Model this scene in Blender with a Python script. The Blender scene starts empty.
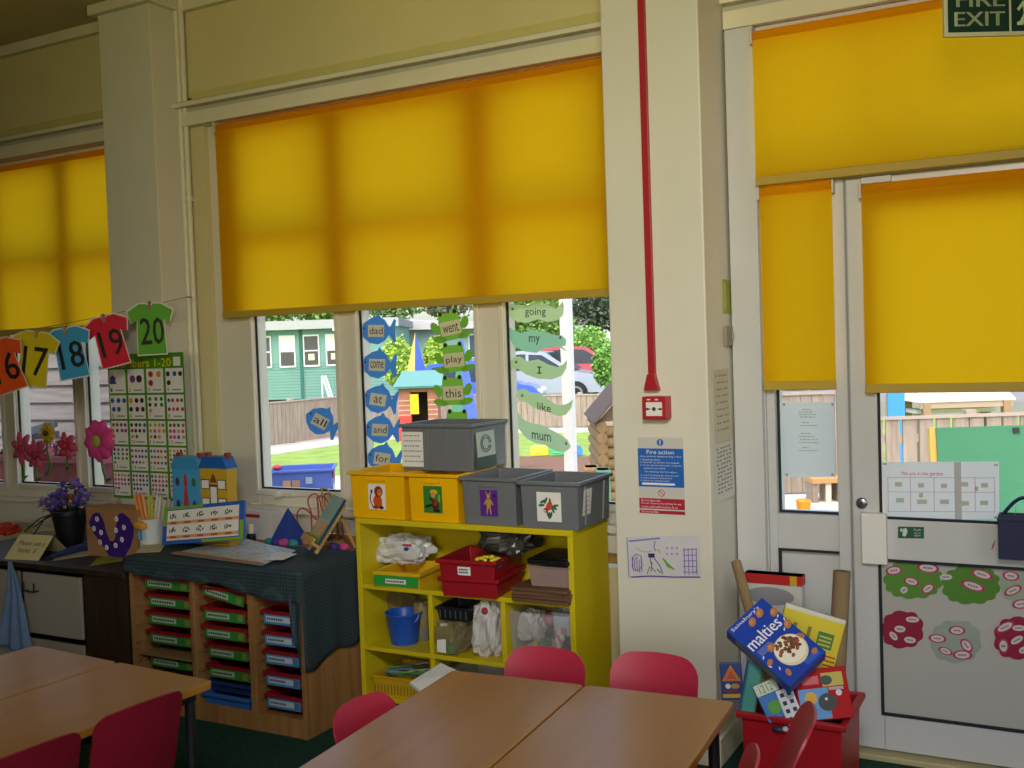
import bpy, bmesh, math, random
from mathutils import Vector, Matrix
S = bpy.context.scene
COL = S.collection
PI = math.pi
random.seed(7)

# ------------------------------------------------------------------ camera, world, sun, lights, exposure
F_PX = 1040.0
YAW, PITCH, ROLL, EYE = 0.49414, -0.03593, -0.03423, 1.5
_cy, _sy = math.cos(YAW), math.sin(YAW)
_fw = Vector((-_sy*math.cos(PITCH), _cy*math.cos(PITCH), math.sin(PITCH)))
_r0 = Vector((_cy, _sy, 0)); _u0 = _r0.cross(_fw)
CR = math.cos(ROLL)*_r0 + math.sin(ROLL)*_u0
CU = -math.sin(ROLL)*_r0 + math.cos(ROLL)*_u0
CF = _fw
EYEV = Vector((0, 0, EYE))
cam_d = bpy.data.cameras.new('camera'); cam = bpy.data.objects.new('camera', cam_d); COL.objects.link(cam)
cam_d.sensor_width = 36; cam_d.lens = F_PX/1024*36; cam_d.clip_end = 400; cam_d.clip_start = .05
mw = Matrix.Identity(4)
for i in range(3):
    mw[i][0] = CR[i]; mw[i][1] = CU[i]; mw[i][2] = -CF[i]; mw[i][3] = EYEV[i]
cam.matrix_world = mw
S.camera = cam

def ray(px, py): return CR*((px-512)/F_PX) - CU*((py-384)/F_PX) + CF
def at(px, py, Y=None, Z=None, X=None, D=None):
    """the point of the room seen at pixel (px,py) of the photograph that lies on the given plane"""
    d = ray(px, py)
    if Y is not None: t = Y/d.y
    elif Z is not None: t = (Z-EYE)/d.z
    elif X is not None: t = X/d.x
    else: t = D
    return EYEV + d*t

world = bpy.data.worlds.new('sky'); S.world = world; world.use_nodes = True
wn = world.node_tree; wn.nodes.clear()
sky = wn.nodes.new('ShaderNodeTexSky'); sky.sky_type = 'NISHITA'; sky.sun_disc = False
sky.sun_elevation = math.radians(48); sky.sun_rotation = math.radians(150); sky.air_density = 1.0; sky.dust_density = 3.0
bg = wn.nodes.new('ShaderNodeBackground'); bg.inputs[1].default_value = 0.43
wo = wn.nodes.new('ShaderNodeOutputWorld')
wn.links.new(sky.outputs[0], bg.inputs[0]); wn.links.new(bg.outputs[0], wo.inputs[0])

def lamp(name, kind, loc, energy, color=(1, 1, 1), aim=None, size=None, size_y=None, spread=None):
    l = bpy.data.lights.new(name, kind); l.energy = energy; l.color = color
    if kind == 'AREA':
        l.shape = 'RECTANGLE'; l.size = size; l.size_y = size_y or size
        if spread: l.spread = spread
    o = bpy.data.objects.new(name, l); COL.objects.link(o); o.location = loc
    if aim is not None: o.rotation_euler = (Vector(aim)-Vector(loc)).to_track_quat('-Z', 'Y').to_euler()
    return o
sun = lamp('sun', 'SUN', (-10, -10, 20), 2.1, (1, .95, .86), aim=(-10+.45, -10+.62, 20-1.05)); sun.data.angle = math.radians(.6)
# added fill lamps behind the photographer: a neutral one, and a yellow one aimed higher
lamp('back_fill', 'AREA', (.4, -3.45, 2.0), 36, (1, .98, .98), aim=(-.4, 3.0, .4), size=3.0, size_y=1.0)
lamp('yellow_fill', 'AREA', (-.6, -3.45, 2.45), 13, (1, .88, .08), aim=(-2.4, 3.8, 3.5), size=3.2, size_y=.7, spread=math.radians(52))  # unseen yellow source, added to tint the upper walls and ceiling olive
lamp('overhead_fill', 'AREA', (.1, -.2, 2.75), 12.5, (1, .97, .97), aim=(-1.75, 3.6, 1.15), size=.6, size_y=.4, spread=math.radians(72))  # added soft fill over the camera; its spread dims the edges of view
S.view_settings.view_transform = 'Standard'; S.view_settings.look = 'None'
S.view_settings.gamma = 1; S.view_settings.use_curve_mapping = False
S.view_settings.exposure = 0.0

# ------------------------------------------------------------------ materials
def lin(c):
    c = c.lstrip('#'); v = [int(c[i:i+2], 16)/255 for i in (0, 2, 4)]
    return tuple(x/12.92 if x <= .04045 else ((x+.055)/1.055)**2.4 for x in v)+(1,)
_M = {}
def mat(hexc, rough=.55, spec=.4, var=.0, scale=8, metal=0, alpha=1, bump=0, coat=0, sheen=0, stretch=None, trans=0):
    key = (hexc, rough, spec, var, scale, metal, alpha, bump, coat, stretch, trans)
    if key in _M: return _M[key]
    m = bpy.data.materials.new('paint_'+hexc.strip('#')); m.use_nodes = True
    n = m.node_tree.nodes; L = m.node_tree.links; b = n['Principled BSDF']
    c = lin(hexc); b.inputs['Base Color'].default_value = c; b.inputs['Roughness'].default_value = rough
    b.inputs['Specular IOR Level'].default_value = spec; b.inputs['Metallic'].default_value = metal
    if coat: b.inputs['Coat Weight'].default_value = coat; b.inputs['Coat Roughness'].default_value = .12
    if alpha < 1: b.inputs['Alpha'].default_value = alpha
    if trans: b.inputs['Transmission Weight'].default_value = trans
    if var or bump:
        tc = n.new('ShaderNodeTexCoord'); mp = n.new('ShaderNodeMapping'); nz = n.new('ShaderNodeTexNoise')
        nz.inputs['Scale'].default_value = scale; nz.inputs['Detail'].default_value = 5
        if stretch: mp.inputs['Scale'].default_value = stretch
        L.new(tc.outputs['Object'], mp.inputs[0]); L.new(mp.outputs[0], nz.inputs['Vector'])
        if var:
            rp = n.new('ShaderNodeValToRGB'); rp.color_ramp.elements[0].position = .3; rp.color_ramp.elements[1].position = .7
            rp.color_ramp.elements[0].color = tuple(max(0, x*(1-var)) for x in c[:3])+(1,)
            rp.color_ramp.elements[1].color = tuple(min(1, x*(1+var*.6)) for x in c[:3])+(1,)
            L.new(nz.outputs['Fac'], rp.inputs[0]); L.new(rp.outputs[0], b.inputs['Base Color'])
        if bump:
            bm_ = n.new('ShaderNodeBump'); bm_.inputs['Strength'].default_value = bump; bm_.inputs['Distance'].default_value = .004
            L.new(nz.outputs['Fac'], bm_.inputs['Height']); L.new(bm_.outputs[0], b.inputs['Normal'])
    _M[key] = m
    return m
def node_mat(name, build):
    m = bpy.data.materials.new(name); m.use_nodes = True; n = m.node_tree.nodes; n.clear()
    out = n.new('ShaderNodeOutputMaterial'); sh = build(n, m.node_tree.links); m.node_tree.links.new(sh, out.inputs[0]); return m
def _glass(n, L, tint=(1, 1, 1, 1), k=.10):
    a = n.new('ShaderNodeBsdfTransparent'); a.inputs[0].default_value = tint
    g = n.new('ShaderNodeBsdfGlossy'); g.inputs['Roughness'].default_value = .02
    ge = n.new('ShaderNodeNewGeometry'); dt = n.new('ShaderNodeVectorMath'); dt.operation = 'DOT_PRODUCT'
    L.new(ge.outputs['Normal'], dt.inputs[0]); L.new(ge.outputs['Incoming'], dt.inputs[1])
    ab = n.new('ShaderNodeMath'); ab.operation = 'ABSOLUTE'; L.new(dt.outputs['Value'], ab.inputs[0])
    om = n.new('ShaderNodeMath'); om.operation = 'SUBTRACT'; om.inputs[0].default_value = 1; L.new(ab.outputs[0], om.inputs[1])
    p5 = n.new('ShaderNodeMath'); p5.operation = 'POWER'; p5.inputs[1].default_value = 5; L.new(om.outputs[0], p5.inputs[0])
    f = n.new('ShaderNodeMath'); f.operation = 'MULTIPLY_ADD'; f.inputs[1].default_value = .96; f.inputs[2].default_value = .03; L.new(p5.outputs[0], f.inputs[0])
    mx = n.new('ShaderNodeMixShader'); L.new(f.outputs[0], mx.inputs[0]); L.new(a.outputs[0], mx.inputs[1]); L.new(g.outputs[0], mx.inputs[2])
    return mx.outputs[0]
GLASS = node_mat('window_glass', _glass)
def _film(n, L, tint, k):
    a = n.new('ShaderNodeBsdfTransparent'); a.inputs[0].default_value = tint
    g = n.new('ShaderNodeBsdfPrincipled'); g.inputs['Base Color'].default_value = (.85, .85, .85, 1); g.inputs['Roughness'].default_value = .25
    mx = n.new('ShaderNodeMixShader'); mx.inputs[0].default_value = k; L.new(a.outputs[0], mx.inputs[1]); L.new(g.outputs[0], mx.inputs[2])
    return mx.outputs[0]
FILM = node_mat('clear_film', lambda n, L: _film(n, L, (.93, .93, .93, 1), .12))
def film(hexc, k): return node_mat('clear_plastic', lambda n, L: _film2(n, L, hexc, k))
def _film2(n, L, hexc, k):
    a = n.new('ShaderNodeBsdfTransparent')
    g = n.new('ShaderNodeBsdfPrincipled'); g.inputs['Base Color'].default_value = lin(hexc); g.inputs['Roughness'].default_value = .25
    mx = n.new('ShaderNodeMixShader'); mx.inputs[0].default_value = k; L.new(a.outputs[0], mx.inputs[1]); L.new(g.outputs[0], mx.inputs[2])
    return mx.outputs[0]
def _blind(n, L):
    c1 = lin('#f8c01a'); tc = n.new('ShaderNodeTexCoord')
    mp = n.new('ShaderNodeMapping'); mp.inputs['Scale'].default_value = (260, 260, 260)
    nz = n.new('ShaderNodeTexNoise'); nz.inputs['Scale'].default_value = 1.0
    rp = n.new('ShaderNodeValToRGB'); rp.color_ramp.elements[0].color = lin('#f6b810'); rp.color_ramp.elements[1].color = lin('#fcc81c')
    L.new(tc.outputs['Object'], mp.inputs[0]); L.new(mp.outputs[0], nz.inputs['Vector']); L.new(nz.outputs['Fac'], rp.inputs[0])
    d = n.new('ShaderNodeBsdfDiffuse'); t = n.new('ShaderNodeBsdfTranslucent')
    L.new(rp.outputs[0], d.inputs[0]); L.new(rp.outputs[0], t.inputs[0])
    mx = n.new('ShaderNodeMixShader'); mx.inputs[0].default_value = .69; L.new(d.outputs[0], mx.inputs[1]); L.new(t.outputs[0], mx.inputs[2])
    return mx.outputs[0]
BLIND = node_mat('yellow_blind_fabric', _blind)
def wood(c0, c1, rough=.35, axis=1, scale=3.0, coat=0):
    def b(n, L):
        tc = n.new('ShaderNodeTexCoord'); mp = n.new('ShaderNodeMapping')
        s = [9, 9, 9]; s[axis] = .8; mp.inputs['Scale'].default_value = s
        nz = n.new('ShaderNodeTexNoise'); nz.inputs['Scale'].default_value = scale; nz.inputs['Detail'].default_value = 6; nz.inputs['Distortion'].default_value = .6
        rp = n.new('ShaderNodeValToRGB'); rp.color_ramp.elements[0].position = .3; rp.color_ramp.elements[1].position = .72
        rp.color_ramp.elements[0].color = lin(c0); rp.color_ramp.elements[1].color = lin(c1)
        L.new(tc.outputs['Object'], mp.inputs[0]); L.new(mp.outputs[0], nz.inputs['Vector']); L.new(nz.outputs['Fac'], rp.inputs[0])
        p = n.new('ShaderNodeBsdfPrincipled'); p.inputs['Roughness'].default_value = rough; L.new(rp.outputs[0], p.inputs['Base Color']); p.inputs['Specular IOR Level'].default_value = .3
        p.inputs['Coat Weight'].default_value = coat; p.inputs['Coat Roughness'].default_value = .2
        return p.outputs[0]
    return node_mat('wood_grain', b)
def _cloth(n, L):
    tc = n.new('ShaderNodeTexCoord'); sp = n.new('ShaderNodeSeparateXYZ'); L.new(tc.outputs['Object'], sp.inputs[0])
    outs = []
    for ax, k in ((0, 70), (1, 70), (2, 70)):
        m1 = n.new('ShaderNodeMath'); m1.operation = 'MULTIPLY'; m1.inputs[1].default_value = k; L.new(sp.outputs[ax], m1.inputs[0])
        m2 = n.new('ShaderNodeMath'); m2.operation = 'FRACT'; L.new(m1.outputs[0], m2.inputs[0])
        m3 = n.new('ShaderNodeMath'); m3.operation = 'LESS_THAN'; m3.inputs[1].default_value = .3; L.new(m2.outputs[0], m3.inputs[0]); outs.append(m3)
    a = n.new('ShaderNodeMath'); a.operation = 'ADD'; L.new(outs[0].outputs[0], a.inputs[0]); L.new(outs[1].outputs[0], a.inputs[1])
    c = n.new('ShaderNodeMath'); c.operation = 'ADD'; L.new(a.outputs[0], c.inputs[0]); L.new(outs[2].outputs[0], c.inputs[1])
    dv = n.new('ShaderNodeMath'); dv.operation = 'MULTIPLY'; dv.inputs[1].default_value = .4; L.new(c.outputs[0], dv.inputs[0])
    rp = n.new('ShaderNodeValToRGB'); rp.color_ramp.elements[0].color = lin('#1d2b2f'); rp.color_ramp.elements[1].color = lin('#374d55')
    L.new(dv.outputs[0], rp.inputs[0]); p = n.new('ShaderNodeBsdfPrincipled'); p.inputs['Roughness'].default_value = .85; L.new(rp.outputs[0], p.inputs['Base Color'])
    return p.outputs[0]
def paper_lit(hexc, k=.45):
    def b(n, L):
        d = n.new('ShaderNodeBsdfDiffuse'); t = n.new('ShaderNodeBsdfTranslucent'); d.inputs[0].default_value = lin(hexc); t.inputs[0].default_value = lin(hexc)
        mx = n.new('ShaderNodeMixShader'); mx.inputs[0].default_value = k; L.new(d.outputs[0], mx.inputs[1]); L.new(t.outputs[0], mx.inputs[2]); return mx.outputs[0]
    return node_mat('thin_paper_card', b)
CLOTH = node_mat('checked_cloth', _cloth)

# ------------------------------------------------------------------ mesh builder
_TXT = {}
def text_mesh(s):
    if s not in _TXT:
        cu = bpy.data.curves.new('t', 'FONT'); cu.body = s; cu.resolution_u = 2
        o = bpy.data.objects.new('t', cu); COL.objects.link(o)
        dg = bpy.context.evaluated_depsgraph_get(); me = bpy.data.meshes.new_from_object(o.evaluated_get(dg))
        vs = [v.co.copy() for v in me.vertices]; fs = [tuple(p.vertices) for p in me.polygons]
        bpy.data.objects.remove(o); bpy.data.meshes.remove(me); bpy.data.curves.remove(cu)
        x0 = min(v.x for v in vs); x1 = max(v.x for v in vs); y0 = min(v.y for v in vs); y1 = max(v.y for v in vs)
        _TXT[s] = ([((v.x-x0)/(x1-x0), (v.y-y0)/(y1-y0)) for v in vs], fs, x1-x0, y1-y0)
    return _TXT[s]
def T(x=0, y=0, z=0, rx=0, ry=0, rz=0):
    return Matrix.Translation((x, y, z)) @ Matrix.Rotation(rz, 4, 'Z') @ Matrix.Rotation(ry, 4, 'Y') @ Matrix.Rotation(rx, 4, 'X')
class MB:
    def __init__(s, M=None): s.v = []; s.f = []; s.mi = []; s.mats = []; s.sm = []; s.M = M or Matrix.Identity(4)
    def add(s, vs, fs, m, M=None, smooth=False):
        if m not in s.mats: s.mats.append(m)
        k = s.mats.index(m); b = len(s.v); X = s.M @ M if M is not None else s.M
        s.v += [X @ Vector(v) for v in vs]
        for f in fs: s.f.append(tuple(b+i for i in f)); s.mi.append(k); s.sm.append(smooth)
        return s
    def box(s, x0, x1, y0, y1, z0, z1, m, M=None):
        x0, x1 = min(x0, x1), max(x0, x1); y0, y1 = min(y0, y1), max(y0, y1); z0, z1 = min(z0, z1), max(z0, z1)
        vs = [(x, y, z) for z in (z0, z1) for y in (y0, y1) for x in (x0, x1)]
        return s.add(vs, [(0, 2, 3, 1), (4, 5, 7, 6), (0, 1, 5, 4), (2, 6, 7, 3), (0, 4, 6, 2), (1, 3, 7, 5)], m, M)
    def cbox(s, cx, cy, cz, sx, sy, sz, m, M=None): return s.box(cx-sx/2, cx+sx/2, cy-sy/2, cy+sy/2, cz-sz/2, cz+sz/2, m, M)
    def rrbox(s, x0, x1, y0, y1, z0, z1, r, m, M=None, seg=4):
        """box whose four vertical edges are rounded"""
        pts = []
        for cx, cy, a in ((x1-r, y1-r, 0), (x0+r, y1-r, 90), (x0+r, y0+r, 180), (x1-r, y0+r, 270)):
            for k in range(seg+1):
                t = math.radians(a+90*k/seg); pts.append((cx+r*math.cos(t), cy+r*math.sin(t)))
        return s.zprism(pts, z0, z1, m, M)
    def zprism(s, pts, z0, z1, m, M=None, smooth=False):
        n = len(pts); vs = [(x, y, z0) for x, y in pts]+[(x, y, z1) for x, y in pts]
        fs = [tuple(range(n-1, -1, -1)), tuple(range(n, 2*n))]+[(i, (i+1) % n, n+(i+1) % n, n+i) for i in range(n)]
        return s.add(vs, fs, m, M, smooth)
    def yprism(s, pts, y0, y1, m, M=None, m2=None):
        """outline in (x,z), front face at y0, back at y1"""
        n = len(pts)
        ar = sum(pts[i][0]*pts[(i+1) % n][1]-pts[(i+1) % n][0]*pts[i][1] for i in range(n))
        if ar < 0: pts = pts[::-1]
        vs = [(x, y0, z) for x, z in pts]+[(x, y1, z) for x, z in pts]
        s.add(vs, [tuple(range(n))], m, M)
        return s.add(vs, [tuple(range(2*n-1, n-1, -1))]+[((i+1) % n, i, n+i, n+(i+1) % n) for i in range(n)], m2 or m, M)
    def tube(s, pts, r, m, seg=8, M=None, closed=False, cap=True):
        P = [Vector(p) for p in pts]; n = len(P); R = r if isinstance(r, (list, tuple)) else [r]*n
        vs = []; fs = []; up = None
        for i in range(n):
            d = (P[(i+1) % n]-P[i-1]) if closed or 0 < i < n-1 else (P[1]-P[0] if i == 0 else P[-1]-P[-2])
            d = d.normalized()
            if up is None: up = d.orthogonal().normalized()
            up = (up-d*up.dot(d)).normalized(); w = d.cross(up)
            for k in range(seg):
                a = 2*PI*k/seg; vs.append(P[i]+(up*math.cos(a)+w*math.sin(a))*R[i])
        for i in range(n if closed else n-1):
            for k in range(seg):
                a = i*seg+k; b = i*seg+(k+1) % seg; j = ((i+1) % n)*seg; fs.append((a, b, j+(k+1) % seg, j+k))
        s.add(vs, fs, m, M, True)
        if cap and not closed: s.add(vs, [tuple(range(seg-1, -1, -1)), tuple(range((n-1)*seg, n*seg))], m, M)
        return s
    def lathe(s, prof, m, M=None, seg=24, cap=True):
        vs = []; fs = []; n = len(prof)
        for r, z in prof:
            for k in range(seg): a = 2*PI*k/seg; vs.append((r*math.cos(a), r*math.sin(a), z))
        for i in range(n-1):
            for k in range(seg): fs.append((i*seg+k, i*seg+(k+1) % seg, (i+1)*seg+(k+1) % seg, (i+1)*seg+k))
        s.add(vs, fs, m, M, True)
        if cap: s.add(vs, [tuple(range(seg-1, -1, -1)), tuple(range((n-1)*seg, n*seg))], m, M)
        return s
    def ball(s, c, r, m, M=None, seg=12, rings=8):
        rx, ry, rz = r if isinstance(r, (tuple, list)) else (r, r, r)
        vs = [(c[0], c[1], c[2]-rz)]; fs = []
        for i in range(1, rings):
            t = PI*i/rings
            for k in range(seg):
                a = 2*PI*k/seg; vs.append((c[0]+rx*math.sin(t)*math.cos(a), c[1]+ry*math.sin(t)*math.sin(a), c[2]-rz*math.cos(t)))
        vs.append((c[0], c[1], c[2]+rz)); e = len(vs)-1
        for k in range(seg): fs.append((0, 1+(k+1) % seg, 1+k)); fs.append((e, e-seg+k, e-seg+(k+1) % seg))
        for i in range(rings-2):
            for k in range(seg): a = 1+i*seg; fs.append((a+k, a+(k+1) % seg, a+seg+(k+1) % seg, a+seg+k))
        return s.add(vs, fs, m, M, True)
    def grid(s, fn, nu, nv, m, M=None, thick=0, smooth=True):
        """fn(u,v)->(x,y,z) for u,v in 0..1; thick offsets a second side along the normal"""
        P = [[Vector(fn(i/nu, j/nv)) for i in range(nu+1)] for j in range(nv+1)]
        vs = [p for row in P for p in row]; W = nu+1
        fs = [(j*W+i, j*W+i+1, (j+1)*W+i+1, (j+1)*W+i) for j in range(nv) for i in range(nu)]
        if thick:
            N = []
            for j in range(nv+1):
                for i in range(nu+1):
                    du = P[j][min(i+1, nu)]-P[j][max(i-1, 0)]; dv = P[min(j+1, nv)][i]-P[max(j-1, 0)][i]
                    nn = du.cross(dv); N.append(nn.normalized() if nn.length > 1e-12 else Vector((0, 0, 1)))
            K = len(vs); vs = vs+[vs[i]-N[i]*thick for i in range(K)]
            fs += [tuple(K+i for i in f[::-1]) for f in fs]
            bd = [i for i in range(W)]+[j*W+nu for j in range(1, nv+1)]+[nv*W+i for i in range(nu-1, -1, -1)]+[j*W for j in range(nv-1, 0, -1)]
            for a, b in zip(bd, bd[1:]+bd[:1]): fs.append((b, a, K+a, K+b))
        return s.add(vs, fs, m, M, smooth)
    def text(s, st, x0, x1, z0, z1, y, m, M=None, keep=False):
        """flat lettering filling the box x0..x1, z0..z1 of the plane y, read from -y"""
        uv, fs, w, h = text_mesh(st)
        if keep:
            k = min((x1-x0)/w, (z1-z0)/h); cx = (x0+x1)/2; cz = (z0+z1)/2; x0, x1, z0, z1 = cx-k*w/2, cx+k*w/2, cz-k*h/2, cz+k*h/2
        return s.add([(x0+(x1-x0)*u, y, z0+(z1-z0)*v) for u, v in uv], fs, m, M)
    def quad(s, x0, x1, z0, z1, y, m, M=None): return s.add([(x0, y, z0), (x1, y, z0), (x1, y, z1), (x0, y, z1)], [(0, 1, 2, 3)], m, M)
    def disc(s, cx, cz, rx, rz, y, m, M=None, seg=20, rot=0):
        vs = []
        for k in range(seg):
            a = 2*PI*k/seg; px, pz = rx*math.cos(a), rz*math.sin(a)
            vs.append((cx+px*math.cos(rot)-pz*math.sin(rot), y, cz+px*math.sin(rot)+pz*math.cos(rot)))
        return s.add(vs, [tuple(range(seg))], m, M)
    def build(s, name, parent=None, bevel=0, kind=None, label=None, cat=None, group=None, bseg=2):
        me = bpy.data.meshes.new(name); me.from_pydata(s.v, [], s.f)
        for m in s.mats: me.materials.append(m)
        me.polygons.foreach_set('material_index', s.mi); me.polygons.foreach_set('use_smooth', s.sm)
        if any(s.sm):
            try: me.set_sharp_from_angle(angle=math.radians(42))
            except Exception: pass
        o = bpy.data.objects.new(name, me); COL.objects.link(o)
        if parent is not None: o.parent = parent
        if bevel:
            b = o.modifiers.new('edge', 'BEVEL'); b.width = bevel; b.segments = bseg; b.limit_method = 'ANGLE'; b.angle_limit = math.radians(50)
        tag(o, label, cat, group, kind)
        return o
def tag(o, label=None, cat=None, group=None, kind=None):
    if label: o['label'] = label
    if cat: o['category'] = cat
    if group: o['group'] = group
    if kind: o['kind'] = kind
    return o
def thing(name, label, cat, loc=(0, 0, 0), rz=0, group=None):
    o = bpy.data.objects.new(name, None); COL.objects.link(o); o.empty_display_size = .05
    o.location = loc; o.rotation_euler = (0, 0, rz)
    return tag(o, label, cat, group)
def dup(root, loc, rz, label, group=None):
    r = root.copy(); COL.objects.link(r); r.location = loc; r.rotation_euler = (0, 0, rz); tag(r, label, None, group)
    for ch in list(root.children):
        c = ch.copy(); COL.objects.link(c); c.parent = r
        for g in list(ch.children):
            d = g.copy(); COL.objects.link(d); d.parent = c
    return r
def recentre(o):
    """put a one-mesh thing's origin at its base"""
    me = o.data; xs = [v.co for v in me.vertices]
    c = Vector((sum(v.x for v in xs)/len(xs), sum(v.y for v in xs)/len(xs), min(v.z for v in xs)))
    me.transform(Matrix.Translation(-c)); o.location = o.location+c; return o
def solo(mb, name, label, cat, group=None, bevel=0): return recentre(mb.build(name, None, bevel, None, label, cat, group))
def struct(mb, name, bevel=0, parent=None): return mb.build(name, parent, bevel, None if parent else 'structure')
def px_xz(pts, Y): return [(p.x, p.z) for p in (at(x, y, Y=Y) for x, y in pts)]
def px_sheet(mb, pts, Y, m):
    P = px_xz(pts, Y); n = len(P)
    if sum(P[i][0]*P[(i+1) % n][1]-P[(i+1) % n][0]*P[i][1] for i in range(n)) < 0: P = P[::-1]
    return mb.add([(x, Y, z) for x, z in P], [tuple(range(n))], m)
def px_poly(mb, pts, Y, m, th=.002, m2=None): return mb.yprism(px_xz(pts, Y), Y-th, Y, m, None, m2)
def px_text(mb, s, x0, y0, x1, y1, Y, m, tilt=0):
    """lettering on the plane Y filling the pixel box whose left end is (x0, y0..y1)"""
    a = at(x0, y1, Y=Y); b = at(x1, y1+tilt, Y=Y); c = at(x0, y0, Y=Y)
    ex = Vector((b.x-a.x, 0, b.z-a.z)); h = c.z-a.z
    M = Matrix.Translation((a.x, Y, a.z)) @ Matrix(((ex.x, 0, 0, 0), (0, 1, 0, 0), (ex.z, 0, h, 0), (0, 0, 0, 1)))
    return mb.text(s, 0, 1, 0, 1, 0, m, M)

# ------------------------------------------------------------------ the room
YW = 3.83                      # face of the window wall
WALL = mat('#d6ca98', .5, .3, .05, 2.5, bump=.05)
WALLG = mat('#dcd8c6', .38, .45, .05, 2.0)       # gloss paint of the piers
CREAM = mat('#e3dcc0', .4, .4, .05, 5)
UPVC = mat('#cacac8', .32, .5, .03, 3)
UPW = mat('#dfd8c4', .34, .5, .03, 3)
GASK = mat('#23262b', .6, .3)
SHADE_BAND = mat('#c9c07a', .6, .3, .06, 6)  # shading above the head ledge, painted as a greenish band
H = 3.25
fl = MB(); fl.box(-8, 2.6, -3.6, 3.9, -.1, 0, mat('#24443a', .95, .1, .25, 60, bump=.4)); struct(fl, 'floor')
ce = MB(); ce.box(-8, 2.6, -3.6, 4.1, H, H+.12, mat('#cfc39c', .8, .2, .05, 2)); struct(ce, 'ceiling')
w = MB(); w.box(-8.12, -8, -3.6, 4.1, 0, H, WALL); struct(w, 'wall_left')
w = MB()
w.box(2.6, 2.72, -3.6, .1, 0, H, WALL); w.box(2.6, 2.72, 2.3, 4.1, 0, H, WALL); w.box(2.6, 2.72, .1, 2.3, 0, 1, WALL); w.box(2.6, 2.72, .1, 2.3, 2.4, H, WALL)
struct(w, 'wall_right')
w = MB()
w.box(-8, -.7, -3.72, -3.6, 0, H, WALL); w.box(2.5, 2.6, -3.72, -3.6, 0, H, WALL); w.box(-.7, 2.5, -3.72, -3.6, 0, 1, WALL); w.box(-.7, 2.5, -3.72, -3.6, 2.5, H, WALL)
struct(w, 'wall_back')
# window wall: openings for window_1 (left), window_2 (centre), door set
w = MB(); HD = 2.63; B = 4.02
XL0, XL1 = -6.3, -4.15      # left window opening
XC0, XC1 = -3.73, -1.45     # centre window opening
XD0, XD1 = -1.03, .32       # door set
w.box(-8, 2.6, YW, B, HD, H, WALL)
w.box(-8, XL0, YW, B, 0, HD, WALL); w.box(XL1, XC0, YW, B, 0, HD, WALL); w.box(XC1, XD0, YW, B, 0, HD, WALL); w.box(XD1, 2.6, YW, B, 0, HD, WALL)
w.box(XL0, XL1, YW, B, 0, .60, WALL); w.box(XC0, XC1, YW, B, 0, .60, WALL)
struct(w, 'wall_front')
# piers between the windows
p = MB(); p.box(-4.215, -3.862, 3.64, YW, 0, H, WALLG); struct(p, 'wall_front_pier', .004)
p = MB(); p.box(-1.476, -1.113, 3.50, YW, 0, H, WALLG); struct(p, 'wall_pier', .006)
# cornices
t = MB(); t.box(-8, -4.215, YW-.035, YW, 3.195, H, CREAM); t.box(-3.862, -1.476, YW-.035, YW, 3.195, H, CREAM)
t.box(-4.25, -3.83, 3.605, YW-.035, 3.2, H, CREAM); struct(t, 'trim_1', .004)
t = MB(); t.box(-1.113, 2.6, YW-.035, YW, 3.195, H, CREAM); struct(t, 'trim_2', .004)
# window head mouldings
def head(name, x0, x1):
    t = MB()
    t.box(x0, x1, YW-.05, YW, 2.632, 2.698, CREAM)
    t.box(x0-.03, x1, YW-.028, YW, 2.698, 2.722, mat('#b9b5a6', .5, .3))  # grey strips put the groove shadow into the colour
    t.box(x0-.05, x1, YW-.07, YW, 2.722, 2.742, CREAM)
    t.box(x0-.05, x1, YW-.045, YW, 2.742, 2.756, mat('#b9b5a6', .5, .3))
    t.box(x0+.02, x1, YW-.012, YW, 2.756, 2.80, SHADE_BAND)
    struct(t, name, .003)
head('trim_3', XC0-.1, -1.477); head('trim_4', -7.9, -4.216); head('trim_5', -1.11, 2.5)
t = MB(); t.box(-3.855, -3.79, YW-.012, YW, 2.742, 2.775, mat('#5a5634', .8)); t.box(-1.56, -1.5, YW-.014, YW-.012, 2.762, 2.79, mat('#5f5a3e', .8)); struct(t, 'trim_6')
# skirting
t = MB(); t.box(-8, -4.215, YW-.02, YW, 0, .1, CREAM); t.box(-3.862, -1.476, YW-.02, YW, 0, .1, CREAM)
t.box(-4.235, -3.842, 3.62, 3.64, 0, .1, CREAM); t.box(-1.49, -1.098, 3.485, 3.50, 0, .1, CREAM); t.box(-1.113, -1.098, 3.5, YW, 0, .1, CREAM); struct(t, 'baseboard_front', .003)

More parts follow.
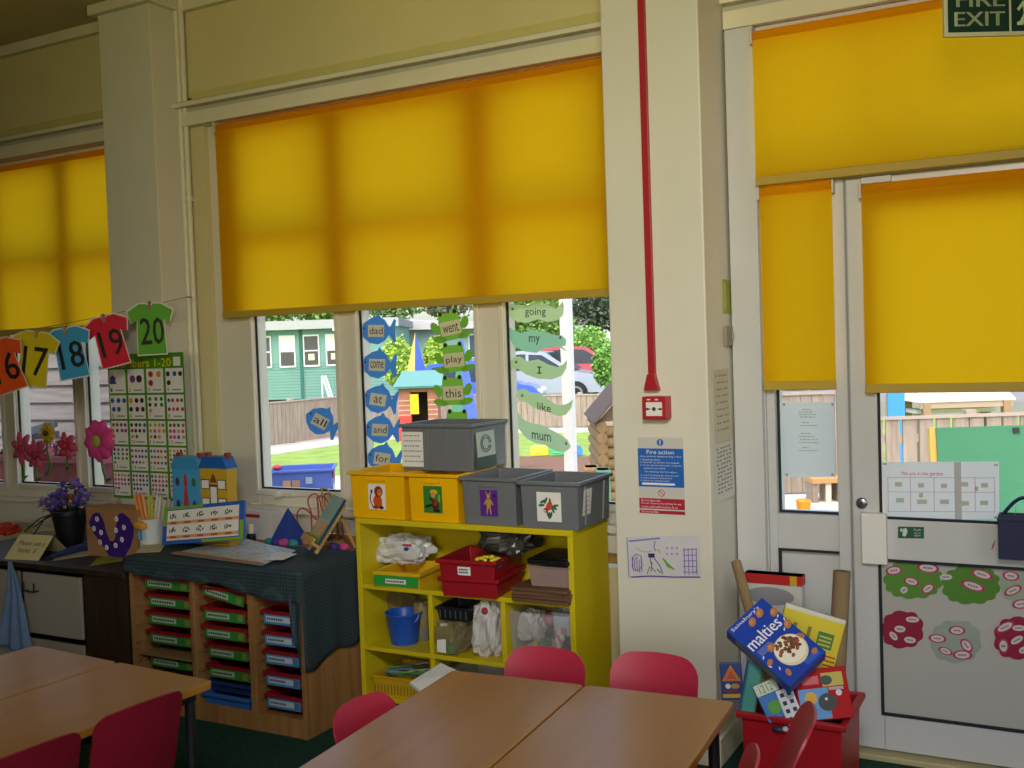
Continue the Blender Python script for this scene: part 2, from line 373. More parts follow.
# generic window unit: stiles, rails and panes with dark gaskets
def frame_ring(mb, x0, x1, z0, z1, w, y0, y1, m=UPVC):
    mb.box(x0, x0+w, y0, y1, z0, z1, m); mb.box(x1-w, x1, y0, y1, z0, z1, m)
    mb.box(x0+w, x1-w, y0, y1, z0, z0+w, m); mb.box(x0+w, x1-w, y0, y1, z1-w, z1, m)
def gasket(mb, x0, x1, z0, z1, y, w=.008):
    mb.box(x0, x0+w, y-.004, y+.004, z0, z1, GASK); mb.box(x1-w, x1, y-.004, y+.004, z0, z1, GASK)
    mb.box(x0+w, x1-w, y-.004, y+.004, z0, z0+w, GASK); mb.box(x0+w, x1-w, y-.004, y+.004, z1-w, z1, GASK)
YG = 3.90
def window(name, x0, x1, z0, z1, lights, zm=None):
    """lights: list of (xa, xb) glass spans; frame fills the rest"""
    fr = MB(); edges = [x0]+[v for l in lights for v in l]+[x1]
    za, zb = z0+.075, z1-.07
    for a, b in zip(edges[0::2], edges[1::2]):
        fr.box(a, b, 3.855, 3.945, z0, z1, UPW)
    for a, b in lights:
        fr.box(a, b, 3.855, 3.945, z0, za, UPW); fr.box(a, b, 3.855, 3.945, zb, z1, UPW)
        for q in (za,):
            pass
    root = struct(fr, name, .004)
    g = MB()
    for a, b in lights: gasket(g, a, b, za, zb, 3.872)
    struct(g, 'gasket', 0, root)
    sm = MB()      # raised sash beads
    for a, b in lights: frame_ring(sm, a-.028, b+.028, za-.028, zb+.028, .026, 3.842, 3.856, UPW)
    struct(sm, 'sash_bead', .004, root)
    tb = MB()
    for a, b in lights: tb.box(a, b, 3.86, 3.94, 2.04, 2.10, UPW)
    struct(tb, 'transom', .004, root)
    for a, b in lights:
        pn = MB(); pn.box(a, b, YG-.003, YG+.003, za, zb, GLASS); struct(pn, 'pane', 0, root)
    return root
LC = [(-3.49, -2.995), (-2.865, -2.25), (-2.10, -1.62)]
wc = window('window_2', XC0, XC1, .775, HD, LC)
sl = MB(); sl.box(XC0-.02, XC1, 3.79, 3.86, .745, .775, UPW); sl.box(XC0-.02, XC1, 3.825, 3.835, .66, .745, UPW); struct(sl, 'sill', .004, wc)
sl = MB(); sl.box(-3.80, XC1-.03, 3.80, 3.83, .622, .66, wood('#8a6a34', '#b08c4c', .5, 0)); struct(sl, 'sill_rail', .004, wc)
hn = MB(); q = at(288, 494, Y=3.85); hn.box(q.x-.05, q.x+.05, 3.825, 3.845, q.z-.008, q.z+.012, UPW); hn.box(q.x-.05, q.x-.02, 3.80, 3.845, q.z-.012, q.z+.014, UPW); struct(hn, 'handle', .004, wc)
LL = [(-6.2, -5.40), (-5.275, -4.785), (-4.69, -4.2)]
wl = window('window_1', XL0, XL1, .745, HD, LL)
sl = MB(); sl.box(XL0, XL1, 3.80, 3.86, .72, .745, UPW); sl.box(XL0, XL1, 3.82, 3.835, .6, .72, UPW); struct(sl, 'sill', .004, wl)

# door set: transom light, fixed side light, glazed door
ds = MB()
ds.box(XD0-.075, XD0+.03, 3.78, 3.945, 0, HD, UPVC)                   # outer jamb
ds.box(XD0+.03, -.995, 3.81, 3.945, 0, HD, UPVC)
ds.box(-.742, -.70, 3.81, 3.945, 0, 2.05, UPVC)                      # post between side light and door
ds.box(-.995, XD1-.05, 3.81, 3.945, 2.05, 2.10, UPVC); ds.box(-.995, XD1-.05, 3.81, 3.945, 2.58, HD, UPVC)
ds.box(XD1-.05, XD1, 3.81, 3.945, 0, HD, UPVC); ds.box(-.56, -.52, 3.86, 3.945, 2.10, 2.58, UPVC)
ds.box(-.965, -.742, 3.825, 3.945, .722, .85, UPVC); ds.box(-.965, -.742, 3.825, 3.945, 0, .04, UPVC)
ds.box(-.995, -.965, 3.825, 3.945, 0, 2.05, UPVC)
root = struct(ds, 'window_3', .004)
g = MB(); gasket(g, -.965, -.742, .85, 2.05, 3.86, .009); g.box(-.962, -.742, 3.815, 3.826, .715, .722, GASK); g.box(-.962, -.952, 3.815, 3.826, .04, .715, GASK); struct(g, 'gasket', 0, root)
pn = MB(); pn.box(-.965, -.742, YG-.003, YG+.003, .85, 2.05, GLASS); struct(pn, 'pane', 0, root)
pn = MB(); pn.box(-.965, -.56, YG-.003, YG+.003, 2.10, 2.58, GLASS); struct(pn, 'pane', 0, root)
pn = MB(); pn.box(-.52, XD1-.05, YG-.003, YG+.003, 2.10, 2.58, GLASS); struct(pn, 'pane', 0, root)
pn = MB(); pn.box(-.965, -.742, 3.84, 3.92, .04, .722, UPVC); struct(pn, 'panel', .004, root)
th = MB(); th.box(-1.03, XD1, 3.76, 3.95, 0, .022, mat('#b8ad80', .45, .5, .1, 12)); struct(th, 'threshold', .004, root)
dd = MB(); DX0, DX1 = -.692, .262; DL = -.60
dd.box(DX0, DL, 3.80, 3.87, .03, 2.045, UPVC); dd.box(DX1-.1, DX1, 3.80, 3.87, .03, 2.045, UPVC)
dd.box(DL, DX1-.1, 3.80, 3.87, .03, .16, UPVC); dd.box(DL, DX1-.1, 3.80, 3.87, .706, .852, UPVC); dd.box(DL, DX1-.1, 3.80, 3.87, 1.94, 2.045, UPVC)
root = struct(dd, 'door_1', .005)
g = MB(); gasket(g, DL, DX1-.1, .852, 1.94, 3.805, .009); gasket(g, DL-.008, DX1-.092, .155, .712, 3.799, .010); g.box(DX0-.008, DX0, 3.805, 3.84, .03, 2.05, mat('#8a8d8c', .5)); struct(g, 'gasket', 0, root)
pn = MB(); pn.box(DL, DX1-.1, 3.83, 3.836, .852, 1.94, GLASS); struct(pn, 'pane', 0, root)
pn = MB(); pn.box(DL, DX1-.1, 3.8095, 3.86, .16, .706, mat('#b4b3ac', .35, .4, .03, 3)); struct(pn, 'panel', .003, root)
lk = MB(); q = at(862, 503, Y=3.8); lk.lathe([(.020, 0), (.020, .006), (.015, .010), (.004, .010)], mat('#8f9298', .3, .5, metal=.9), T(q.x, 3.80, q.z, rx=PI/2)); lk.cbox(q.x, 3.789, q.z, .004, .002, .012, GASK); struct(lk, 'lock', 0, root)
cl = MB(); a = at(862, 186, Y=3.8); b_ = at(892, 176, Y=3.8); cl.box(a.x, b_.x, 3.772, 3.80, 2.02, 2.042, UPVC); struct(cl, 'latch_plate', .002, root)
hp = MB(); a = at(861, 513, Y=3.77); b_ = at(887, 566, Y=3.77); hp.box(a.x, b_.x, 3.765, 3.80, b_.z+.004, a.z, mat('#e6e4dc', .5, .4)); struct(hp, 'push_plate', .003, root)

# blinds
def blind(name_label, x0, x1, z0, z1, y, roller=True):
    t = thing('roller_blind', name_label, 'blind', ((x0+x1)/2, y, z0), 0, 'yellow roller blinds'); w2 = (x1-x0)/2; h = z1-z0
    f = MB()
    f.grid(lambda u, v: (-w2+2*w2*u, .004*math.sin(u*5+v*2)*(1-v), .014+(h-.03)*v), 24, 10, BLIND)
    f.build('fabric', t)
    b = MB(); b.box(-w2, w2, -.006, .006, -.006, .026, mat('#b79a3a', .5, .3)); b.build('bottom_bar', t, .003)
    r = MB()
    if roller:
        r.tube([(-w2+.002, .02, h), (w2-.002, .02, h)], .021, BLIND, 14)
        r.build('roller', t)
        for s in (-1, 1):
            k = MB(); k.box(s*w2, s*(w2+.008), -.008, .05, h-.03, h+.03, mat('#cfc9b4', .5)); k.build('bracket', t, .002)
blind('wide yellow roller blind half lowered over the three-light centre window', -3.625, -1.487, 1.69, 2.60, 3.795, True)
blind('yellow roller blind over the far left window behind the number shirts', -6.25, -4.222, 1.665, 2.58, 3.795, True)
blind('wide short yellow roller blind across the top light above the glazed door', -.995, .27, 2.055, 2.585, 3.755, True)
blind('narrow tall yellow roller blind over the side light left of the door', -.99, -.735, 1.315, 2.03, 3.78, True)
blind('yellow roller blind hanging on the glazed door itself', -.632, .2, 1.302, 2.0, 3.765, True)

# ------------------------------------------------------------------ tables and chairs
BEECH = wood('#976620', '#a5722b', .36, 1, 1.6, coat=.28)
EDGE = mat('#7a5733', .5, .3)
BLACKM = mat('#1d1e20', .4, .5)
TZ = .58
def table(label, x, y, rz, wd, ln):
    """far-left corner at (x,y); runs wd along local x and ln towards -y"""
    t = thing('classroom_table', label, 'table', (x, y, 0), rz, 'classroom tables')
    b = MB(); b.rrbox(.001, wd-.001, -ln, 0, TZ-.022, TZ, .018, BEECH); b.build('tabletop', t, .003)
    b = MB()
    for a in (.03, wd-.055): b.box(a, a+.025, -ln+.04, -.04, TZ-.05, TZ-.022, BLACKM)
    for a in (-.065, -ln+.04): b.box(.055, wd-.055, a, a+.025, TZ-.05, TZ-.022, BLACKM)
    b.build('frame', t, .002)
    for ax in (.043, wd-.043):
        for ay in (-.053, -ln+.053):
            b = MB(); b.tube([(ax, ay, .0), (ax, ay, .012)], .017, BLACKM, 10); b.tube([(ax, ay, .01), (ax, ay, TZ-.022)], .0145, BLACKM, 10); b.build('leg', t)
    return t
A1 = math.radians(3.6)
tw = .404
table('beech table directly in front of the two red chairs, left half of the pair', -1.575, 2.504, A1, tw, 1.1)
table('beech table with its corner next to the red bin, right half of the pair', -1.575+math.cos(A1)*(tw+.003), 2.504+math.sin(A1)*(tw+.003), A1, tw, 1.1)
A2 = math.radians(-3.2); tw2 = .415
table('beech table with two dark red chairs along its side, beside the drawer unit', -2.16-math.cos(A2)*tw2, 2.162-math.sin(A2)*tw2, A2, tw2, 1.15)
table('beech table at the left edge of the photo, in front of the white cupboard door', -2.16-math.cos(A2)*(2*tw2+.003), 2.162-math.sin(A2)*(2*tw2+.003), A2, tw2, 1.15)

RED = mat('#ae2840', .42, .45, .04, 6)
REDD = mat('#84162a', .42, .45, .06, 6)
def chair(label, red, group, loc, rz, h=.585, W=.132, lean=.075, R=.05):
    t = thing('plastic_chair', label, 'chair', loc, rz, group)
    def back(u, v):
        v = 1-(1-v)**1.6; z = .325+(h-.325)*v; dz = h-z; hw = W
        if dz < R: hw = W-R*(1-math.sqrt(max(0, 1-((R-dz)/R)**2)))*1.05
        e0 = max(0, (.22-v)/.22); hw *= 1-.18*e0
        s = 2*u-1; x = s*hw
        return (x, -.145-lean*v**1.2+.022*(x/W)**2, z+.012*(1-(x/W)**2)*v)
    b = MB(); b.grid(back, 20, 18, red, thick=.006); b.build('backrest', t)
    def seat(u, v):
        s = 2*u-1; y = -.150+.30*v; f = max(0, (v-.75)/.25); r = max(0, (.14-v)/.14)
        return (s*W*(1-.08*f*f)*1.03, y, .302-.022*f*f+.030*r*r-.008*(1-s*s)*math.sin(v*PI))
    b = MB(); b.grid(seat, 16, 16, red, thick=-.006); b.build('seat', t)
    k = W/.155
    for sx in (-1, 1):
        b = MB(); b.tube([(sx*.145*k, .145, .0), (sx*.135*k, .12, .27), (sx*.12*k, .06, .286)], .009, BLACKM, 8); b.build('leg', t)
        b = MB(); b.tube([(sx*.145*k, -.19, .0), (sx*.135*k, -.13, .27), (sx*.12*k, -.06, .286)], .009, BLACKM, 8); b.build('leg', t)
    b = MB(); b.tube([(-.122*k, .06, .284), (.122*k, .06, .284)], .008, BLACKM, 8); b.tube([(-.122*k, -.06, .284), (.122*k, -.06, .284)], .008, BLACKM, 8)
    for sx in (-1, 1): b.tube([(sx*.12*k, .06, .284), (sx*.12*k, -.06, .284)], .008, BLACKM, 8)
    b.build('seat_frame', t)
    return t
G1 = 'red chairs around the near tables'
chair('red plastic chair behind the table, in front of the yellow bookcase', RED, G1, (-1.395, 2.57, 0), PI+.05, .575)
chair('red plastic chair behind the table, in front of the white pier', RED, G1, (-1.06, 2.59, 0), PI+.03, .59)
chair('red plastic chair at the left end of the table, near the drawer unit', RED, G1, (-1.455, 2.15, 0), -PI/2-.12, .578, .12)
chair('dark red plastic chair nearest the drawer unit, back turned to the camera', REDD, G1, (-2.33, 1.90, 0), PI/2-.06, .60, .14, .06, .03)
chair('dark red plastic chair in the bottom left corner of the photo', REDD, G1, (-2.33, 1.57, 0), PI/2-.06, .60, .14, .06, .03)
chair('red plastic chair seen edge-on before the red crate, tall curved back', RED, G1, (-.775, 2.30, 0), PI/2+.25, .638, .125, .12)
chair('red plastic chair seen edge-on at the table corner, only its rim showing', RED, G1, (-.79, 1.985, 0), PI/2+.25, .648, .125, .09)

# ------------------------------------------------------------------ drawer unit, cloth, trays
OAK = wood('#8a6136', '#a57b48', .5, 2, 2.5)
UX0, UX1, UY0, UY1, UZ = -3.572, -2.626, 3.107, 3.50, .655
t = thing('drawer_unit', 'low wooden drawer unit with three columns of trays under the checked cloth', 'cabinet', (UX0, UY0, 0))
def ub(name, *a, bevel=.003):
    b = MB(T(-UX0, -UY0, 0)); b.box(*a, OAK); b.build(name, t, bevel)
ub('side_panel', UX0, UX0+.02, UY0, UY1, 0, UZ-.02); ub('side_panel', UX1-.02, UX1, UY0, UY1, 0, UZ-.02)
UC = [(-3.552, -3.218), (-3.198, -2.902), (-2.882, -2.618)]
UC = [(UX0+.02, -3.222), (-3.196, -2.908), (-2.874, UX1-.02)]
ub('divider', UC[0][1], UC[1][0], UY0, UY1, .07, UZ-.02); ub('divider', UC[1][1], UC[2][0], UY0, UY1, .07, UZ-.02)
ub('top_panel', UX0, UX1, UY0, UY1, UZ-.02, UZ); ub('back_panel', UX0+.02, UX1-.02, UY1-.01, UY1, 0, UZ-.02)
ub('plinth', UX0+.02, UX1-.02, UY0+.004, UY0+.02, 0, .075); ub('bottom_panel', UX0+.02, UX1-.02, UY0+.02, UY1-.01, .058, .07)
RUN = OAK
for (a, b_) in UC:
    for s, xx in ((0, a), (1, b_)):
        r = MB(T(-UX0, -UY0, 0))
        for k in range(7): z = .128+k*.076; r.box(xx if s == 0 else xx-.012, xx+.012 if s == 0 else xx, UY0+.01, UY1-.02, z, z+.01, RUN)
        r.build('runner', t)
TRED = mat('#8c1620', .45, .45, .05, 8); TBLU = mat('#2f66b0', .45, .45, .05, 8); TNAV = mat('#1d3468', .45, .45)
LGRN = mat('#358236', .5, .3); LBLU = mat('#4688bb', .5, .3); PAPER = mat('#e9e7df', .7, .2, .04, 12); INK = mat('#3a3a40', .8, .1)
def tub_mesh(b, w0, d0, w1, d1, h, m, th=.004, rim=.012, M=None, y0=0):
    """hollow tub; bottom w0 x d0, top w1 x d1; front face at y0"""
    cy = y0+d1/2
    def ring(w, d, z): return [(-w/2, cy-d/2, z), (w/2, cy-d/2, z), (w/2, cy+d/2, z), (-w/2, cy+d/2, z)]
    R = [ring(w0, d0, 0), ring(w1-2*rim, d1-2*rim, h-rim*1.4), ring(w1, d1, h-rim*1.2), ring(w1, d1, h), ring(w1-2*rim-2*th, d1-2*rim-2*th, h), ring(w0-2*th, d0-2*th, th)]
    vs = [p for r in R for p in r]; fs = [(3, 2, 1, 0)]
    for i in range(5):
        for k in range(4): fs.append((i*4+k, i*4+(k+1) % 4, i*4+4+(k+1) % 4, i*4+4+k))
    fs.append((20, 21, 22, 23)); b.add(vs, fs, m, M); return b
def tray(col, zc, body, lab, label, name='storage_tray', h=.058, dep=.05, tilt=0, wl=(.08, .92), group='trays in the drawer unit', w=None):
    a, b_ = UC[col]; W = (w or (b_-a-.028))
    t = thing(name, label, 'tray', ((a+b_)/2, UY0+dep, zc-h/2), 0, group)
    q = MB(); tub_mesh(q, W-.03, .34, W, .37, h, body); q.build('tray_body', t, .002)
    if lab:
        M = Matrix.Translation((-W/2*.98+W*(wl[0]+wl[1])/2, 0, h*.46)) @ Matrix.Rotation(tilt, 4, 'Y')
        l = MB(); ww = W*(wl[1]-wl[0])*.5; hh = .021
        l.box(-ww, ww, .002, .006, -hh, hh, lab, M); l.box(-ww*.86, ww*.25 if lab is LGRN else ww*.62, .0005, .002, -hh*.55, hh*.5, mat('#a9bea4' if lab is LGRN else '#b9c8d2', .6), M)
        for k in range(9): l.box(-ww*.8+k*ww*.11, -ww*.73+k*ww*.11, 0, .0005, -hh*.22, hh*.2, INK, M)
        l.box(ww*.66, ww*.9, .0005, .002, -hh*.7, hh*.6, mat('#7a8a3c' if lab is LGRN else '#5a6b8c', .6), M)
        l.build('label_plate', t)
    return t
ORD = ['topmost', 'second from the top', 'third from the top', 'fourth from the top', 'fifth from the top', 'sixth from the top', 'lowest']
for k, z in enumerate((.546, .465, .388, .305, .205)):
    tray(0, z, TRED, LGRN, 'red tray with green label, %s of the left drawer column' % ORD[k], dep=.045 if k else .03)
for k, z in enumerate((.53, .446, .371, .287, .203)):
    tray(1, z, TRED, LGRN, ('red tray with crooked green label, top of the middle drawer column' if k == 0 else 'red tray with green label, %s of the middle drawer column' % ORD[k]), dep=.03 if k > 2 else .015, tilt=.16 if k == 0 else 0)
for k, z in enumerate((.54, .458, .375, .298, .212, .122)):
    tray(2, z, TRED, LBLU if k else None, ('red tray without a label, half under the cloth, top of the right drawer column' if k == 0 else 'red tray with blue label, %s of the right drawer column' % ORD[k]), dep=.02)
tray(1, .140, TNAV, None, 'navy tray under the green-labelled trays of the middle drawer column', dep=.03, h=.045)
tray(1, .096, TBLU, None, 'bright blue tray at the foot of the middle drawer column', dep=.0, h=.05)
tray(2, .0945, TBLU, None, 'bright blue tray at the foot of the right drawer column', dep=.0, h=.04) if False else None
tray(0, .096, mat('#8f7340', .5), None, 'tan tray at the foot of the left drawer column, partly behind the table', dep=.03, h=.05)
b = MB(); a0, a1 = UC[0]; b.box(a0+.016, a1-.016, UY0+.01, UY0+.3, .2365, .2415, wood('#8a6a45', '#a5845a', .6, 0)); solo(b, 'wooden_board', 'thin brown board lying on the lowest green-labelled tray of the left drawer column', 'board')

def cloth_thing():
    b = MB(); x0, x1, y0, y1, z = UX0-.012, UX1+.006, UY0-.012, UY1+.02, UZ+.004
    def wav(s, k): return .5+.5*math.sin(s*k)
    nx, ny = 40, 16
    b.grid(lambda u, v: (x0+(x1-x0)*u, y0+(y1-y0)*v, z+.0015*math.sin(u*23)*math.sin(v*9)), nx, ny, CLOTH)
    def front(u, v):
        d = .052+.060*u+.012*math.sin(u*9)
        return (x0+(x1-x0)*u, y0-.012*v*(.4+wav(u, 31))-.004*v, z-d*v)
    b.grid(lambda u, v: front(u, 1-v), nx, 8, CLOTH)
    def side(u, v):   # u: along y, v: down
        d = .385-.05*u+.015*math.sin(u*11)
        return (x1+.001+.010*v*wav(u, 19), y0+(y1-y0)*u, z-d*v)
    b.grid(lambda u, v: side(u, 1-v), 20, 14, CLOTH)
    def flap(u, v):   # corner fold hanging in front of the right column
        d = (.112+.27*u**.55)
        return (x1-.075*(1-u)*(1-.35*v)+.004*v, y0-.018*v*(.6+.4*math.sin(u*8))-.006*v, z-d*v)
    b.grid(lambda u, v: flap(u, 1-v), 12, 12, CLOTH)
    def left(u, v): return (x0-.004-.015*v*wav(u, 15), y0+(y1-y0)*u, z-(.10+.03*math.sin(u*6))*v)
    b.grid(lambda u, v: left(1-u, 1-v), 14, 6, CLOTH)
    o = solo(b, 'tablecloth', 'dark green checked cloth draped over the drawer unit', 'tablecloth')
    m = o.modifiers.new('thickness', 'SOLIDIFY'); m.thickness = .002; m.offset = 0
cloth_thing()

# ------------------------------------------------------------------ low cupboard on the left
DARK = wood('#2c1f17', '#3d2c20', .5, 2); CZ = .585
t = thing('cupboard', 'low dark wood cupboard with a white sliding door under the left window', 'cabinet', (-4.9, 3.12, 0))
Mo = T(4.9, -3.12, 0)
b = MB(Mo); b.box(-4.9, -3.585, 3.10, 3.63, CZ-.025, CZ, DARK); b.build('worktop', t, .003)
b = MB(Mo); b.box(-4.9, -4.88, 3.12, 3.62, 0, CZ-.025, DARK); b.box(-3.87, -3.60, 3.115, 3.62, 0, CZ-.025, DARK); b.box(-4.88, -3.87, 3.61, 3.62, 0, CZ-.025, DARK); b.box(-4.88, -3.87, 3.15, 3.61, .19, .205, DARK); b.build('carcass', t, .003)
WD = mat('#9c9584', .45, .4, .03, 4)
b = MB(Mo); b.box(-4.27, -3.885, 3.108, 3.124, .262, .54, WD); b.build('door', t, .002)
hb = MB(Mo); hb.tube([(-4.235, 3.108, .46), (-4.235, 3.085, .46), (-4.235, 3.085, .505)], .004, BLACKM); hb.tube([(-4.235, 3.085, .46), (-4.165, 3.085, .46), (-4.165, 3.085, .50)], .004, BLACKM); hb.tube([(-4.165, 3.085, .46), (-4.165, 3.108, .46)], .004, BLACKM); hb.build('handle', t.children[-1])
b = MB(Mo); b.box(-4.88, -3.885, 3.108, 3.124, .03, .235, WD); b.build('drawer', t, .002)
b = MB(Mo); b.box(-4.88, -4.30, 3.108, 3.124, .262, .54, WD); b.build('door', t, .002)

# blue cloth hanging over the cupboard's front
def hang():
    b = MB(); x0, x1 = at(-14, 600, Y=3.06).x, at(30, 600, Y=3.06).x
    ztop = CZ+.006
    def f(u, v):
        vv = 1-v; spread = .10+.9*vv
        return (x0+.16+(x1-x0)*(u-.45)*spread*.8+.01*math.sin(vv*5), 3.085-.012*math.sin(u*17)*vv-.008, ztop-.40*vv-.03*u*vv)
    b.grid(f, 18, 18, mat('#6f86a8', .85, .2, .12, 14))
    o = solo(b, 'hanging_cloth', 'pale blue cloth hanging down the front of the dark cupboard', 'cloth')
    m = o.modifiers.new('thickness', 'SOLIDIFY'); m.thickness = .002
hang()

# ------------------------------------------------------------------ yellow bookcase
YEL = mat('#d3bd12', .5, .4, .04, 5); YELD = mat('#c9b016', .5, .4, .05, 5)
BX0, BX1, BY0, BY1, BZ = -2.602, -1.618, 3.43, 3.755, .818
t = thing('bookcase', 'low yellow painted bookcase full of trays and bags under the centre window', 'shelf', (BX0, BY0, 0)); Mo = T(-BX0, -BY0, 0)
def bb(name, *a, m=YEL):
    b = MB(Mo); b.box(*a, m); return b.build(name, t, .002)
bb('side_panel', BX0, BX0+.022, BY0, BY1, 0, BZ-.022); bb('side_panel', BX1-.022, BX1, BY0, BY1, 0, BZ-.022)
bb('top_panel', BX0, BX1, BY0, BY1, BZ-.022, BZ); bb('back_panel', BX0+.022, BX1-.022, BY1-.008, BY1, .05, BZ-.022)
SM, SL, SB = .545, .290, .085
bb('shelf_board', BX0+.022, BX1-.022, BY0+.004, BY1-.008, SM-.018, SM); bb('shelf_board', BX0+.022, BX1-.022, BY0+.004, BY1-.008, SL-.018, SL); bb('shelf_board', BX0+.022, BX1-.022, BY0+.004, BY1-.008, SB-.018, SB)
D1, D2 = -2.255, -1.925
for d in (D1, D2):
    bb('divider', d-.010, d+.010, BY0+.006, BY1-.008, SL, SM-.018)
bb('divider', D1-.010, D1+.010, BY0+.006, BY1-.008, SB, SL-.018)
bb('plinth', BX0+.022, BX1-.022, BY0+.015, BY0+.03, 0, SB-.018, m=mat('#25221c', .8))

# ------------------------------------------------------------------ big tubs on top
GREY = mat('#6f7276', .42, .45, .03, 6); TUBY = mat('#f2b705', .38, .45, .02, 5)
def px_on(mb, pts, M): pass
def bin_tub(label, x0, x1, yf, z, h, dep, m, art, rz=0, lid=False, groove=True):
    cx = (x0+x1)/2; W = x1-x0
    t = thing('storage_tub', label, 'tub', (cx, yf, z), rz, 'storage tubs on the bookcase')
    b = MB(); tub_mesh(b, W*.88, dep*.90, W, dep, h, m, .004, .011); r = b
    for s in (-1, 1):
        r.tube([(s*(W/2-.024), .022, h-.02), (s*W*.41, .034, .012)], .005, m, 6)
        r.tube([(s*(W/2-.009), .07, h-.02), (s*W*.445, .08, .01)], .006, m, 6); r.tube([(s*(W/2-.009), dep-.07, h-.02), (s*W*.445, dep-.08, .01)], .006, m, 6)
    b.build('tub_body', t, .003)
    g = MB(); g.rrbox(-W*.17, W*.17, .006, .018, h-.038, h-.028, .004, m); g.build('grip', t, .002)
    # picture card on the front
    c = MB(Matrix.Translation((0, .0105, h*.47)) @ Matrix.Rotation(.022, 4, 'X')); art(c, W); c.build('picture_card', t)
    return t
def art_lion(c, W):
    c.box(-.042, .042, -.002, 0, -.052, .052, PAPER); y = -.003
    o = mat('#d2501c', .6); r = mat('#8e2a12', .6); k = mat('#3a1a10', .7)
    c.disc(.004, -.018, .022, .027, y, o); c.disc(.010, .022, .021, .023, y-.0004, r); c.disc(.016, .018, .012, .014, y-.0008, mat('#e07a3a', .6))
    c.box(.004, .012, y-.0012, y-.0008, -.045, -.012, o); c.box(.018, .026, y-.0012, y-.0008, -.045, -.012, o); c.disc(.022, -.043, .012, .006, y-.0014, k); c.disc(-.006, -.042, .016, .007, y-.0006, r)
    for i in range(6): c.disc(-.022-.010*math.sin(i*.55), -.035+i*.010, .003, .006, y-.001, r)
    c.disc(-.024, .022, .005, .008, y-.001, k); c.disc(.013, .022, .002, .002, y-.0014, k); c.disc(.021, .022, .002, .002, y-.0014, k)
def art_monkey(c, W):
    c.box(-.043, .043, -.002, 0, -.053, .053, mat('#2f7d2c', .6)); y = -.003
    c.disc(.006, .030, .018, .010, y, mat('#d8b02a', .6)); c.disc(.004, .018, .010, .012, y-.0004, mat('#d08a50', .6)); c.disc(.012, -.022, .017, .024, y, mat('#4a2418', .6))
    c.disc(.012, -.012, .010, .014, y-.0004, mat('#a32a1e', .6)); c.disc(-.020, -.026, .018, .006, y-.0004, mat('#231a18', .6), rot=.3); c.disc(-.004, -.002, .016, .005, y-.0006, mat('#3a2016', .6), rot=-.6); c.disc(.030, .006, .005, .016, y-.0004, mat('#7bbf3a', .6))
    c.disc(.018, -.044, .016, .006, y-.0008, mat('#231a18', .6))
def art_gazelle(c, W):
    c.box(-.038, .038, -.002, 0, -.05, .05, mat('#5a1e86', .6)); y = -.003; g = mat('#b8923a', .6)
    c.disc(0, .026, .008, .010, y, g); c.disc(0, -.002, .010, .020, y, g)
    for s in (-1, 1):
        c.disc(s*.008, .038, .002, .009, y-.0004, g, rot=-s*.4); c.disc(s*.007, -.028, .003, .018, y-.0004, g, rot=s*.12); c.disc(s*.013, .004, .003, .014, y-.0004, g, rot=s*.5)
    c.disc(.026, .028, .006, .005, y, mat('#2a1440', .6))
def art_bird(c, W):
    c.box(-.050, .050, -.002, 0, -.055, .055, PAPER); y = -.003; g = mat('#3b6a52', .6)
    for cx, cz, rot in ((-.024, .020, .5), (-.030, .006, .1), (-.012, .024, 1.1), (.022, -.002, -.5), (.028, .006, .2), (.016, -.010, -1.0), (.002, -.032, 1.5), (.008, -.030, 1.2), (-.004, -.028, 1.9)):
        c.disc(cx, cz, .014, .005, y, g, rot=rot, seg=10)
    c.disc(.002, .004, .012, .017, y-.0005, mat('#c9501c', .6), rot=-.5); c.disc(.006, .022, .005, .012, y-.0007, mat('#b23a16', .6), rot=.1); c.disc(-.012, -.012, .010, .009, y-.0008, mat('#a8304a', .6)); c.disc(-.016, -.014, .004, .003, y-.001, PAPER)
def X3(px, Y=BY0): return at(px, 500, Y=Y).x
hz = lambda x, y: at(x, y, Y=BY0).z-BZ
HY, HY2, HG1, HG2 = hz(375, 472.5), hz(432, 474), hz(487, 478), hz(548, 482)
bin_tub('deep yellow tub with a lion picture, left end of the bookcase top', X3(346.5), X3(404.3), BY0+.005, BZ, HY, .31, TUBY, art_lion)
bin_tub('deep yellow tub with a green jungle picture, next to the grey tubs', X3(404.6), X3(458.3), BY0+.004, BZ, HY, .31, TUBY, art_monkey)
bin_tub('open grey tub with a purple antelope picture, second from the right on the bookcase', X3(458.6), X3(516.8), BY0+.002, BZ, HG1, .315, GREY, art_gazelle)
gt = bin_tub('open grey tub with a bird picture, right end of the bookcase top', X3(517.2), X3(580), BY0-.004, BZ, HG2, .32, GREY, art_bird)
b = MB(); b.grid(lambda u, v: ((X3(580)-X3(517.2))/2-.0055-.0125*(1-v)+.001, .05+.075*u, .02+.125*v), 1, 1, PAPER)
for k in range(5): b.add([((X3(580)-X3(517.2))/2-.0042-.0125*(1-v)+.001, .06+.05*u, .02+.125*v) for u, v in ((0, .2+k*.14), (1, .2+k*.14), (1, .22+k*.14), (0, .22+k*.14))], [(0, 1, 2, 3)], mat('#9aa0b4', .7))
b.M = Matrix.Identity(4)
b.build('handwritten_list', gt)
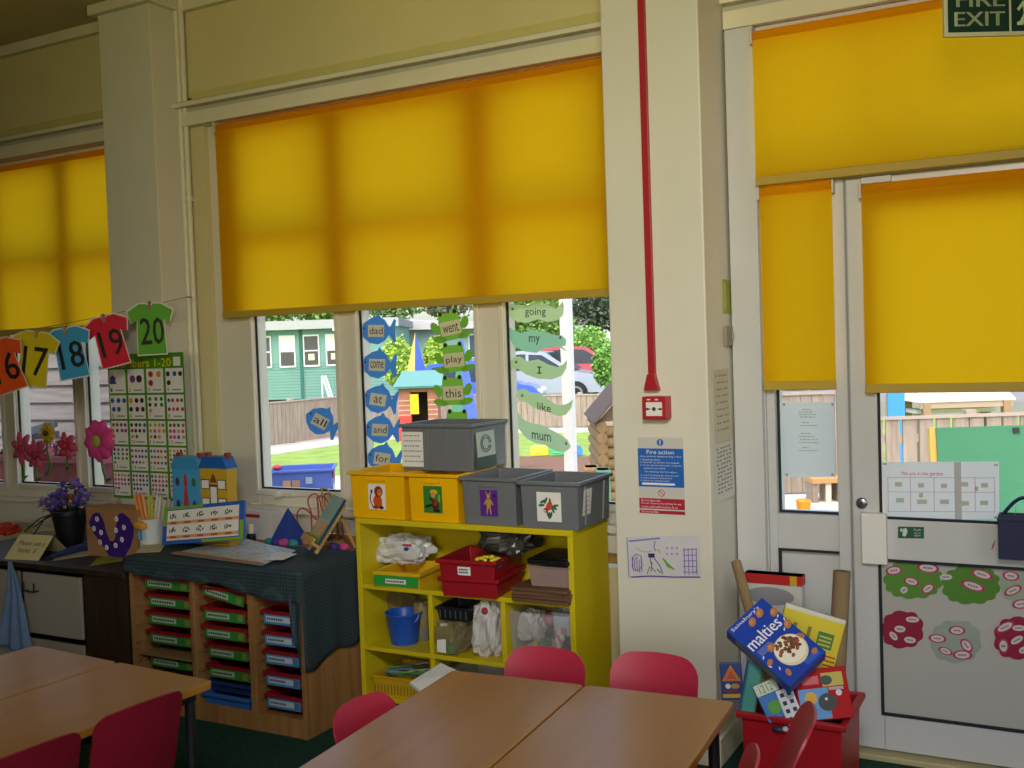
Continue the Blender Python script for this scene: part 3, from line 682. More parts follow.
# grey tub standing across the two yellow ones
p0 = at(404, 470, Z=BZ+HY+.001); p1 = at(472, 471, Z=BZ+HY+.001)
UGX0, UGX1, UGY = at(398, 428, Y=p0.y).x, at(472, 428, Y=p0.y).x, p0.y
t = thing('storage_tub', 'grey tub stacked on top of the two yellow tubs, handwritten note on its side', 'tub', ((UGX0+UGX1)/2, UGY, BZ+HY+.0005), 0, 'storage tubs on the bookcase')
W = UGX1-UGX0; b = MB(); h = at(435, 424.5, Y=UGY).z-BZ-HY; tub_mesh(b, W*.93, .28, W, .30, h, GREY, .004, .011); r = b
for xx in (-W*.12, -W*.16, W*.485, W*.15): r.tube([(xx, .010, h-.02), (xx*.955, .016, .008)], .005, GREY, 6)
b.build('tub_body', t, .003)
c = MB(Matrix.Translation((-W*.325, .009, h*.47)) @ Matrix.Rotation(-.006, 4, 'X')); c.box(-.052, .052, -.002, 0, -.074, .068, PAPER)
for k in range(6):
    z = .05-k*.021; x = -.040
    while x < .03+.01*(k % 2): ln = .006+.010*random.random(); c.box(x, x+ln, -.0026, -.002, z, z+.005, mat('#8d8fa0', .8)); x += ln+.004
c.build('handwritten_note', t)
c = MB(Matrix.Translation((W/2-.005, .13, h*.52)) @ Matrix.Rotation(PI/2, 4, 'Z') @ Matrix.Rotation(-.05, 4, 'X')); c.box(-.09, .055, -.002, 0, -.045, .055, mat('#b9c2b4', .6)); c.box(-.1, .06, -.0015, 0, -.09, -.045, mat('#4a5a52', .7))
for rr in (.034, .024): c.tube([(-.02+rr*math.cos(a*.35)*1.2, -.003, .006+rr*math.sin(a*.35)) for a in range(18)], .0022, mat('#5a6a60', .7), 5)
c.build('picture_card', t)
# ------------------------------------------------------------------ things on the bookcase shelves
def crumple(b, c, r, m, seed, seg=34, rings=22, amp=.22, fine=.22):
    rn = random.Random(seed); ph = [rn.random()*6.28 for _ in range(9)]
    def f(u, v):
        a = u*2*PI; t = v*PI
        d = 1+amp*(math.sin(3*a+ph[0]+2*t)*.5+math.sin(5*a-3*t+ph[1])*.35+math.sin(8*a+5*t+ph[2])*.25+math.sin(7*t+ph[3])*.2+math.sin(13*a+6*t+ph[4])*fine+math.sin(9*a-11*t+ph[5])*fine)
        sq = .72
        def p(x): return math.copysign(abs(x)**sq, x)
        return (c[0]+r[0]*d*p(math.sin(t))*p(math.cos(a)), c[1]+r[1]*d*p(math.sin(t))*p(math.sin(a)), max(c[2]-r[2], c[2]-r[2]*p(math.cos(t))*d))
    return b.grid(f, seg, rings, m, None, 0, seg < 20)
SY = 3.452
# yellow tray with green front
t = thing('storage_tray', 'shallow yellow tray with a green front label on the middle shelf, left', 'tray', (at(396, 580, Y=3.42).x, 3.420, SM), .06)
b = MB(); tub_mesh(b, .205, .24, .222, .255, .064, mat('#e0b41a', .45)); b.build('tray_body', t, .002)
b = MB(); b.box(-.104, .100, .001, .005, .006, .05, mat('#2f9a3e', .5)); b.box(-.05, .045, -.0005, .001, .018, .036, PAPER)
for k in range(8): b.box(-.045+k*.0105, -.038+k*.0105, -.001, -.0005, .023, .031, INK)
b.build('label_plate', t)
b = MB(); p = at(402, 562, Y=3.6); crumple(b, (p.x, 3.60, SM+.125), (.13, .075, .055), mat('#d6d6d2', .3, .6), 3)
o = solo(b, 'plastic_bag', 'white crumpled plastic bag slumped behind the yellow tray', 'bag'); o.location.z = SM+.064
b = MB(); b.disc(0, 0, .012, .008, 0, mat('#2b3f9a', .6)); b.box(-.02, .02, -.0, .001, .012, .02, mat('#b52a35', .6))
o2 = b.build('printed_mark', o); o2.location = (.075, -.078, .075); o2.rotation_euler = (-.35, 0, .1)
# two red trays
RT = mat('#9a1420', .4, .5, .05, 6)
def red_tray(label, x, y, z, rz, lab):
    t = thing('storage_tray', label, 'tray', (x, y, z), rz, 'red trays stacked in the bookcase')
    b = MB(); tub_mesh(b, .225, .26, .258, .29, .076, RT, .004, .012); b.build('tray_body', t, .003)
    if lab:
        b = MB(); b.box(-.035, .018, -.0008+.009, .0025+.009, .018, .05, PAPER, T(rx=.05)); 
        for k in range(2):
            for j in range(5): b.box(-.030+j*.008, -.024+j*.008, .0076, .0082, .026+k*.011, .032+k*.011, INK, T(rx=.05))
        b.build('name_label', t)
    return t
xr = at(471, 590, Y=3.40).x
red_tray('plain dark red tray underneath another red tray on the middle shelf', xr, 3.375, SM, .10, False)
red_tray('dark red tray with a white name label, stacked on another red tray', xr-.004, 3.368, SM+.070, .08, True)
b = MB(); p = at(486, 562, Y=3.42)
t = thing('bowl', 'small grey bowl of yellow pieces in the upper red tray', 'bowl', (p.x, 3.44, SM+.092))
b = MB(); b.lathe([(.028, 0), (.05, .02), (.062, .05), (.06, .052), (.048, .022), (.02, .006)], mat('#5d636b', .4), seg=24); b.build('bowl_body', t)
b = MB()
for k in range(26):
    a = random.random()*6.28; r = .045*math.sqrt(random.random()); b.ball((r*math.cos(a), r*math.sin(a), .046+.02*random.random()*(1-r/.06)), (.010, .008, .007), mat('#e6cf1a', .5), seg=7, rings=5)
b.build('yellow_pieces', t, kind='stuff')
b = MB(); p = at(505, 552, Y=3.52); crumple(b, (p.x, 3.55, SM+.185), (.11, .10, .06), mat('#3d3a35', .35, .6, .2, 8), 9); o = solo(b, 'plastic_bag', 'dark crumpled bag lying over the back of the red trays', 'bag'); o.location.z = SM+.1465
# four boards and a clear box with black lid
BRN = wood('#5d4330', '#7a5a40', .6, 0)
xb = at(541, 595, Y=3.40).x
for k in range(4):
    b = MB(T(rz=.05*(k % 3)-.03)); b.rrbox(-.125, .112, 0, .26, 0, .0125, .006, BRN)
    o = b.build('wooden_board', None, .002, None, ['brown board at the bottom of the stack under the lidded box', 'brown board second from the bottom of the stack under the lidded box', 'brown board third from the bottom of the stack under the lidded box', 'brown board on top of the stack, directly under the lidded box'][k], 'board', 'brown boards on the middle shelf')
    o.location = (xb+.004*((k*7) % 3-1), 3.40+.004*((k*5) % 3), SM+.0003+k*.0135)
t = thing('lidded_box', 'clear plastic box of pink pieces with a black lid, on the brown boards', 'box', (at(548, 575, Y=3.42).x, 3.425, SM+.0555), .04)
b = MB(); tub_mesh(b, .155, .19, .182, .215, .078, film('#b59a92', .55), .002, .004); b.build('box_body', t, .004)
b = MB(); crumple(b, (0, .107, .033), (.068, .085, .030), mat('#a8766c', .7, .2, .4, 30, bump=.6), 4, amp=.1); b.build('pink_pieces', t, kind='stuff')
b = MB(); b.rrbox(-.092, .092, -.004, .222, .085, .103, .02, mat('#15161a', .3, .5)); b.rrbox(-.075, .075, .012, .205, .103, .109, .02, mat('#15161a', .3, .5)); b.build('lid', t, .003)
# left cell, lower row
t = thing('bucket', 'blue plastic bucket on the lower shelf, left cell of the bookcase', 'bucket', (at(404, 640, Y=3.53).x, 3.535, SL))
b = MB(); b.lathe([(.056, 0), (.074, .12), (.080, .125), (.076, .13), (.070, .122), (.052, .004)], mat('#1f55b8', .4, .5), seg=28); b.build('bucket_body', t)
b = MB(); b.tube([(.076*math.cos(a), -.076*abs(math.sin(a))*.45, .12+.0*a-.05*math.sin(a)) for a in [PI*k/14 for k in range(15)]], .005, mat('#1f55b8', .4, .5)); b.build('handle', t)
b = MB(); crumple(b, (at(398, 612, Y=3.66).x, 3.65, SL+.12), (.10, .05, .10), film('#8a7a52', .5), 5); solo(b, 'plastic_bag', 'clear brownish bag standing behind the blue bucket', 'bag').location.z = SL
t = thing('jar', 'tall clear jar of blue and tan pieces beside the blue bucket', 'jar', (at(423, 640, Y=3.58).x-.015, 3.60, SL))
b = MB(); b.lathe([(.034, 0), (.036, .01), (.036, .15), (.03, .165)], film('#a89a6a', .5), seg=20); b.build('jar_body', t)
b = MB(); b.lathe([(.028, .003), (.032, .012), (.032, .05)], mat('#2f5f9a', .6), seg=16); b.lathe([(.032, .052), (.032, .13), (.02, .14)], mat('#a08a4c', .8, .2, .4, 60, bump=.6), seg=16); b.build('filling', t)
# centre cell
xm = at(466, 630, Y=3.5).x
t = thing('basket', 'black mesh basket tilted in the top of the centre cell of the bookcase', 'basket', (at(452, 620, Y=3.45).x, 3.45, SL+.135), .05)
b = MB(); tub_mesh(b, .13, .16, .155, .19, .055, mat('#1b1c20', .45), .004, .008)
for k in range(6): b.box(-.06+k*.023, -.055+k*.023, .006, .012, .01, .045, mat('#4a4c52', .5))
b.build('basket_body', t, .002)
b = MB(); crumple(b, (at(452, 640, Y=3.5).x, 3.515, SL+.067), (.077, .075, .067), film('#8f8560', .6), 11); o = solo(b, 'plastic_bag', 'clear bag of brownish pieces under the black basket', 'bag'); o.location.z = SL
b = MB(); b.box(-.03, .012, 0, .001, 0, .055, PAPER); b.box(.018, .05, 0, .001, .0, .035, mat('#5f7f4a', .7)); o2 = b.build('paper_label', o); o2.location = (0, -.083, .012)
b = MB(); crumple(b, (at(488, 620, Y=3.5).x, 3.52, SL+.11), (.060, .07, .11), mat('#d3cfc8', .75, .2, .1, 10), 14, amp=.16); o = solo(b, 'cloth_bag', 'white crumpled cloth bag standing right of the black basket', 'bag'); o.location.z = SL
b = MB(); b.ball((0, 0, 0), (.014, .010, .014), mat('#a8283a', .6)); o2 = b.build('red_tag', o); o2.location = (.012, -.066, .19)
# right cell
xq = at(540, 640, Y=3.46).x
t = thing('clear_crate', 'clear plastic crate of mixed craft bits, right cell of the bookcase', 'crate', (xq, 3.455, SL))
b = MB(); tub_mesh(b, .25, .24, .275, .27, .20, FILM, .002, .006); b.build('crate_body', t, .003)
b = MB(); crumple(b, (-.078, .10, .125), (.05, .06, .055), mat('#cfcac6', .6), 21, amp=.18); b.build('white_packet', t)
b = MB(); crumple(b, (-.015, .07, .04), (.06, .05, .035), mat('#b9b04a', .5), 22, amp=.2); crumple(b, (.0, .05, .06), (.025, .03, .03), mat('#3f6f58', .5), 23, amp=.2); b.build('packet', t)
b = MB(); b.ball((-.012, .12, .15), (.026, .026, .03), mat('#c06a82', .6)); b.build('pink_ball', t)
b = MB(); tub_mesh(b, .085, .08, .10, .10, .09, mat('#c9d3dc', .4), .003, .005, T(.072, .06, .105)); b.build('white_tub', t, .002)
b = MB()
for k in range(9): b.ball((.045+.012*(k % 3)+.01*random.random(), .035+.01*(k//3), .07+.014*k*.5), (.012, .008, .016), mat('#e6ddd6' if k % 2 else '#c58a8e', .6), seg=8, rings=6)
crumple(b, (.03, .06, .035), (.03, .03, .03), mat('#27366e', .5), 25); crumple(b, (.10, .05, .06), (.022, .03, .035), mat('#22273a', .5), 26); crumple(b, (.108, .045, .022), (.02, .03, .02), mat('#9c2433', .5), 27)
b.build('craft_bits', t, kind='stuff')
# bottom row
t = thing('basket', 'yellow slatted basket of pens on the bottom shelf of the bookcase', 'basket', (at(394, 680, Y=3.44).x, 3.44, SB), .04)
b = MB(); m = mat('#c9a21a', .45); tub_mesh(b, .20, .22, .225, .245, .085, m, .003, .006)
for k in range(14): b.box(-.10+k*.0155, -.095+k*.0155, .0055, .009, .012, .07, mat('#8f7212', .5), T(rx=-.05))
b.build('basket_body', t, .002)
for k in range(16):
    a = random.uniform(-.5, .5); cx = random.uniform(-.06, .06); cy = .05+random.random()*.14
    b = MB(); b.tube([(cx-.055*math.cos(a), cy-.055*math.sin(a), .070+.012*random.random()), (cx+.055*math.cos(a), cy+.055*math.sin(a), .078+.016*random.random())], .004, mat(['#3f9a6a', '#5f8fc0', '#c9c9c0', '#8fae3a', '#2f6f5f'][k % 5], .5), 6)
    b.build('pen', t)
t = thing('storage_tray', 'tray with a green front on the bottom shelf, mostly behind the white card', 'tray', (at(470, 676, Y=3.44).x, 3.44, SB))
b = MB(); tub_mesh(b, .26, .26, .29, .29, .13, mat('#d8d6cc', .5)); b.build('tray_body', t, .002)
b = MB(); b.box(-.08, .12, -.001, .003, .085, .122, mat('#3a9a40', .5)); b.build('label_plate', t)
# white card leaning on the bottom shelf
A_, B_, C_, D_ = at(410, 682, Y=3.22), at(441, 663, Y=3.40), at(460, 672, Y=3.40), at(424, 694, Y=3.22)
zf = .09
b = MB(); b.add([A_, D_, C_, B_], [(0, 1, 2, 3)], mat('#e2e2dc', .6)); 
n_ = (D_-A_).cross(B_-A_).normalized()
b.add([v-n_*.012 for v in (A_, D_, C_, B_)]+[A_, D_, C_, B_], [(3, 2, 1, 0), (0, 1, 5, 4), (1, 2, 6, 5), (2, 3, 7, 6), (3, 0, 4, 7)], mat('#cfcfc8', .6))
b.box(-.03, .03, -.02, .02, 0, .0, PAPER) if False else None
solo(b, 'white_card', 'white card sticking out from the bottom shelf beside the table corner', 'card')

# ------------------------------------------------------------------ number shirts on a string
SA = at(187, 297, Y=3.70); SB_ = at(-70, 344, D=4.75)
def str_pt(t): p = SA.lerp(SB_, t); p.z -= .02*math.sin(PI*t)*1.0; return p
b = MB(); b.tube([str_pt(k/16) for k in range(17)], .0016, mat('#6f6a58', .7), 6); b.tube([SA, SA+Vector((0, .03, 0))], .004, mat('#8a8468', .6), 6)
b.build('string', None, 0, None, 'thin string carrying the number shirts from the pipe past the left window', 'string')
SHIRT = [(-.25, .5), (-.08, .5), (0, .44), (.08, .5), (.25, .5), (.52, .36), (.44, .12), (.30, .18), (.33, -.5), (-.33, -.5), (-.30, .18), (-.44, .12), (-.52, .36)]
def shirt(num, px, py, w, h, roll, col, label, edge, shear=0):
    # hangs from the string at pixel column px
    ang = math.atan2(CR.y, CR.x)
    dz_ = {'16': .016, '17': .004, '18': .012, '19': .020, '20': .028}[num]; best = min((k/200 for k in range(201)), key=lambda t: abs((lambda p: 512+F_PX*(p-EYEV).dot(CR)/(p-EYEV).dot(CF))(str_pt(t))-px))
    P = str_pt(best); d = (P-EYEV).dot(CF); k = d/F_PX
    c = at(px, py, D=d-dz_)
    M = Matrix.Translation(c) @ Matrix.Rotation(ang, 4, 'Z') @ Matrix.Rotation(-roll, 4, 'Y')
    W, Hh = w*k, h*k
    t = thing('number_shirt', label, 'number card', c, 0, 'laminated number shirts on the string'); Mi = Matrix.Translation(-c) @ M
    b = MB(Mi); m = mat(col, .18, .6, coat=.6)
    b.yprism([(x*W, z*Hh) for x, z in SHIRT], -.001, .001, m); b.yprism([(x*W*1.06, z*Hh*1.05) for x, z in SHIRT], 0, .0015, mat(edge, .2, .6, coat=.5))
    b.build('shirt_card', t)
    b = MB(Mi); kk = mat('#15161a', .3, .5)
    n = len(num); x0, x1 = (-.25, .29)
    b.text(num, x0*W, x1*W, -.30*Hh, .22*Hh, -.0016, kk)
    # heavier strokes
    b.text(num, x0*W+.003, x1*W+.003, -.30*Hh, .22*Hh, -.0017, kk); b.text(num, x0*W, x1*W, -.30*Hh-.003, .22*Hh+.002, -.0018, kk)
    b.build('number', t)
    pg = MB(); pc = M @ Vector((0, -.004, .47*Hh)); Mp = Matrix.Translation(pc) @ Matrix.Rotation(ang, 4, 'Z') @ Matrix.Rotation(-roll, 4, 'Y')
    pm = mat('#a86a72' if num in ('20', '19') else '#b08a52', .6)
    pg.box(-.006, .006, -.006, .002, -.02, .02, pm, Mp); pg.box(-.006, .006, .004, .010, -.02, .02, pm, Mp); pg.box(-.005, .005, .0, .006, -.002, .004, mat('#8a8f96', .3, metal=.8), Mp)
    return solo(pg, 'clothes_peg', 'small clothes peg at the top of the %s shirt' % num, 'peg', 'clothes pegs on the string')
shirt('20', 151, 329, 43, 50, .02, '#63ad3c', 'green shirt card numbered 20 pegged nearest the pier pipe', '#d7e6d2')
shirt('19', 110, 341, 43, 50, .22, '#d3273f', 'red shirt card numbered 19 pegged between 18 and 20', '#e3cfd6')
shirt('18', 70, 353, 44, 50, .16, '#3f9fd0', 'blue shirt card numbered 18 with shiny reflections', '#cfe0ea')
shirt('17', 34, 359, 44, 54, -.16, '#d6c21c', 'yellow shirt card numbered 17 pegged left of the blue one', '#dcd6b0')
shirt('16', 4, 366, 46, 52, .30, '#e2541f', 'orange shirt card numbered 16 at the left edge of the photo', '#e0c3b0')

# ------------------------------------------------------------------ pipes on the left pier
for i, (pa, pb, r) in enumerate((((175, 6), (183.5, 300), .011), ((184.5, 6), (190, 300), .011))):
    a = at(*pa, Y=3.78 if i == 0 else 3.80); c = at(*pb, Y=3.78 if i == 0 else 3.80); x = (a.x+c.x)/2
    b = MB(); b.tube([(x, 3.80, .05), (x, 3.80, H)], .0125, CREAM, 12)
    for z in (.9, 2.27): b.tube([(x, 3.80, z), (x, 3.80, z+.025)], .017, CREAM, 12); b.box(x-.006, x+.006, 3.80, 3.83, z, z+.02, CREAM)
    b.build('pipe', None, 0, None, ['cream painted pipe running up beside the left pier, the one nearer the pier', 'cream painted pipe running up beside the left pier, the one nearer the window'][i], 'pipe', 'pipes by the left pier')

# ------------------------------------------------------------------ poster of numbers
PY = 3.625
def poster():
    b = MB(); g = mat('#4e8c1f', .55, .3)
    P = [at(108, 352, Y=PY), at(183, 352, Y=PY), at(187, 500, Y=PY), at(112, 503, Y=PY)]
    x0, x1 = at(110.5, 425, Y=PY).x, P[1].x; z1, z0 = P[1].z, at(180, 501, Y=PY).z
    b.box(x0, x1, PY, PY+.0015, z0, z1, g)
    W, Hh = x1-x0, z1-z0
    b.text('Numbers 1-20', x0+W*.07, x0+W*.84, z1-Hh*.092, z1-Hh*.035, PY-.0006, mat('#e5cf2a', .6))
    b.quad(x0+W*.87, x0+W*.96, z1-Hh*.09, z1-Hh*.03, PY-.0006, PAPER)
    rn = random.Random(5); cols = ['#b5262f', '#2f55a8', '#2d7d3a', '#d39a1f', '#7a3a86', '#3a2a28', '#c84f8a']
    cw = W/4; ch = Hh*.182
    for r in range(5):
        for c in range(4):
            n = r*4+c+1; a = x0+c*cw+cw*.06; e = a+cw*.88; t = z1-Hh*.105-r*ch*.98; o = t-ch*.9
            b.quad(a, e, o, t, PY-.0006, PAPER)
            b.text(str(n), a+cw*.05, a+cw*.05+cw*(.10 if n < 10 else .20), o+ch*.05, o+ch*.19, PY-.0012, mat('#a82a3a', .6)); b.quad(a+cw*.32, e-cw*.12, o+ch*.08, o+ch*.13, PY-.0012, mat('#9a8f8a', .7))
            nc = max(1, math.ceil(math.sqrt(n*1.2))); nr = math.ceil(n/nc); k = 0; main = rn.choice(cols)
            for j in range(nr):
                for i in range(nc):
                    if k >= n: break
                    k += 1; cx = a+cw*.88*(i+.5)/nc+rn.uniform(-.1, .1)*cw/nc; cz = t-ch*.66*(j+.5)/nr-ch*.04
                    s = min(cw*.30/nc, ch*.24/nr)
                    b.disc(cx, cz, s*1.05, s, PY-.0012, mat(main if rn.random() < .55 else rn.choice(cols), .6), seg=8)
                    if n == 1: b.quad(cx-s*1.2, cx+s*1.2, cz-s*1.2, cz-s*.6, PY-.0014, mat('#2f55a8', .6)); b.quad(cx-s*.05, cx+s*.05, cz, cz+s*1.4, PY-.0014, mat('#3a2a28', .6))
    o = solo(b, 'number_poster', 'green number poster with a grid of pictures hanging on the left pier', 'poster')
poster()

# ------------------------------------------------------------------ on the cupboard
def cupz(px, py): return at(px, py, Z=CZ)
p = cupz(71, 543); p = Vector((p.x, min(p.y, 3.50), CZ)); p.x = at(71, 543, Y=p.y).x
t = thing('flower_pot', 'black pot of purple artificial flowers on the dark cupboard below the left window', 'plant', p)
b = MB(); b.lathe([(.058, 0), (.085, .155), (.09, .158), (.09, .175), (.08, .175), (.055, .02)], mat('#17181b', .4, .5), seg=28); b.build('pot', t)
b = MB(); b.lathe([(.078, .15), (.04, .16), (.002, .162)], mat('#2c221a', .95), seg=20); b.build('soil', t)
LEAF = mat('#2c3a22', .6, .3, .2, 20); rn = random.Random(2)
def leaf(b, base, tip, w, m):
    base, tip = Vector(base), Vector(tip); d = tip-base; s = d.cross(Vector((0, 0, 1))).normalized()*w; mid = base+d*.5+Vector((0, 0, w*.6))
    b.add([base, mid-s, tip, mid+s, mid-Vector((0, 0, w*.3))], [(0, 1, 4), (1, 2, 4), (2, 3, 4), (3, 0, 4)], m)
sp = [(-.02, 0, .25, '#6f5fae'), (.03, -.05, .235, '#6a5ab0'), (-.05, -.04, .225, '#7a68b8'), (0, .05, .27, '#8672c0'), (.05, .03, .265, '#6f5fae'), (-.03, -.07, .20, '#7a68b8'), (.105, -.01, .25, '#7d6ebb'), (.075, -.05, .23, '#a0643a'), (-.15, -.03, .205, '#a07ab8'), (.02, -.085, .195, '#6a5ab0'), (.06, .0, .285, '#8b6fb8'), (-.01, -.02, .285, '#6a5ab0'), (.0, -.06, .255, '#7c6cc0'), (.045, -.06, .20, '#6a5ab0'), (-.06, .0, .25, '#7565b4'), (.09, -.03, .215, '#7d6ebb'), (-.125, -.05, .195, '#9a72b4'), (.03, .02, .30, '#8672c0'), (.15, -.01, .235, '#7d6ebb'), (.13, -.03, .20, '#6a5ab0'), (-.09, -.03, .225, '#7565b4'), (-.075, -.06, .18, '#7a68b8')]
for i, (x, y, z, c) in enumerate(sp):
    b = MB(); b.tube([(x*.3, y*.3, .16), (x*.7, y*.7, .16+(z-.16)*.6), (x, y, z)], .0025, LEAF, 6); b.build('stem', t)
    b = MB()
    for j in range(22):
        a = rn.random()*6.28; e = rn.uniform(-.3, 1.5); r = .041
        d = Vector((math.cos(a)*math.cos(e), math.sin(a)*math.cos(e), math.sin(e)))
        leaf(b, Vector((x, y, z))+d*.006, Vector((x, y, z))+d*r, .010, mat(c, .7, .2))
    b.ball((x, y, z), .008, mat('#c9b060' if i % 3 else '#5a3f8a', .7), seg=8, rings=6); b.build('flower', t)
for j in range(14):
    a = rn.random()*6.28; r = rn.uniform(.10, .17); b = MB(); leaf(b, (0, 0, .165), (r*math.cos(a), r*math.sin(a)*.7, .165+rn.uniform(-.02, .06)), .018, LEAF); b.build('leaf', t)
for j, (x, z) in enumerate(((-.22, .03), (-.27, .06), (-.19, .09))):
    b = MB(); b.tube([(-.04, -.02, .17), (x*.6, -.05, .12+z*.2), (x, -.06, z)], .003, LEAF, 6)
    for k in range(5): leaf(b, (x*(.6+.08*k), -.052, .11-.015*k), (x*(.6+.08*k)-.02, -.07, .13-.015*k+.02*(k % 2)), .006, LEAF)
    b.build('trailing_stem', t)

# cardboard box with a purple letter horseshoe
a, c = cupz(88, 554), cupz(139, 552); yb = 3.33
a = at(88, 554, Y=yb); c = at(138, 552, Y=yb); z1 = at(112, 509, Y=yb).z; wd = c.x-a.x
t = thing('cardboard_box', 'brown cardboard box with a purple horseshoe of letters on its front', 'box', ((a.x+c.x)/2, yb, CZ+.001))
CARD = mat('#a57a4e', .75, .2, .08, 6); Z1 = z1-CZ
b = MB(); b.box(-wd/2, wd/2, 0, .13, 0, Z1, CARD); b.box(-wd/2, wd/2, -.001, .0, Z1*.48, Z1*.49, CARD); b.build('carton', t, .004)
hs = [(-.30, .40), (-.36, .36), (-.44, .18), (-.36, -.02), (-.20, -.24), (-.07, -.46), (.08, -.50), (.24, -.46), (.36, -.25), (.43, -.02), (.44, .16), (.36, .34), (.24, .43), (.16, .40), (.10, .15), (.08, -.08), (.04, -.16), (-.04, -.16), (-.10, .0), (-.14, .22), (-.22, .40)]
b = MB(); b.yprism([(x*wd, Z1*(.5+z)) for x, z in hs], -.003, 0, mat('#3f1f7a', .7, .2))
for i, (x, z, ch) in enumerate(((-.27, .27, 'a'), (-.34, .07, 'n'), (-.20, .0, 's'), (-.23, -.2, 'e'), (-.10, -.30, 'c'), (.12, .30, 'o'), (.26, .14, 'r'), (.10, .07, 'm'), (.21, -.11, 'b'), (.08, -.24, 'd'))):
    cx, cz = x*wd, Z1*(.5+z); b.disc(cx, cz, .0125, .0125, -.0036, PAPER); b.text(ch, cx-.006, cx+.006, cz-.007, cz+.007, -.0042, mat('#222', .7) if False else INK, None, True)
b.build('letter_horseshoe', t)
# tub of paper fans
yb = 3.36; q = at(152, 545, Y=yb); t = thing('craft_pot', 'white and blue pot holding folded paper fans, beside the cardboard box', 'pot', (q.x, yb, UZ+.008 if False else q.z-.004))
hgt = at(152, 517, Y=yb).z-q.z
b = MB(); b.lathe([(.052, 0), (.058, hgt*.95), (.060, hgt), (.056, hgt), (.050, .006)], mat('#cfd3d2', .5), seg=24)
for k in range(5): a = -PI*.85+k*.33; b.cbox(0, 0, 0, .016, .002, hgt*.4, mat('#5f9ac8' if k % 2 else '#9cc3dc', .5), Matrix.Translation((.0565*math.cos(a), .0565*math.sin(a), hgt*.5)) @ Matrix.Rotation(a+PI/2, 4, 'Z'))
b.build('pot_body', t)
for k, (x, lean, w_, c, hh) in enumerate(((-.030, -.24, .046, '#d98a4a', .17), (-.020, -.16, .040, '#e0a46a', .165), (.0, .03, .036, '#b9b44a', .16), (.018, .22, .038, '#cfcabb', .16), (.030, .33, .032, '#bfb9a8', .15), (.036, .42, .022, '#a9b08a', .16))):
    b = MB(T(x, -.01+.006*k, hgt*.55, 0, lean, 0))
    for j in range(4): b.grid(lambda u, v: ((u-.5)*w_/4+(j-1.5)*w_/4, .004*((-1)**j)*(u-.5), hh*v), 1, 1, mat(c, .7, .2), thick=.001)
    b.build('paper_fan', t)
b = MB(T(.002, -.064, hgt*.8)); crumple(b, (0, 0, 0), (.034, .012, .018), mat('#d79a2c', .7), 33, 14, 8); b.build('orange_trim', t)
# tent card sign
def card_on(label, pts, z, col, name='paper_card', th=.0012, txt=None, cat='card'):
    P = [at(x, y, Z=z+.001) for x, y in pts]; b = MB(); n = len(P); m = mat(col, .7, .2, .04, 10)
    b.add(P+[v+Vector((0, 0, th)) for v in P], [tuple(range(n-1, -1, -1)), tuple(range(n, 2*n))]+[(i, (i+1) % n, n+(i+1) % n, n+i) for i in range(n)], m)
    c = sum(P, Vector())/n
    if txt:
        ex = (P[1]-P[0]); ez = P[0]-P[3]; M = Matrix((( ex.x, 0, ez.x, P[3].x), (ex.y, 0, ez.y, P[3].y), (ex.z, 1, ez.z, z+.0032), (0, 0, 0, 1)))
        for s, u0, u1, v0, v1 in txt: b.text(s, u0, u1, v0, v1, 0, INK, M)
    return solo(b, name, label, cat)
q0, q1, q2, q3 = at(4, 559, Y=3.13), at(38, 561, Y=3.16), at(49, 539, Y=3.24), at(20, 534, Y=3.24); q2 = q1+q3-q0
b = MB(); b.add([q0, q1, q2, q3], [(0, 1, 2, 3)], mat('#cfc58f', .7)); nn = (q1-q0).cross(q3-q0).normalized()
b.add([v-nn*.002 for v in (q0, q1, q2, q3)], [(3, 2, 1, 0)], mat('#cfc58f', .7))
ex, ez = q1-q0, q3-q0
M = Matrix(((ex.x, -nn.x, ez.x, q0.x+nn.x*.002), (ex.y, -nn.y, ez.y, q0.y+nn.y*.002), (ex.z, -nn.z, ez.z, q0.z+nn.z*.002), (0, 0, 0, 1)))
b.text('Please use a', .16, .92, .56, .74, 0, INK, M); b.text('basket', .26, .62, .28, .46, 0, INK, M); b.text('X', .70, .80, .27, .45, 0, INK, M)
bk = [q2, q3, q3+Vector((0, .09, q0.z-q3.z)), q2+Vector((0, .09, q1.z-q2.z))]; b.add(bk, [(0, 1, 2, 3)], mat('#b5ad7c', .7))
o = solo(b, 'sign_card', 'cream folded sign with handwriting at the front of the dark cupboard', 'sign')
card_on('long cream paper strip lying on the cupboard before the cardboard box', [(52, 561), (92, 555), (86, 550), (60, 553)], CZ, '#b5ab86')
for k, (pts, c, lb) in enumerate((([(90, 566), (122, 561), (130, 553), (104, 557), (96, 559)], '#8f9a2a', 'lime green cut-out leaf lying at the corner of the drawer unit'), ([(78, 550), (108, 548), (104, 544), (84, 546)], '#5f7a2a', 'olive green cut-out leaf under the cardboard box front'))):
    card_on(lb, pts, CZ+.002, c, 'paper_leaf', cat='paper leaf')
b = MB(); pts = [at(x, y, Z=CZ+.02) for x, y in ((52, 556), (75, 549), (100, 543), (118, 541))]; b.tube(pts, [.008, .018, .020, .01], mat('#27386b', .8), 10); b.tube([v+Vector((0, -.03, -.006)) for v in pts], [.005, .012, .014, .006], mat('#1f2a52', .8), 10); solo(b, 'scarf', 'dark blue rolled scarf lying on the dark cupboard', 'scarf')
b = MB(); q = at(6, 535, Z=CZ); crumple(b, (q.x, q.y, CZ+.03), (.07, .05, .03), mat('#b3341f', .6, .3, .2, 20), 41); o = solo(b, 'paper_flower', 'red and orange crumpled paper at the far left of the cupboard', 'craft'); o.location.z = CZ+.001
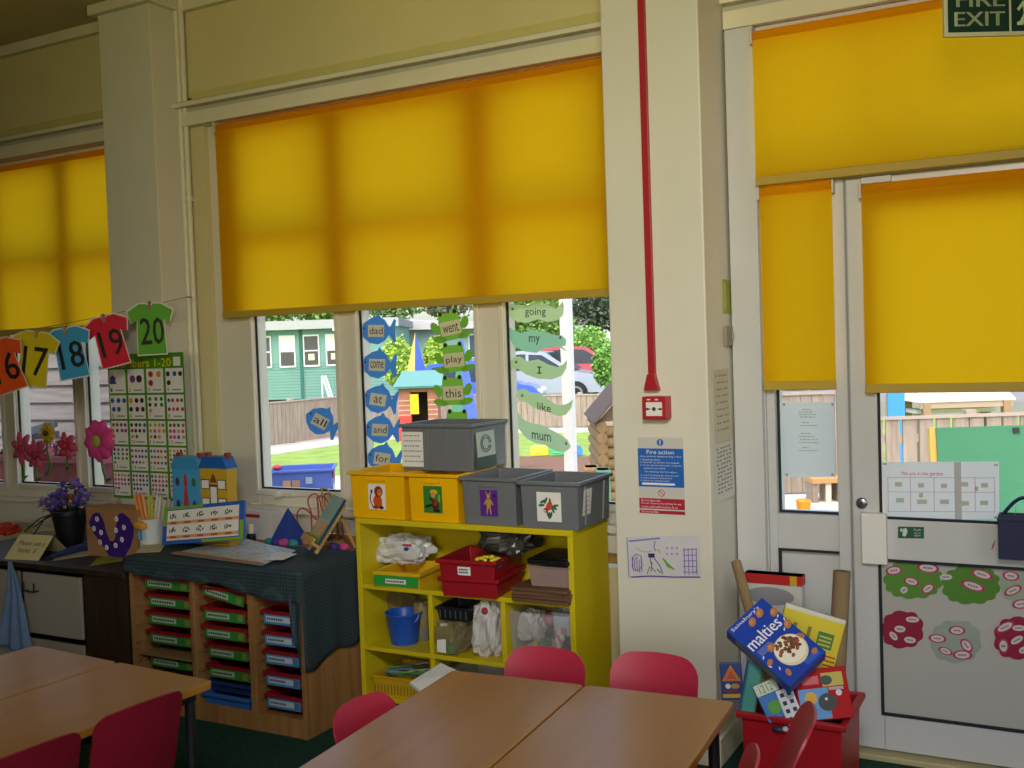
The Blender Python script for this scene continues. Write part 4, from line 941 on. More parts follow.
b = MB(); q = at(34, 541, Y=3.45); b.box(q.x-.06, q.x+.10, 3.42, 3.56, CZ, CZ+.045, wood('#5b3a22', '#6f4a2e', .5, 0)); solo(b, 'wooden_box', 'low brown box behind the cream folded sign', 'box', bevel=.003)

# ------------------------------------------------------------------ on the checked cloth
CT = UZ+.0075
card_on('cream name card lying at the left end of the checked cloth', [(135.5, 553), (160, 552), (166, 544), (144, 544)], CT, '#c9bf98')
def stand():
    yb = 3.30; P = [at(162, 545, Y=yb), at(243, 539, Y=yb), at(242, 498, Y=yb+.05), at(164, 508, Y=yb+.05)]
    for v in P: v.z = max(v.z, CT+.004)
    ex = (P[1]-P[0]); ez = P[3]-P[0]; nn = ex.cross(ez).normalized()
    M = Matrix(((ex.x, -nn.x, ez.x, P[0].x), (ex.y, -nn.y, ez.y, P[0].y), (ex.z, -nn.z, ez.z, P[0].z), (0, 0, 0, 1)))
    t = thing('number_board', 'blue and green edged board of number pictures standing on the checked cloth', 'board', P[0].lerp(P[1], .5)); Mi = Matrix.Translation(-t.location) @ M
    b = MB(Mi); bl, gr = mat('#2f5fb0', .5), mat('#7fae2f', .5)
    b.box(0, 1, 0, .012, 0, 1, bl); b.box(0, .5, -.0006, 0, .93, 1, gr); b.box(.5, 1, -.0006, 0, 0, .07, gr); b.box(.955, 1, -.0006, 0, .07, .5, gr); b.box(0, .045, -.0006, 0, .5, .93, gr); b.build('backing_board', t)
    b = MB(Mi); b.quad(.055, .945, .10, .90, -.001, PAPER)
    for r in range(2):
        b.quad(.055, .945, .14+r*.38, .225+r*.38, -.0016, mat('#d9a06a', .7))
        for c in range(5):
            x0 = .09+c*.172; b.quad(x0+.01, x0+.09, .155+r*.38, .205+r*.38, -.002, mat('#b5522f', .7))
            for k in range(5): b.disc(x0+.03+.022*(k % 3)+random.uniform(-.005, .005), .34+r*.38+.055*(k//3)+random.uniform(-.03, .03), .010, .035, -.0018, mat(['#4a4a3a', '#6a5a3a', '#3a3a4a', '#7a6a3a'][(k+c) % 4], .7), seg=7)
            b.quad(x0, x0+.012, .30+r*.38, .40+r*.38, -.002, INK)
    b.build('number_chart', t)
    b = MB(); 
    for s in (.25, .75):
        q = P[0].lerp(P[1], s)-t.location; b.cbox(q.x, q.y+.03, q.z-.0+.006, .03, .09, .012, CARD)
    b.build('foot', t) if False else None
    b = MB(Mi); b.box(.35, .65, .012, .10, .02, .05, CARD); b.build('strut', t)
stand()
# two little house boxes behind the board
def house(label, px0, px1, pybot, pyeave, pyridge, yb, wallc, roofc, inset, detail):
    a, c = at(px0, pybot, Y=yb), at(px1, pybot, Y=yb); zb = CT+.003; ze = at(px0, pyeave, Y=yb).z; zr = at((px0+px1)/2, pyridge, Y=yb).z; w_ = c.x-a.x
    t = thing('toy_house', label, 'toy house', ((a.x+c.x)/2, yb, zb), 0, 'toy houses behind the number board'); e, r = ze-zb, zr-zb
    b = MB(); b.box(-w_/2, w_/2, 0, .06, 0, e, wallc); b.build('house_body', t, .002)
    b = MB(); k = w_*inset
    b.yprism([(-w_/2-.004, e), (w_/2+.004, e), (w_/2-k, r), (-w_/2+k, r)], -.004, .064, roofc); b.build('roof', t)
    for s in (-1, 1):
        b = MB(); b.box(s*(w_/2-k)-.010, s*(w_/2-k)+.010, .02, .045, r-.01, r+.016, mat('#8a3a2a', .6)); b.build('chimney', t)
    detail(t, w_, e)
def det_y(t, w, e):
    for x in (-.30, .30):
        for z in (.50, .74):
            b = MB(); b.box(w*x-.02, w*x+.02, -.003, 0, e*z, e*z+.036, PAPER); b.box(w*x-.024, w*x+.024, -.0015, 0, e*z-.004, e*z+.040, mat('#5a3a22', .6)); b.build('window', t)
    b = MB(); b.box(-.018, .018, -.003, 0, e*.40, e*.76, PAPER); b.box(-.022, .022, -.0015, 0, e*.38, e*.79, mat('#5a3a22', .6)); b.yprism([(-.02, e*.82), (.02, e*.82), (0, e*.94)], -.003, 0, mat('#7a3a22', .6)); b.build('door', t)
def det_b(t, w, e):
    for x, z, c in ((-.30, .52, '#3a4a5a'), (-.3, .82, '#4a3a5a'), (.30, .52, '#3f5a6a'), (.3, .82, '#3f6a4a')):
        b = MB(); b.disc(w*x, e*z, .012, .02, -.001, mat(c, .6)); b.build('painted_figure', t)
    b = MB(); b.yprism([(-.018, e*.44), (.018, e*.44), (.010, e*.70), (.006, e*.74), (.012, e*.82), (.006, e*.92), (-.006, e*.92), (-.012, e*.82), (-.006, e*.74), (-.010, e*.70)], -.0015, -.0005, mat('#b53a3a', .6)); b.build('painted_figure', t)
yb = 3.40
house('light blue toy house with painted figures behind the number board', 173, 200, 500, 468, 457, yb, mat('#4a9fd0', .5), mat('#3f92c4', .5), .12, det_b)
house('yellow toy house with a blue roof and white windows behind the number board', 201, 228, 500, 468, 457, yb, mat('#c9a227', .5), mat('#1f5fae', .5), .14, det_y)
# map poster lying on the cloth
P = [(171, 554), (262, 566), (296, 551), (240, 538)]
pts = [at(x, y, Z=CT+.002) for x, y in P]
b = MB(); 
def bil(u, v): return (pts[0].lerp(pts[1], u)).lerp(pts[3].lerp(pts[2], u), v)
def _map(n, L):
    tc = n.new('ShaderNodeTexCoord'); nz = n.new('ShaderNodeTexNoise'); nz.inputs['Scale'].default_value = 14; nz.inputs['Detail'].default_value = 4
    rp = n.new('ShaderNodeValToRGB'); rp.color_ramp.interpolation = 'LINEAR'
    for i, (q, c) in enumerate(((.3, '#8fa6c8'), (.42, '#c9d6e0'), (.5, '#9fb58a'), (.56, '#d0c6d6'), (.64, '#c99a7a'), (.75, '#6f96c8'))):
        e = rp.color_ramp.elements[i] if i < 2 else rp.color_ramp.elements.new(q); e.position = q; e.color = lin(c)
    L.new(tc.outputs['Object'], nz.inputs['Vector']); L.new(nz.outputs['Fac'], rp.inputs[0])
    p = n.new('ShaderNodeBsdfPrincipled'); p.inputs['Roughness'].default_value = .35; L.new(rp.outputs[0], p.inputs['Base Color']); return p.outputs[0]
MAPM = node_mat('map_print', _map)
b.grid(lambda u, v: bil(u, v)+Vector((0, 0, .002*math.sin(u*9)*math.sin(v*7)+.002)), 14, 8, MAPM, thick=.0012)
b.add([bil(u, v)+Vector((0, 0, .0062)) for u, v in ((.0, .0), (1, .0), (1, .10), (.0, .10))], [(0, 1, 2, 3)], mat('#a8703a', .6))
solo(b, 'play_map', 'colourful picture map lying flat on the checked cloth', 'map')
card_on('small white card at the corner of the picture map on the cloth', [(265, 560), (283, 560), (297, 554), (277, 552)], CT+.009, '#e2dfd8')
# easel with a picture book
q = at(313, 553, Z=CT); t = thing('mini_easel', 'small wooden easel at the right end of the checked cloth', 'easel', (q.x-.005, q.y, CT+.0005), -.62)
PINE = wood('#b58a4e', '#caa264', .5, 2)
for s in (-1, 1):
    b = MB(Matrix.Translation((s*.055, 0, .006)) @ Matrix.Rotation(-.62, 4, 'X')); b.box(-.007, .007, -.007, .007, 0, .235, PINE); b.build('leg', t, .001)
b = MB(); b.tube([(0, .19, .0), (0, .115, .175)], .007, PINE, 6); b.build('rear_leg', t)
b = MB(Matrix.Translation((0, 0, .006)) @ Matrix.Rotation(-.62, 4, 'X')); b.box(-.085, .085, -.045, .0, .022, .034, PINE); b.box(-.085, .085, -.048, -.040, .022, .052, PINE); b.build('ledge', t, .001)
b = MB(Matrix.Translation((0, 0, .006)) @ Matrix.Rotation(-.62, 4, 'X')); b.box(-.06, .06, -.006, .006, .2, .215, PINE); b.build('crossbar', t)
bk = thing('picture_book', 'blue and green picture book leaning on the small wooden easel', 'book', t.location+Vector((0, 0, .0)), -.62)
Mb = Matrix.Translation((0, 0, .006)) @ Matrix.Rotation(-.62, 4, 'X')
b = MB(Mb); b.box(-.080, .080, -.0255, -.0125, .036, .25, mat('#2f6a9a', .5)); b.box(-.078, .078, -.0262, -.0255, .13, .248, mat('#8fb0a8', .5)); b.box(-.078, .078, -.0262, -.0255, .038, .075, mat('#7f9a2a', .5)); b.box(-.078, .078, -.0262, -.0255, .075, .13, mat('#b58a5a', .5))
for k in range(7): b.box(-.06+k*.018, -.055+k*.018, -.0268, -.0262, .06, .14, mat('#c9bfa0', .6))
b.build('cover', bk)
b = MB(Mb); b.box(-.079, .081, -.0235, -.0145, .038, .248, mat('#1f3a2f', .6)); b.build('pages', bk)
# blue pyramid, bead maze, game box, bottle, bits: on the ledge behind the unit
b = MB(); b.box(-3.56, -2.63, UY1+.025, 3.788, .60, UZ-.02, OAK); b.box(-3.55, -3.53, UY1+.03, 3.78, 0, .6, OAK); b.box(-2.66, -2.64, UY1+.03, 3.78, 0, .6, OAK)
b.build('ledge_shelf', None, .002, None, 'wooden ledge between the drawer unit and the window', 'shelf')
LZ = UZ-.019; LY = 3.66
q0, q1 = at(277, 531, Y=LY), at(301, 531, Y=LY); ht = at(290, 507, Y=LY).z-LZ; w_ = (q1.x-q0.x)/2; cx = (q0.x+q1.x)/2
b = MB(); b.add([(cx-w_, LY-w_, LZ), (cx+w_, LY-w_, LZ), (cx+w_, LY+w_, LZ), (cx-w_, LY+w_, LZ), (cx, LY, LZ+ht)], [(3, 2, 1, 0), (0, 1, 4), (1, 2, 4), (2, 3, 4), (3, 0, 4)], mat('#27408f', .5))
solo(b, 'pyramid_block', 'dark blue pyramid block on the ledge under the centre window', 'block', bevel=.003)
t = thing('bead_maze', 'wire bead maze with looping red wires on the window ledge', 'toy', (at(318, 532, Y=3.72).x, 3.70, LZ))
b = MB(); b.rrbox(-.13, .13, -.03, .05, 0, .018, .01, PINE); b.build('base', t, .002)
for i, (pts, c) in enumerate((([(298, 527), (297, 515), (300, 509), (305, 509), (310, 513), (317, 520), (326, 524)], '#a83a3a'), ([(311, 512), (308, 503), (310, 496), (316, 494), (320, 501), (322, 510), (330, 520)], '#b0443c'), ([(318, 505), (317, 498), (321, 496), (326, 499), (330, 506), (336, 512)], '#9a3a34'), ([(325, 500), (325, 494), (329, 494), (333, 498), (339, 502), (341, 510)], '#b5533f'), ([(322, 492), (321, 489), (327, 489), (330, 493), (334, 499)], '#a8a04a'))):
    P3 = [at(x, y, Y=3.70+.012*i)-t.location for x, y in pts]; P3 = [Vector((P3[0].x, P3[0].y, .016))]+P3+[Vector((P3[-1].x+.01, P3[-1].y, .016))]
    Q = []
    for k in range(len(P3)-1):
        p0, p1, p2, p3 = P3[max(k-1, 0)], P3[k], P3[k+1], P3[min(k+2, len(P3)-1)]
        for j in range(4):
            s = j/4; Q.append(.5*((2*p1)+(p2-p0)*s+(2*p0-5*p1+4*p2-p3)*s*s+(3*p1-p0-3*p2+p3)*s**3))
    Q.append(P3[-1]); b = MB(); b.tube(Q, .0035, mat(c, .4, .5), 6); b.build('wire', t)
for k, (x, c) in enumerate(((-.08, '#b03a3a'), (-.03, '#2f55a0'), (.02, '#c9a227'), (.07, '#3f8a4a'))):
    b = MB(); b.ball((x, .01, .03), .013, mat(c, .4, .5)); b.build('bead', t)
q0, q1 = at(243, 530, Y=3.74), at(279, 530, Y=3.74); zt = at(260, 510, Y=3.74).z
b = MB(); b.box(q0.x, q1.x, 3.70, 3.785, LZ, zt, mat('#d9d5cc', .6)); b.box(q0.x-.0, q0.x+.145, 3.699, 3.70, zt-.030, zt-.014, mat('#b02a34', .6)); solo(b, 'game_box', 'white box with a red stripe against the window sill', 'box', bevel=.002)
q = at(248, 532, Y=3.58); t = thing('bottle', 'small dark bottle with a white cap behind the number board', 'bottle', (q.x, 3.60, LZ))
b = MB(); b.lathe([(.020, 0), (.022, .01), (.022, .04), (.012, .05)], mat('#1b1c1f', .4), seg=16); b.build('bottle_body', t)
b = MB(); b.lathe([(.015, .05), (.016, .085), (.012, .09)], mat('#dcdad4', .5), seg=16); b.build('cap', t)
for k, (px, c, nm) in enumerate(((268, '#2f7f86', 'teal'), (275, '#3a3a8a', 'navy'), (283, '#c04f8f', 'pink'), (292, '#2f8f8a', 'turquoise'), (333, '#4a3a86', 'violet'), (343, '#d04a80', 'bright pink'))):
    q = at(px, 536, Y=3.58); b = MB(); crumple(b, (q.x, 3.585, LZ+.018), (.022, .018, .018), mat(c, .6, .3), 60+k, 12, 8); o = solo(b, 'yarn_ball', '%s little ball of yarn on the ledge %s' % (nm, 'between the board and the easel' if px < 300 else 'behind the easel'), 'yarn', 'yarn balls on the window ledge'); o.location.z = LZ+.0005

# ------------------------------------------------------------------ flowers stuck up at the left window
def petal_flower(name, label, px, py, r, Y, petal, centre, n, stem=None, pw=.42):
    c = at(px, py, Y=Y); t = thing(name, label, 'flower', c, 0, 'paper flowers at the left window')
    b = MB()
    for k in range(n):
        a = 2*PI*k/n+.3; M = Matrix.Rotation(-a, 4, 'Y')
        b.grid(lambda u, v: ((u-.5)*2*r*pw*math.sin(PI*min(v*.92+.06, 1))**.6, -.012*math.sin(PI*v)+.006*(u-.5)**2*8, r*(.12+.88*v)), 6, 7, mat(petal, .6, .3, .1, 30), M, thick=.0015)
    b.build('petals', t)
    b = MB(); b.ball((0, -.012, 0), (r*.27, .012, r*.27), mat(centre, .7)); b.build('flower_centre', t)
    if stem:
        b = MB(); P3 = [at(x, y, Y=Y+.01)-c for x, y in stem]; b.tube([Vector((0, .006, 0))]+P3, .006, mat('#4a7a2a', .6), 8); leaf(b, P3[-1], P3[-1]+Vector((.05, -.01, .03)), .014, mat('#4a7a2a', .6)); b.build('stem', t)
    return t
petal_flower('paper_flower', 'big pink daisy with a green centre in front of the number poster', 98, 441, .108, 3.60, '#d6458a', '#a8a83a', 9, [(101, 455), (103, 470), (107, 483)])
petal_flower('paper_flower', 'yellow flower with a dark middle at the left window', 47, 433, .058, 3.79, '#c9a62a', '#5a3a1a', 8, [(47, 450), (51, 465), (46, 476)])
petal_flower('paper_flower', 'red star-shaped flower left of the big pink daisy', 66, 446, .078, 3.79, '#c4455c', '#b02a45', 6, [(67, 462), (66, 471)], .3)
petal_flower('paper_flower', 'tall pink drooping flower nearest the left edge of the window', 22, 449, .098, 3.79, '#c9526a', '#a83a52', 7, [(24, 466), (24, 480)], .26)
petal_flower('paper_flower', 'pink drooping flower between the tall pink and the yellow ones', 36, 455, .092, 3.79, '#bf4a62', '#9a3048', 6, [(36, 472), (37, 482)], .24)

# ------------------------------------------------------------------ word cards stuck to the centre window
SY2 = 3.892
FISH = [(-17, 0), (-13, -8), (-6, -13), (-1, -14.5), (1, -18), (4, -13.5), (8, -11), (11, -6), (12.5, -3), (17, -12), (19, -11), (18, 0), (19, 10), (17, 12), (12, 4), (8, 9.5), (1, 13.5), (-7, 12), (-13, 7)]
BLUE = paper_lit('#4f90d8', .3)
def fish(word, px, py, rot, label):
    c, s = math.cos(rot), math.sin(rot); tr = lambda x, y: (px+c*x-s*y, py+s*x+c*y)
    b = MB(); px_sheet(b, [tr(x, y) for x, y in FISH], SY2, BLUE)
    px_poly(b, [tr(x, y) for x, y in ((-9, -6), (7, -6), (7, 6), (-9, 6))], SY2-.0012, mat('#d8d6c8', .6), .0006)
    w_ = 6.6 if len(word) > 2 else 4; hh = 4.2
    a, e, d = [at(*tr(x, y), Y=SY2-.0022) for x, y in ((-1-w_, hh-1), (-1+w_, hh-1), (-1-w_, -hh+.5))]
    M = Matrix(((e.x-a.x, 0, d.x-a.x, a.x), (0, 1, 0, a.y), (e.z-a.z, 0, d.z-a.z, a.z), (0, 0, 0, 1))); b.text(word, 0, 1, 0, 1, 0, INK, M)
    q = tr(-13, -2.5); g = at(*q, Y=SY2-.0016); b.disc(g.x, g.z, .005, .005, g.y, mat('#16304f', .6))
    solo(b, 'word_fish', label, 'word card', 'blue fish word cards on the window')
fish('dad', 377, 331, 0, 'blue fish word card reading dad, top of the window column')
fish('come', 378, 365, .03, 'blue fish word card reading come on the window')
fish('at', 379, 400, .16, 'blue fish word card reading at on the window')
fish('and', 381, 430, .05, 'blue fish word card reading and on the window')
fish('for', 383, 459, .14, 'blue fish word card reading for, partly behind the yellow tub')
fish('all', 321, 422, .48, 'tilted blue fish word card reading all, alone in the left pane')
FRG, FRG2 = paper_lit('#84bf42', .3), paper_lit('#78b23a', .3)
def frog(word, px, py, rot, label):
    c, s = math.cos(rot), math.sin(rot); tr = lambda x, y: (px+c*x-s*y, py+s*x+c*y); g, g2 = FRG, FRG2
    el = lambda cx, cy, rx, ry, r0: [tr(cx+rx*math.cos(a)*math.cos(r0)-ry*math.sin(a)*math.sin(r0), cy+rx*math.cos(a)*math.sin(r0)+ry*math.sin(a)*math.cos(r0)) for a in [2*PI*k/14 for k in range(14)]]
    b = MB()
    px_sheet(b, [tr(x, y) for x, y in ((-11, -6), (-10, -14), (-9, -18), (-6, -18), (-4, -15), (4, -15), (6, -18), (9, -18), (10, -14), (11, -6), (12, 9), (8, 12), (-8, 12), (-12, 9))], SY2, g)
    for sx in (-1, 1):
        px_sheet(b, el(sx*15, -3, 4, 6.5, sx*.4), SY2-.0003, g2); px_sheet(b, el(sx*13, 9, 7, 3.5, sx*-.3), SY2-.0006, g2); px_poly(b, el(sx*7.3, -15.5, 1.8, 2.2, 0), SY2-.0012, mat('#2b3a18', .5), .0006)
    px_poly(b, [tr(x, y) for x, y in ((-10, -7), (10, -7), (10, 7), (-10, 7))], SY2-.0018, mat('#d8d4ae', .6), .0006)
    if word:
        a, e, d = [at(*tr(x, y), Y=SY2-.003) for x, y in ((-8, 4.5), (8, 4.5), (-8, -4))]
        M = Matrix(((e.x-a.x, 0, d.x-a.x, a.x), (0, 1, 0, a.y), (e.z-a.z, 0, d.z-a.z, a.z), (0, 0, 0, 1))); b.text(word, 0, 1, 0, 1, 0, INK, M)
    solo(b, 'word_frog', label, 'word card', 'green frog word cards on the window')
frog('went', 450.5, 328, -.22, 'green frog word card reading went, highest of the frogs')
frog('play', 454, 360, -.10, 'green frog word card reading play on the window')
frog('this', 453, 393, -.05, 'green frog word card reading this on the window')
frog('like', 457, 427, 0, 'green frog word card half hidden behind the upper grey tub')
def snake(word, pts, col, label, tx, eye, tilt=0):
    b = MB(); px_sheet(b, pts, SY2, paper_lit(col, .5))
    px_text(b, word, *tx, SY2-.0022, INK, tilt) if word != 'I' else [px_poly(b, q, SY2-.0016, INK, .0006) for q in ([(537, 366.5), (541.5, 366.5), (541.5, 367.6), (537, 367.6)], [(538.7, 367), (539.9, 367), (539.9, 373), (538.7, 373)], [(537, 372.6), (541.5, 372.6), (541.5, 373.7), (537, 373.7)])]; g = at(*eye, Y=SY2-.002); b.disc(g.x, g.z, .006, .006, g.y, mat('#1c2a18', .6)); b.disc(g.x-.0012, g.z+.001, .0025, .0025, g.y-.0004, PAPER)
    solo(b, 'word_snake', label, 'word card', 'pale green snake word cards on the window')
def zz(l): return [(460+x/5.12, 290+y/5.12) for x, y in l]
SN = '#c6e4a4'
snake('going', zz([(240, 150), (235, 100), (255, 72), (300, 75), (340, 85), (400, 68), (450, 75), (490, 95), (515, 75), (525, 55), (532, 90), (528, 130), (500, 155), (450, 165), (400, 150), (340, 170), (290, 160), (260, 140)]), '#cfe8a8', 'pale green snake word card reading going, top right pane', (525, 308, 546, 317.5), (512.5, 309))
snake('my', zz([(245, 185), (275, 205), (310, 220), (370, 205), (430, 215), (480, 230), (520, 232), (545, 255), (540, 285), (520, 288), (548, 312), (535, 308), (505, 290), (480, 285), (440, 295), (390, 322), (330, 315), (280, 290), (255, 250)]), '#a6dcb2', 'blue green snake word card reading my, second in the right pane', (529, 336, 540, 345), (560, 337.5))
snake('I', zz([(255, 370), (275, 340), (310, 342), (345, 365), (400, 355), (450, 380), (500, 395), (530, 380), (548, 355), (545, 400), (520, 440), (470, 458), (400, 455), (340, 435), (300, 405), (270, 400), (258, 418)]), SN, 'pale green snake word card reading I, middle of the right pane', (537, 366.5, 541, 373.5), (516, 362))
snake('like', zz([(280, 580), (302, 566), (285, 540), (300, 510), (330, 505), (360, 525), (410, 530), (450, 560), (500, 590), (545, 585), (580, 560), (570, 605), (540, 640), (500, 645), (440, 620), (380, 605), (340, 575), (305, 570)]), SN, 'pale green snake word card reading like, above the mum card', (537.5, 402, 551, 410), (522, 395.5), 2.5)
snake('mum', [(518, 412), (523, 419), (532, 423), (542, 425), (552, 430), (561, 435), (568, 440), (571, 447), (565, 452), (555, 451), (545, 445), (535, 443), (526, 438), (518, 428)], '#c2e2b0', 'pale green snake word card reading mum, lowest in the right pane', (532, 432, 551, 439), (566, 443.5), 3)

# ------------------------------------------------------------------ on the pier
PIER = 3.50
FR = mat('#a81826', .4, .5)
b = MB(); xa, xb = at(641, 5, Y=PIER).x, at(653, 385, Y=PIER).x; xm = -1.313
b.box(xm-.0125, xm+.0125, PIER-.018, PIER, 1.385, H-.05, FR)
b.yprism([(xm-.0125, 1.385), (xm+.0125, 1.385), (xm+.027, 1.328), (xm-.027, 1.328)], PIER-.030, PIER, FR)
b.build('cable_conduit', None, .001, None, 'red cable trunking running up the pier to the fire call point', 'conduit')
q0, q1 = at(640.5, 419.5, Y=PIER-.05), at(668.5, 396.5, Y=PIER-.05)
t = thing('fire_call_point', 'red break-glass fire alarm box on the white pier', 'fire alarm', ((q0.x+q1.x)/2, PIER, q0.z)); w_ = (q1.x-q0.x)*.86; h_ = q1.z-q0.z
b = MB(); b.box(-w_/2, w_/2, -.052, 0, 0, h_, mat('#b01a28', .4, .5)); b.build('housing', t, .004)
b = MB(); b.box(-w_*.32, w_*.32, -.055, -.052, h_*.16, h_*.76, mat('#e8e4dc', .35)); b.disc(0, h_*.46, .007, .007, -.0556, INK)
for s in (-1, 1): b.yprism([(s*.028, h_*.40), (s*.028, h_*.52), (s*.010, h_*.46)], -.0556, -.055, INK); b.box(s*.022, s*.034, -.0556, -.055, h_*.445, h_*.475, INK)
b.build('glass_plate', t)
b = MB(); 
for x in (-.22, .10): b.box(w_*x-.006, w_*x+.006, -.0526, -.052, h_*.84, h_*.9, mat('#e6d8cc', .5))
b.build('marking', t)
# fire action notice
def pw(x, y, Y=PIER-.002): g = at(x, y, Y=Y); return g.x, g.z
b = MB(); Y = PIER-.002
x0, z1 = pw(637, 437); x1, z0 = pw(685, 514); x0 = pw(638.5, 470)[0]; x1 = pw(684, 470)[0]
b.box(x0, x1, PIER-.003, PIER, z0, z1, mat('#c9c6bf', .5)); BL = mat('#1c62b4', .5); RD = mat('#b01f33', .5); WT = mat('#e3e6ea', .6)
W = x1-x0; zb1, zb0 = pw(660, 448.5)[1], pw(660, 487)[1]; zr1, zr0 = pw(660, 498.5)[1], pw(660, 509)[1]; zs1, zs0 = pw(660, 510.4)[1], pw(660, 513.7)[1]; Yt = PIER-.0036
b.quad(x0, x1, zb0, zb1, Yt, BL); b.quad(x0, x1, zr0, zr1, Yt, RD); b.quad(x0, x1, zs0, zs1, Yt, RD)
cx = (x0+x1)/2; zc = pw(660, 442.5)[1]; b.disc(cx, zc, .0125, .0125, Yt, BL); b.box(cx-.002, cx+.002, Yt-.001, Yt-.0005, zc-.003, zc+.008, WT); b.disc(cx, zc-.007, .002, .002, Yt-.0008, WT)
Hb = zb1-zb0; Yt2 = Yt-.0008
def ln(s, u0, u1, v0, v1, m=WT, A=zb0, Hh=Hb): b.text(s, x0+W*u0, x0+W*u1, A+Hh*v0, A+Hh*v1, Yt2, m)
ln('Fire action', .20, .80, .855, .96); ln('Any person discovering a fire', .05, .95, .765, .815)
ln('1. Sound the alarm.', .05, .5, .685, .73); ln('2. Dial 999 to call the fire brigade.', .05, .92, .605, .655); ln('3. Attack the fire if possible using the', .05, .95, .535, .58); ln('appliances provided.', .12, .6, .455, .505)
ln('On hearing the fire alarm', .14, .86, .365, .415); ln('4. Leave building by nearest exit.', .05, .9, .275, .32); ln('5. Close all doors behind you.', .05, .75, .205, .25); ln('6. Report to assembly point.', .05, .70, .135, .18)
b.quad(x0+W*.08, x0+W*.80, zb0+Hb*.05, zb0+Hb*.105, Yt2, WT)
zc = pw(661, 493)[1]; b.tube([(cx+.0115*math.cos(a), Yt, zc+.0115*math.sin(a)) for a in [2*PI*k/20 for k in range(20)]], .0013, mat('#b5404a', .5), 5, closed=True); b.tube([(cx-.008, Yt, zc+.008), (cx+.008, Yt, zc-.008)], .0013, mat('#b5404a', .5), 5)
Hr = zr1-zr0
b.text('Do not take risks.', x0+W*.05, x0+W*.48, zr0+Hr*.70, zr0+Hr*.90, Yt2, WT); b.text('Do not return to the building for any', x0+W*.05, x0+W*.93, zr0+Hr*.40, zr0+Hr*.62, Yt2, WT); b.text('reason until authorised to do so.', x0+W*.05, x0+W*.86, zr0+Hr*.10, zr0+Hr*.32, Yt2, WT); b.text('Do not use lifts.', x0+W*.05, x0+W*.43, zs0+(zs1-zs0)*.2, zs0+(zs1-zs0)*.8, Yt2, WT)
solo(b, 'fire_notice', 'blue and red fire action notice on the white pier', 'sign')
# child's drawing
b = MB(); Y = PIER
px_poly(b, [(626, 537), (700, 535), (701.5, 579), (629, 578)], Y, mat('#cfcbcd', .7, .2, .03, 20), .0012); Yd_ = Y-.0018
def stroke(pts, c, r=.0016): b.tube([at(x, y, Y=Yd_) for x, y in pts], r, mat(c, .8), 5)
rn = random.Random(4)
stroke([(629, 541), (640, 540), (660, 538)], '#6f86c0', .003); stroke([(631, 577), (650, 576), (675, 577), (700, 577)], '#4a3a8a', .0025); stroke([(627, 538), (629, 577)], '#8a90c0', .002)
for k in range(5): stroke([(633+k*2, 556+rn.random()*4), (632+k*2.4, 566), (634+k*2, 571+rn.random()*2)], '#7a5aa0')
stroke([(632, 558), (636, 554), (641, 556), (642, 566), (638, 571), (633, 569), (632, 558)], '#6a50a0')
stroke([(636, 548), (642, 551), (648, 552), (652, 550)], '#a8b88a', .002)
for k in range(6): stroke([(648.5+k*1.1, 553.5), (649+k, 557.5)], '#3a2f6a', .0022)
stroke([(650, 558), (652, 568), (656, 572)], '#55508a'); stroke([(654, 558), (660, 566), (663, 574)], '#55508a'); stroke([(652, 562), (651, 572)], '#6a9a5a', .002); stroke([(650, 566), (647, 574)], '#5a8a4a')
stroke([(655, 541), (654, 548), (656, 551)], '#9a7ab0', .0022); stroke([(658, 549), (660, 553)], '#c9b84a', .003)
for k in range(5): stroke([(663+k*2, 558+k*2.2), (668+k*1.6, 567+k*.6)], '#6aa83a', .0028)
stroke([(657, 569), (661, 573)], '#5fa050', .003); stroke([(697, 563), (696, 573)], '#6aa83a', .002)
for k in range(6): x, y = 667+(k % 3)*5, 548+(k//3)*6; stroke([(x-1, y), (x, y-1), (x+1, y), (x, y+1), (x-1, y)], '#b08ab8')
for k in range(5): stroke([(683, 550+k*5.5), (697, 549+k*5.8)], '#7a6ab0'); 
for k in range(4): stroke([(684+k*4, 548), (685+k*4, 575)], '#7a6ab0')
solo(b, 'drawing', "child's felt-pen drawing in purple and green taped low on the pier", 'drawing')
# papers on the pier's right side (plane X)
SX = -1.113
def side_sheet(label, y0, y1, z0, z1, col, lines, name='paper_sheet', cat='paper', curl=.006, rnd=1):
    b = MB(); b.grid(lambda u, v: (SX+.0012+curl*(1-v)**2*math.sin(PI*u*.5), y0+(y1-y0)*u, z0+(z1-z0)*v), 8, 8, mat(col, .7, .2), thick=-.0008)
    for k in range(lines):
        z = z1-(z1-z0)*(.10+.84*k/max(lines, 1)); f = (z-z0)/(z1-z0)
        for j in range(5):
            u = .10+.16*j+.02*rnd*((k*7+j*3) % 4); uu = min(.9, u+.10); x = lambda q: SX+.0028+curl*(1-f)**2*math.sin(PI*q*.5)
            b.add([(x(u), y0+(y1-y0)*u, z), (x(uu), y0+(y1-y0)*uu, z), (x(uu), y0+(y1-y0)*uu, z+.006), (x(u), y0+(y1-y0)*u, z+.006)], [(0, 1, 2, 3)], mat('#8f8d84', .8))
    solo(b, name, label, cat)
def sx(px, py): g = at(px, py, X=SX+.002); return g.y, g.z
ya, za = sx(713.5, 368); yc, zc = sx(733.5, 440); side_sheet('cream printed sheet, upper one on the side of the white pier', ya, min(yc, 3.74), sx(722, 441)[1], sx(722, 369)[1], '#cfc8ac', 9)
ya, za = sx(714, 445); side_sheet('white handwritten sheet, lower one on the side of the white pier', ya, min(sx(738, 470)[0], 3.77), sx(722, 500)[1], sx(722, 443)[1], '#dcd9cf', 12)
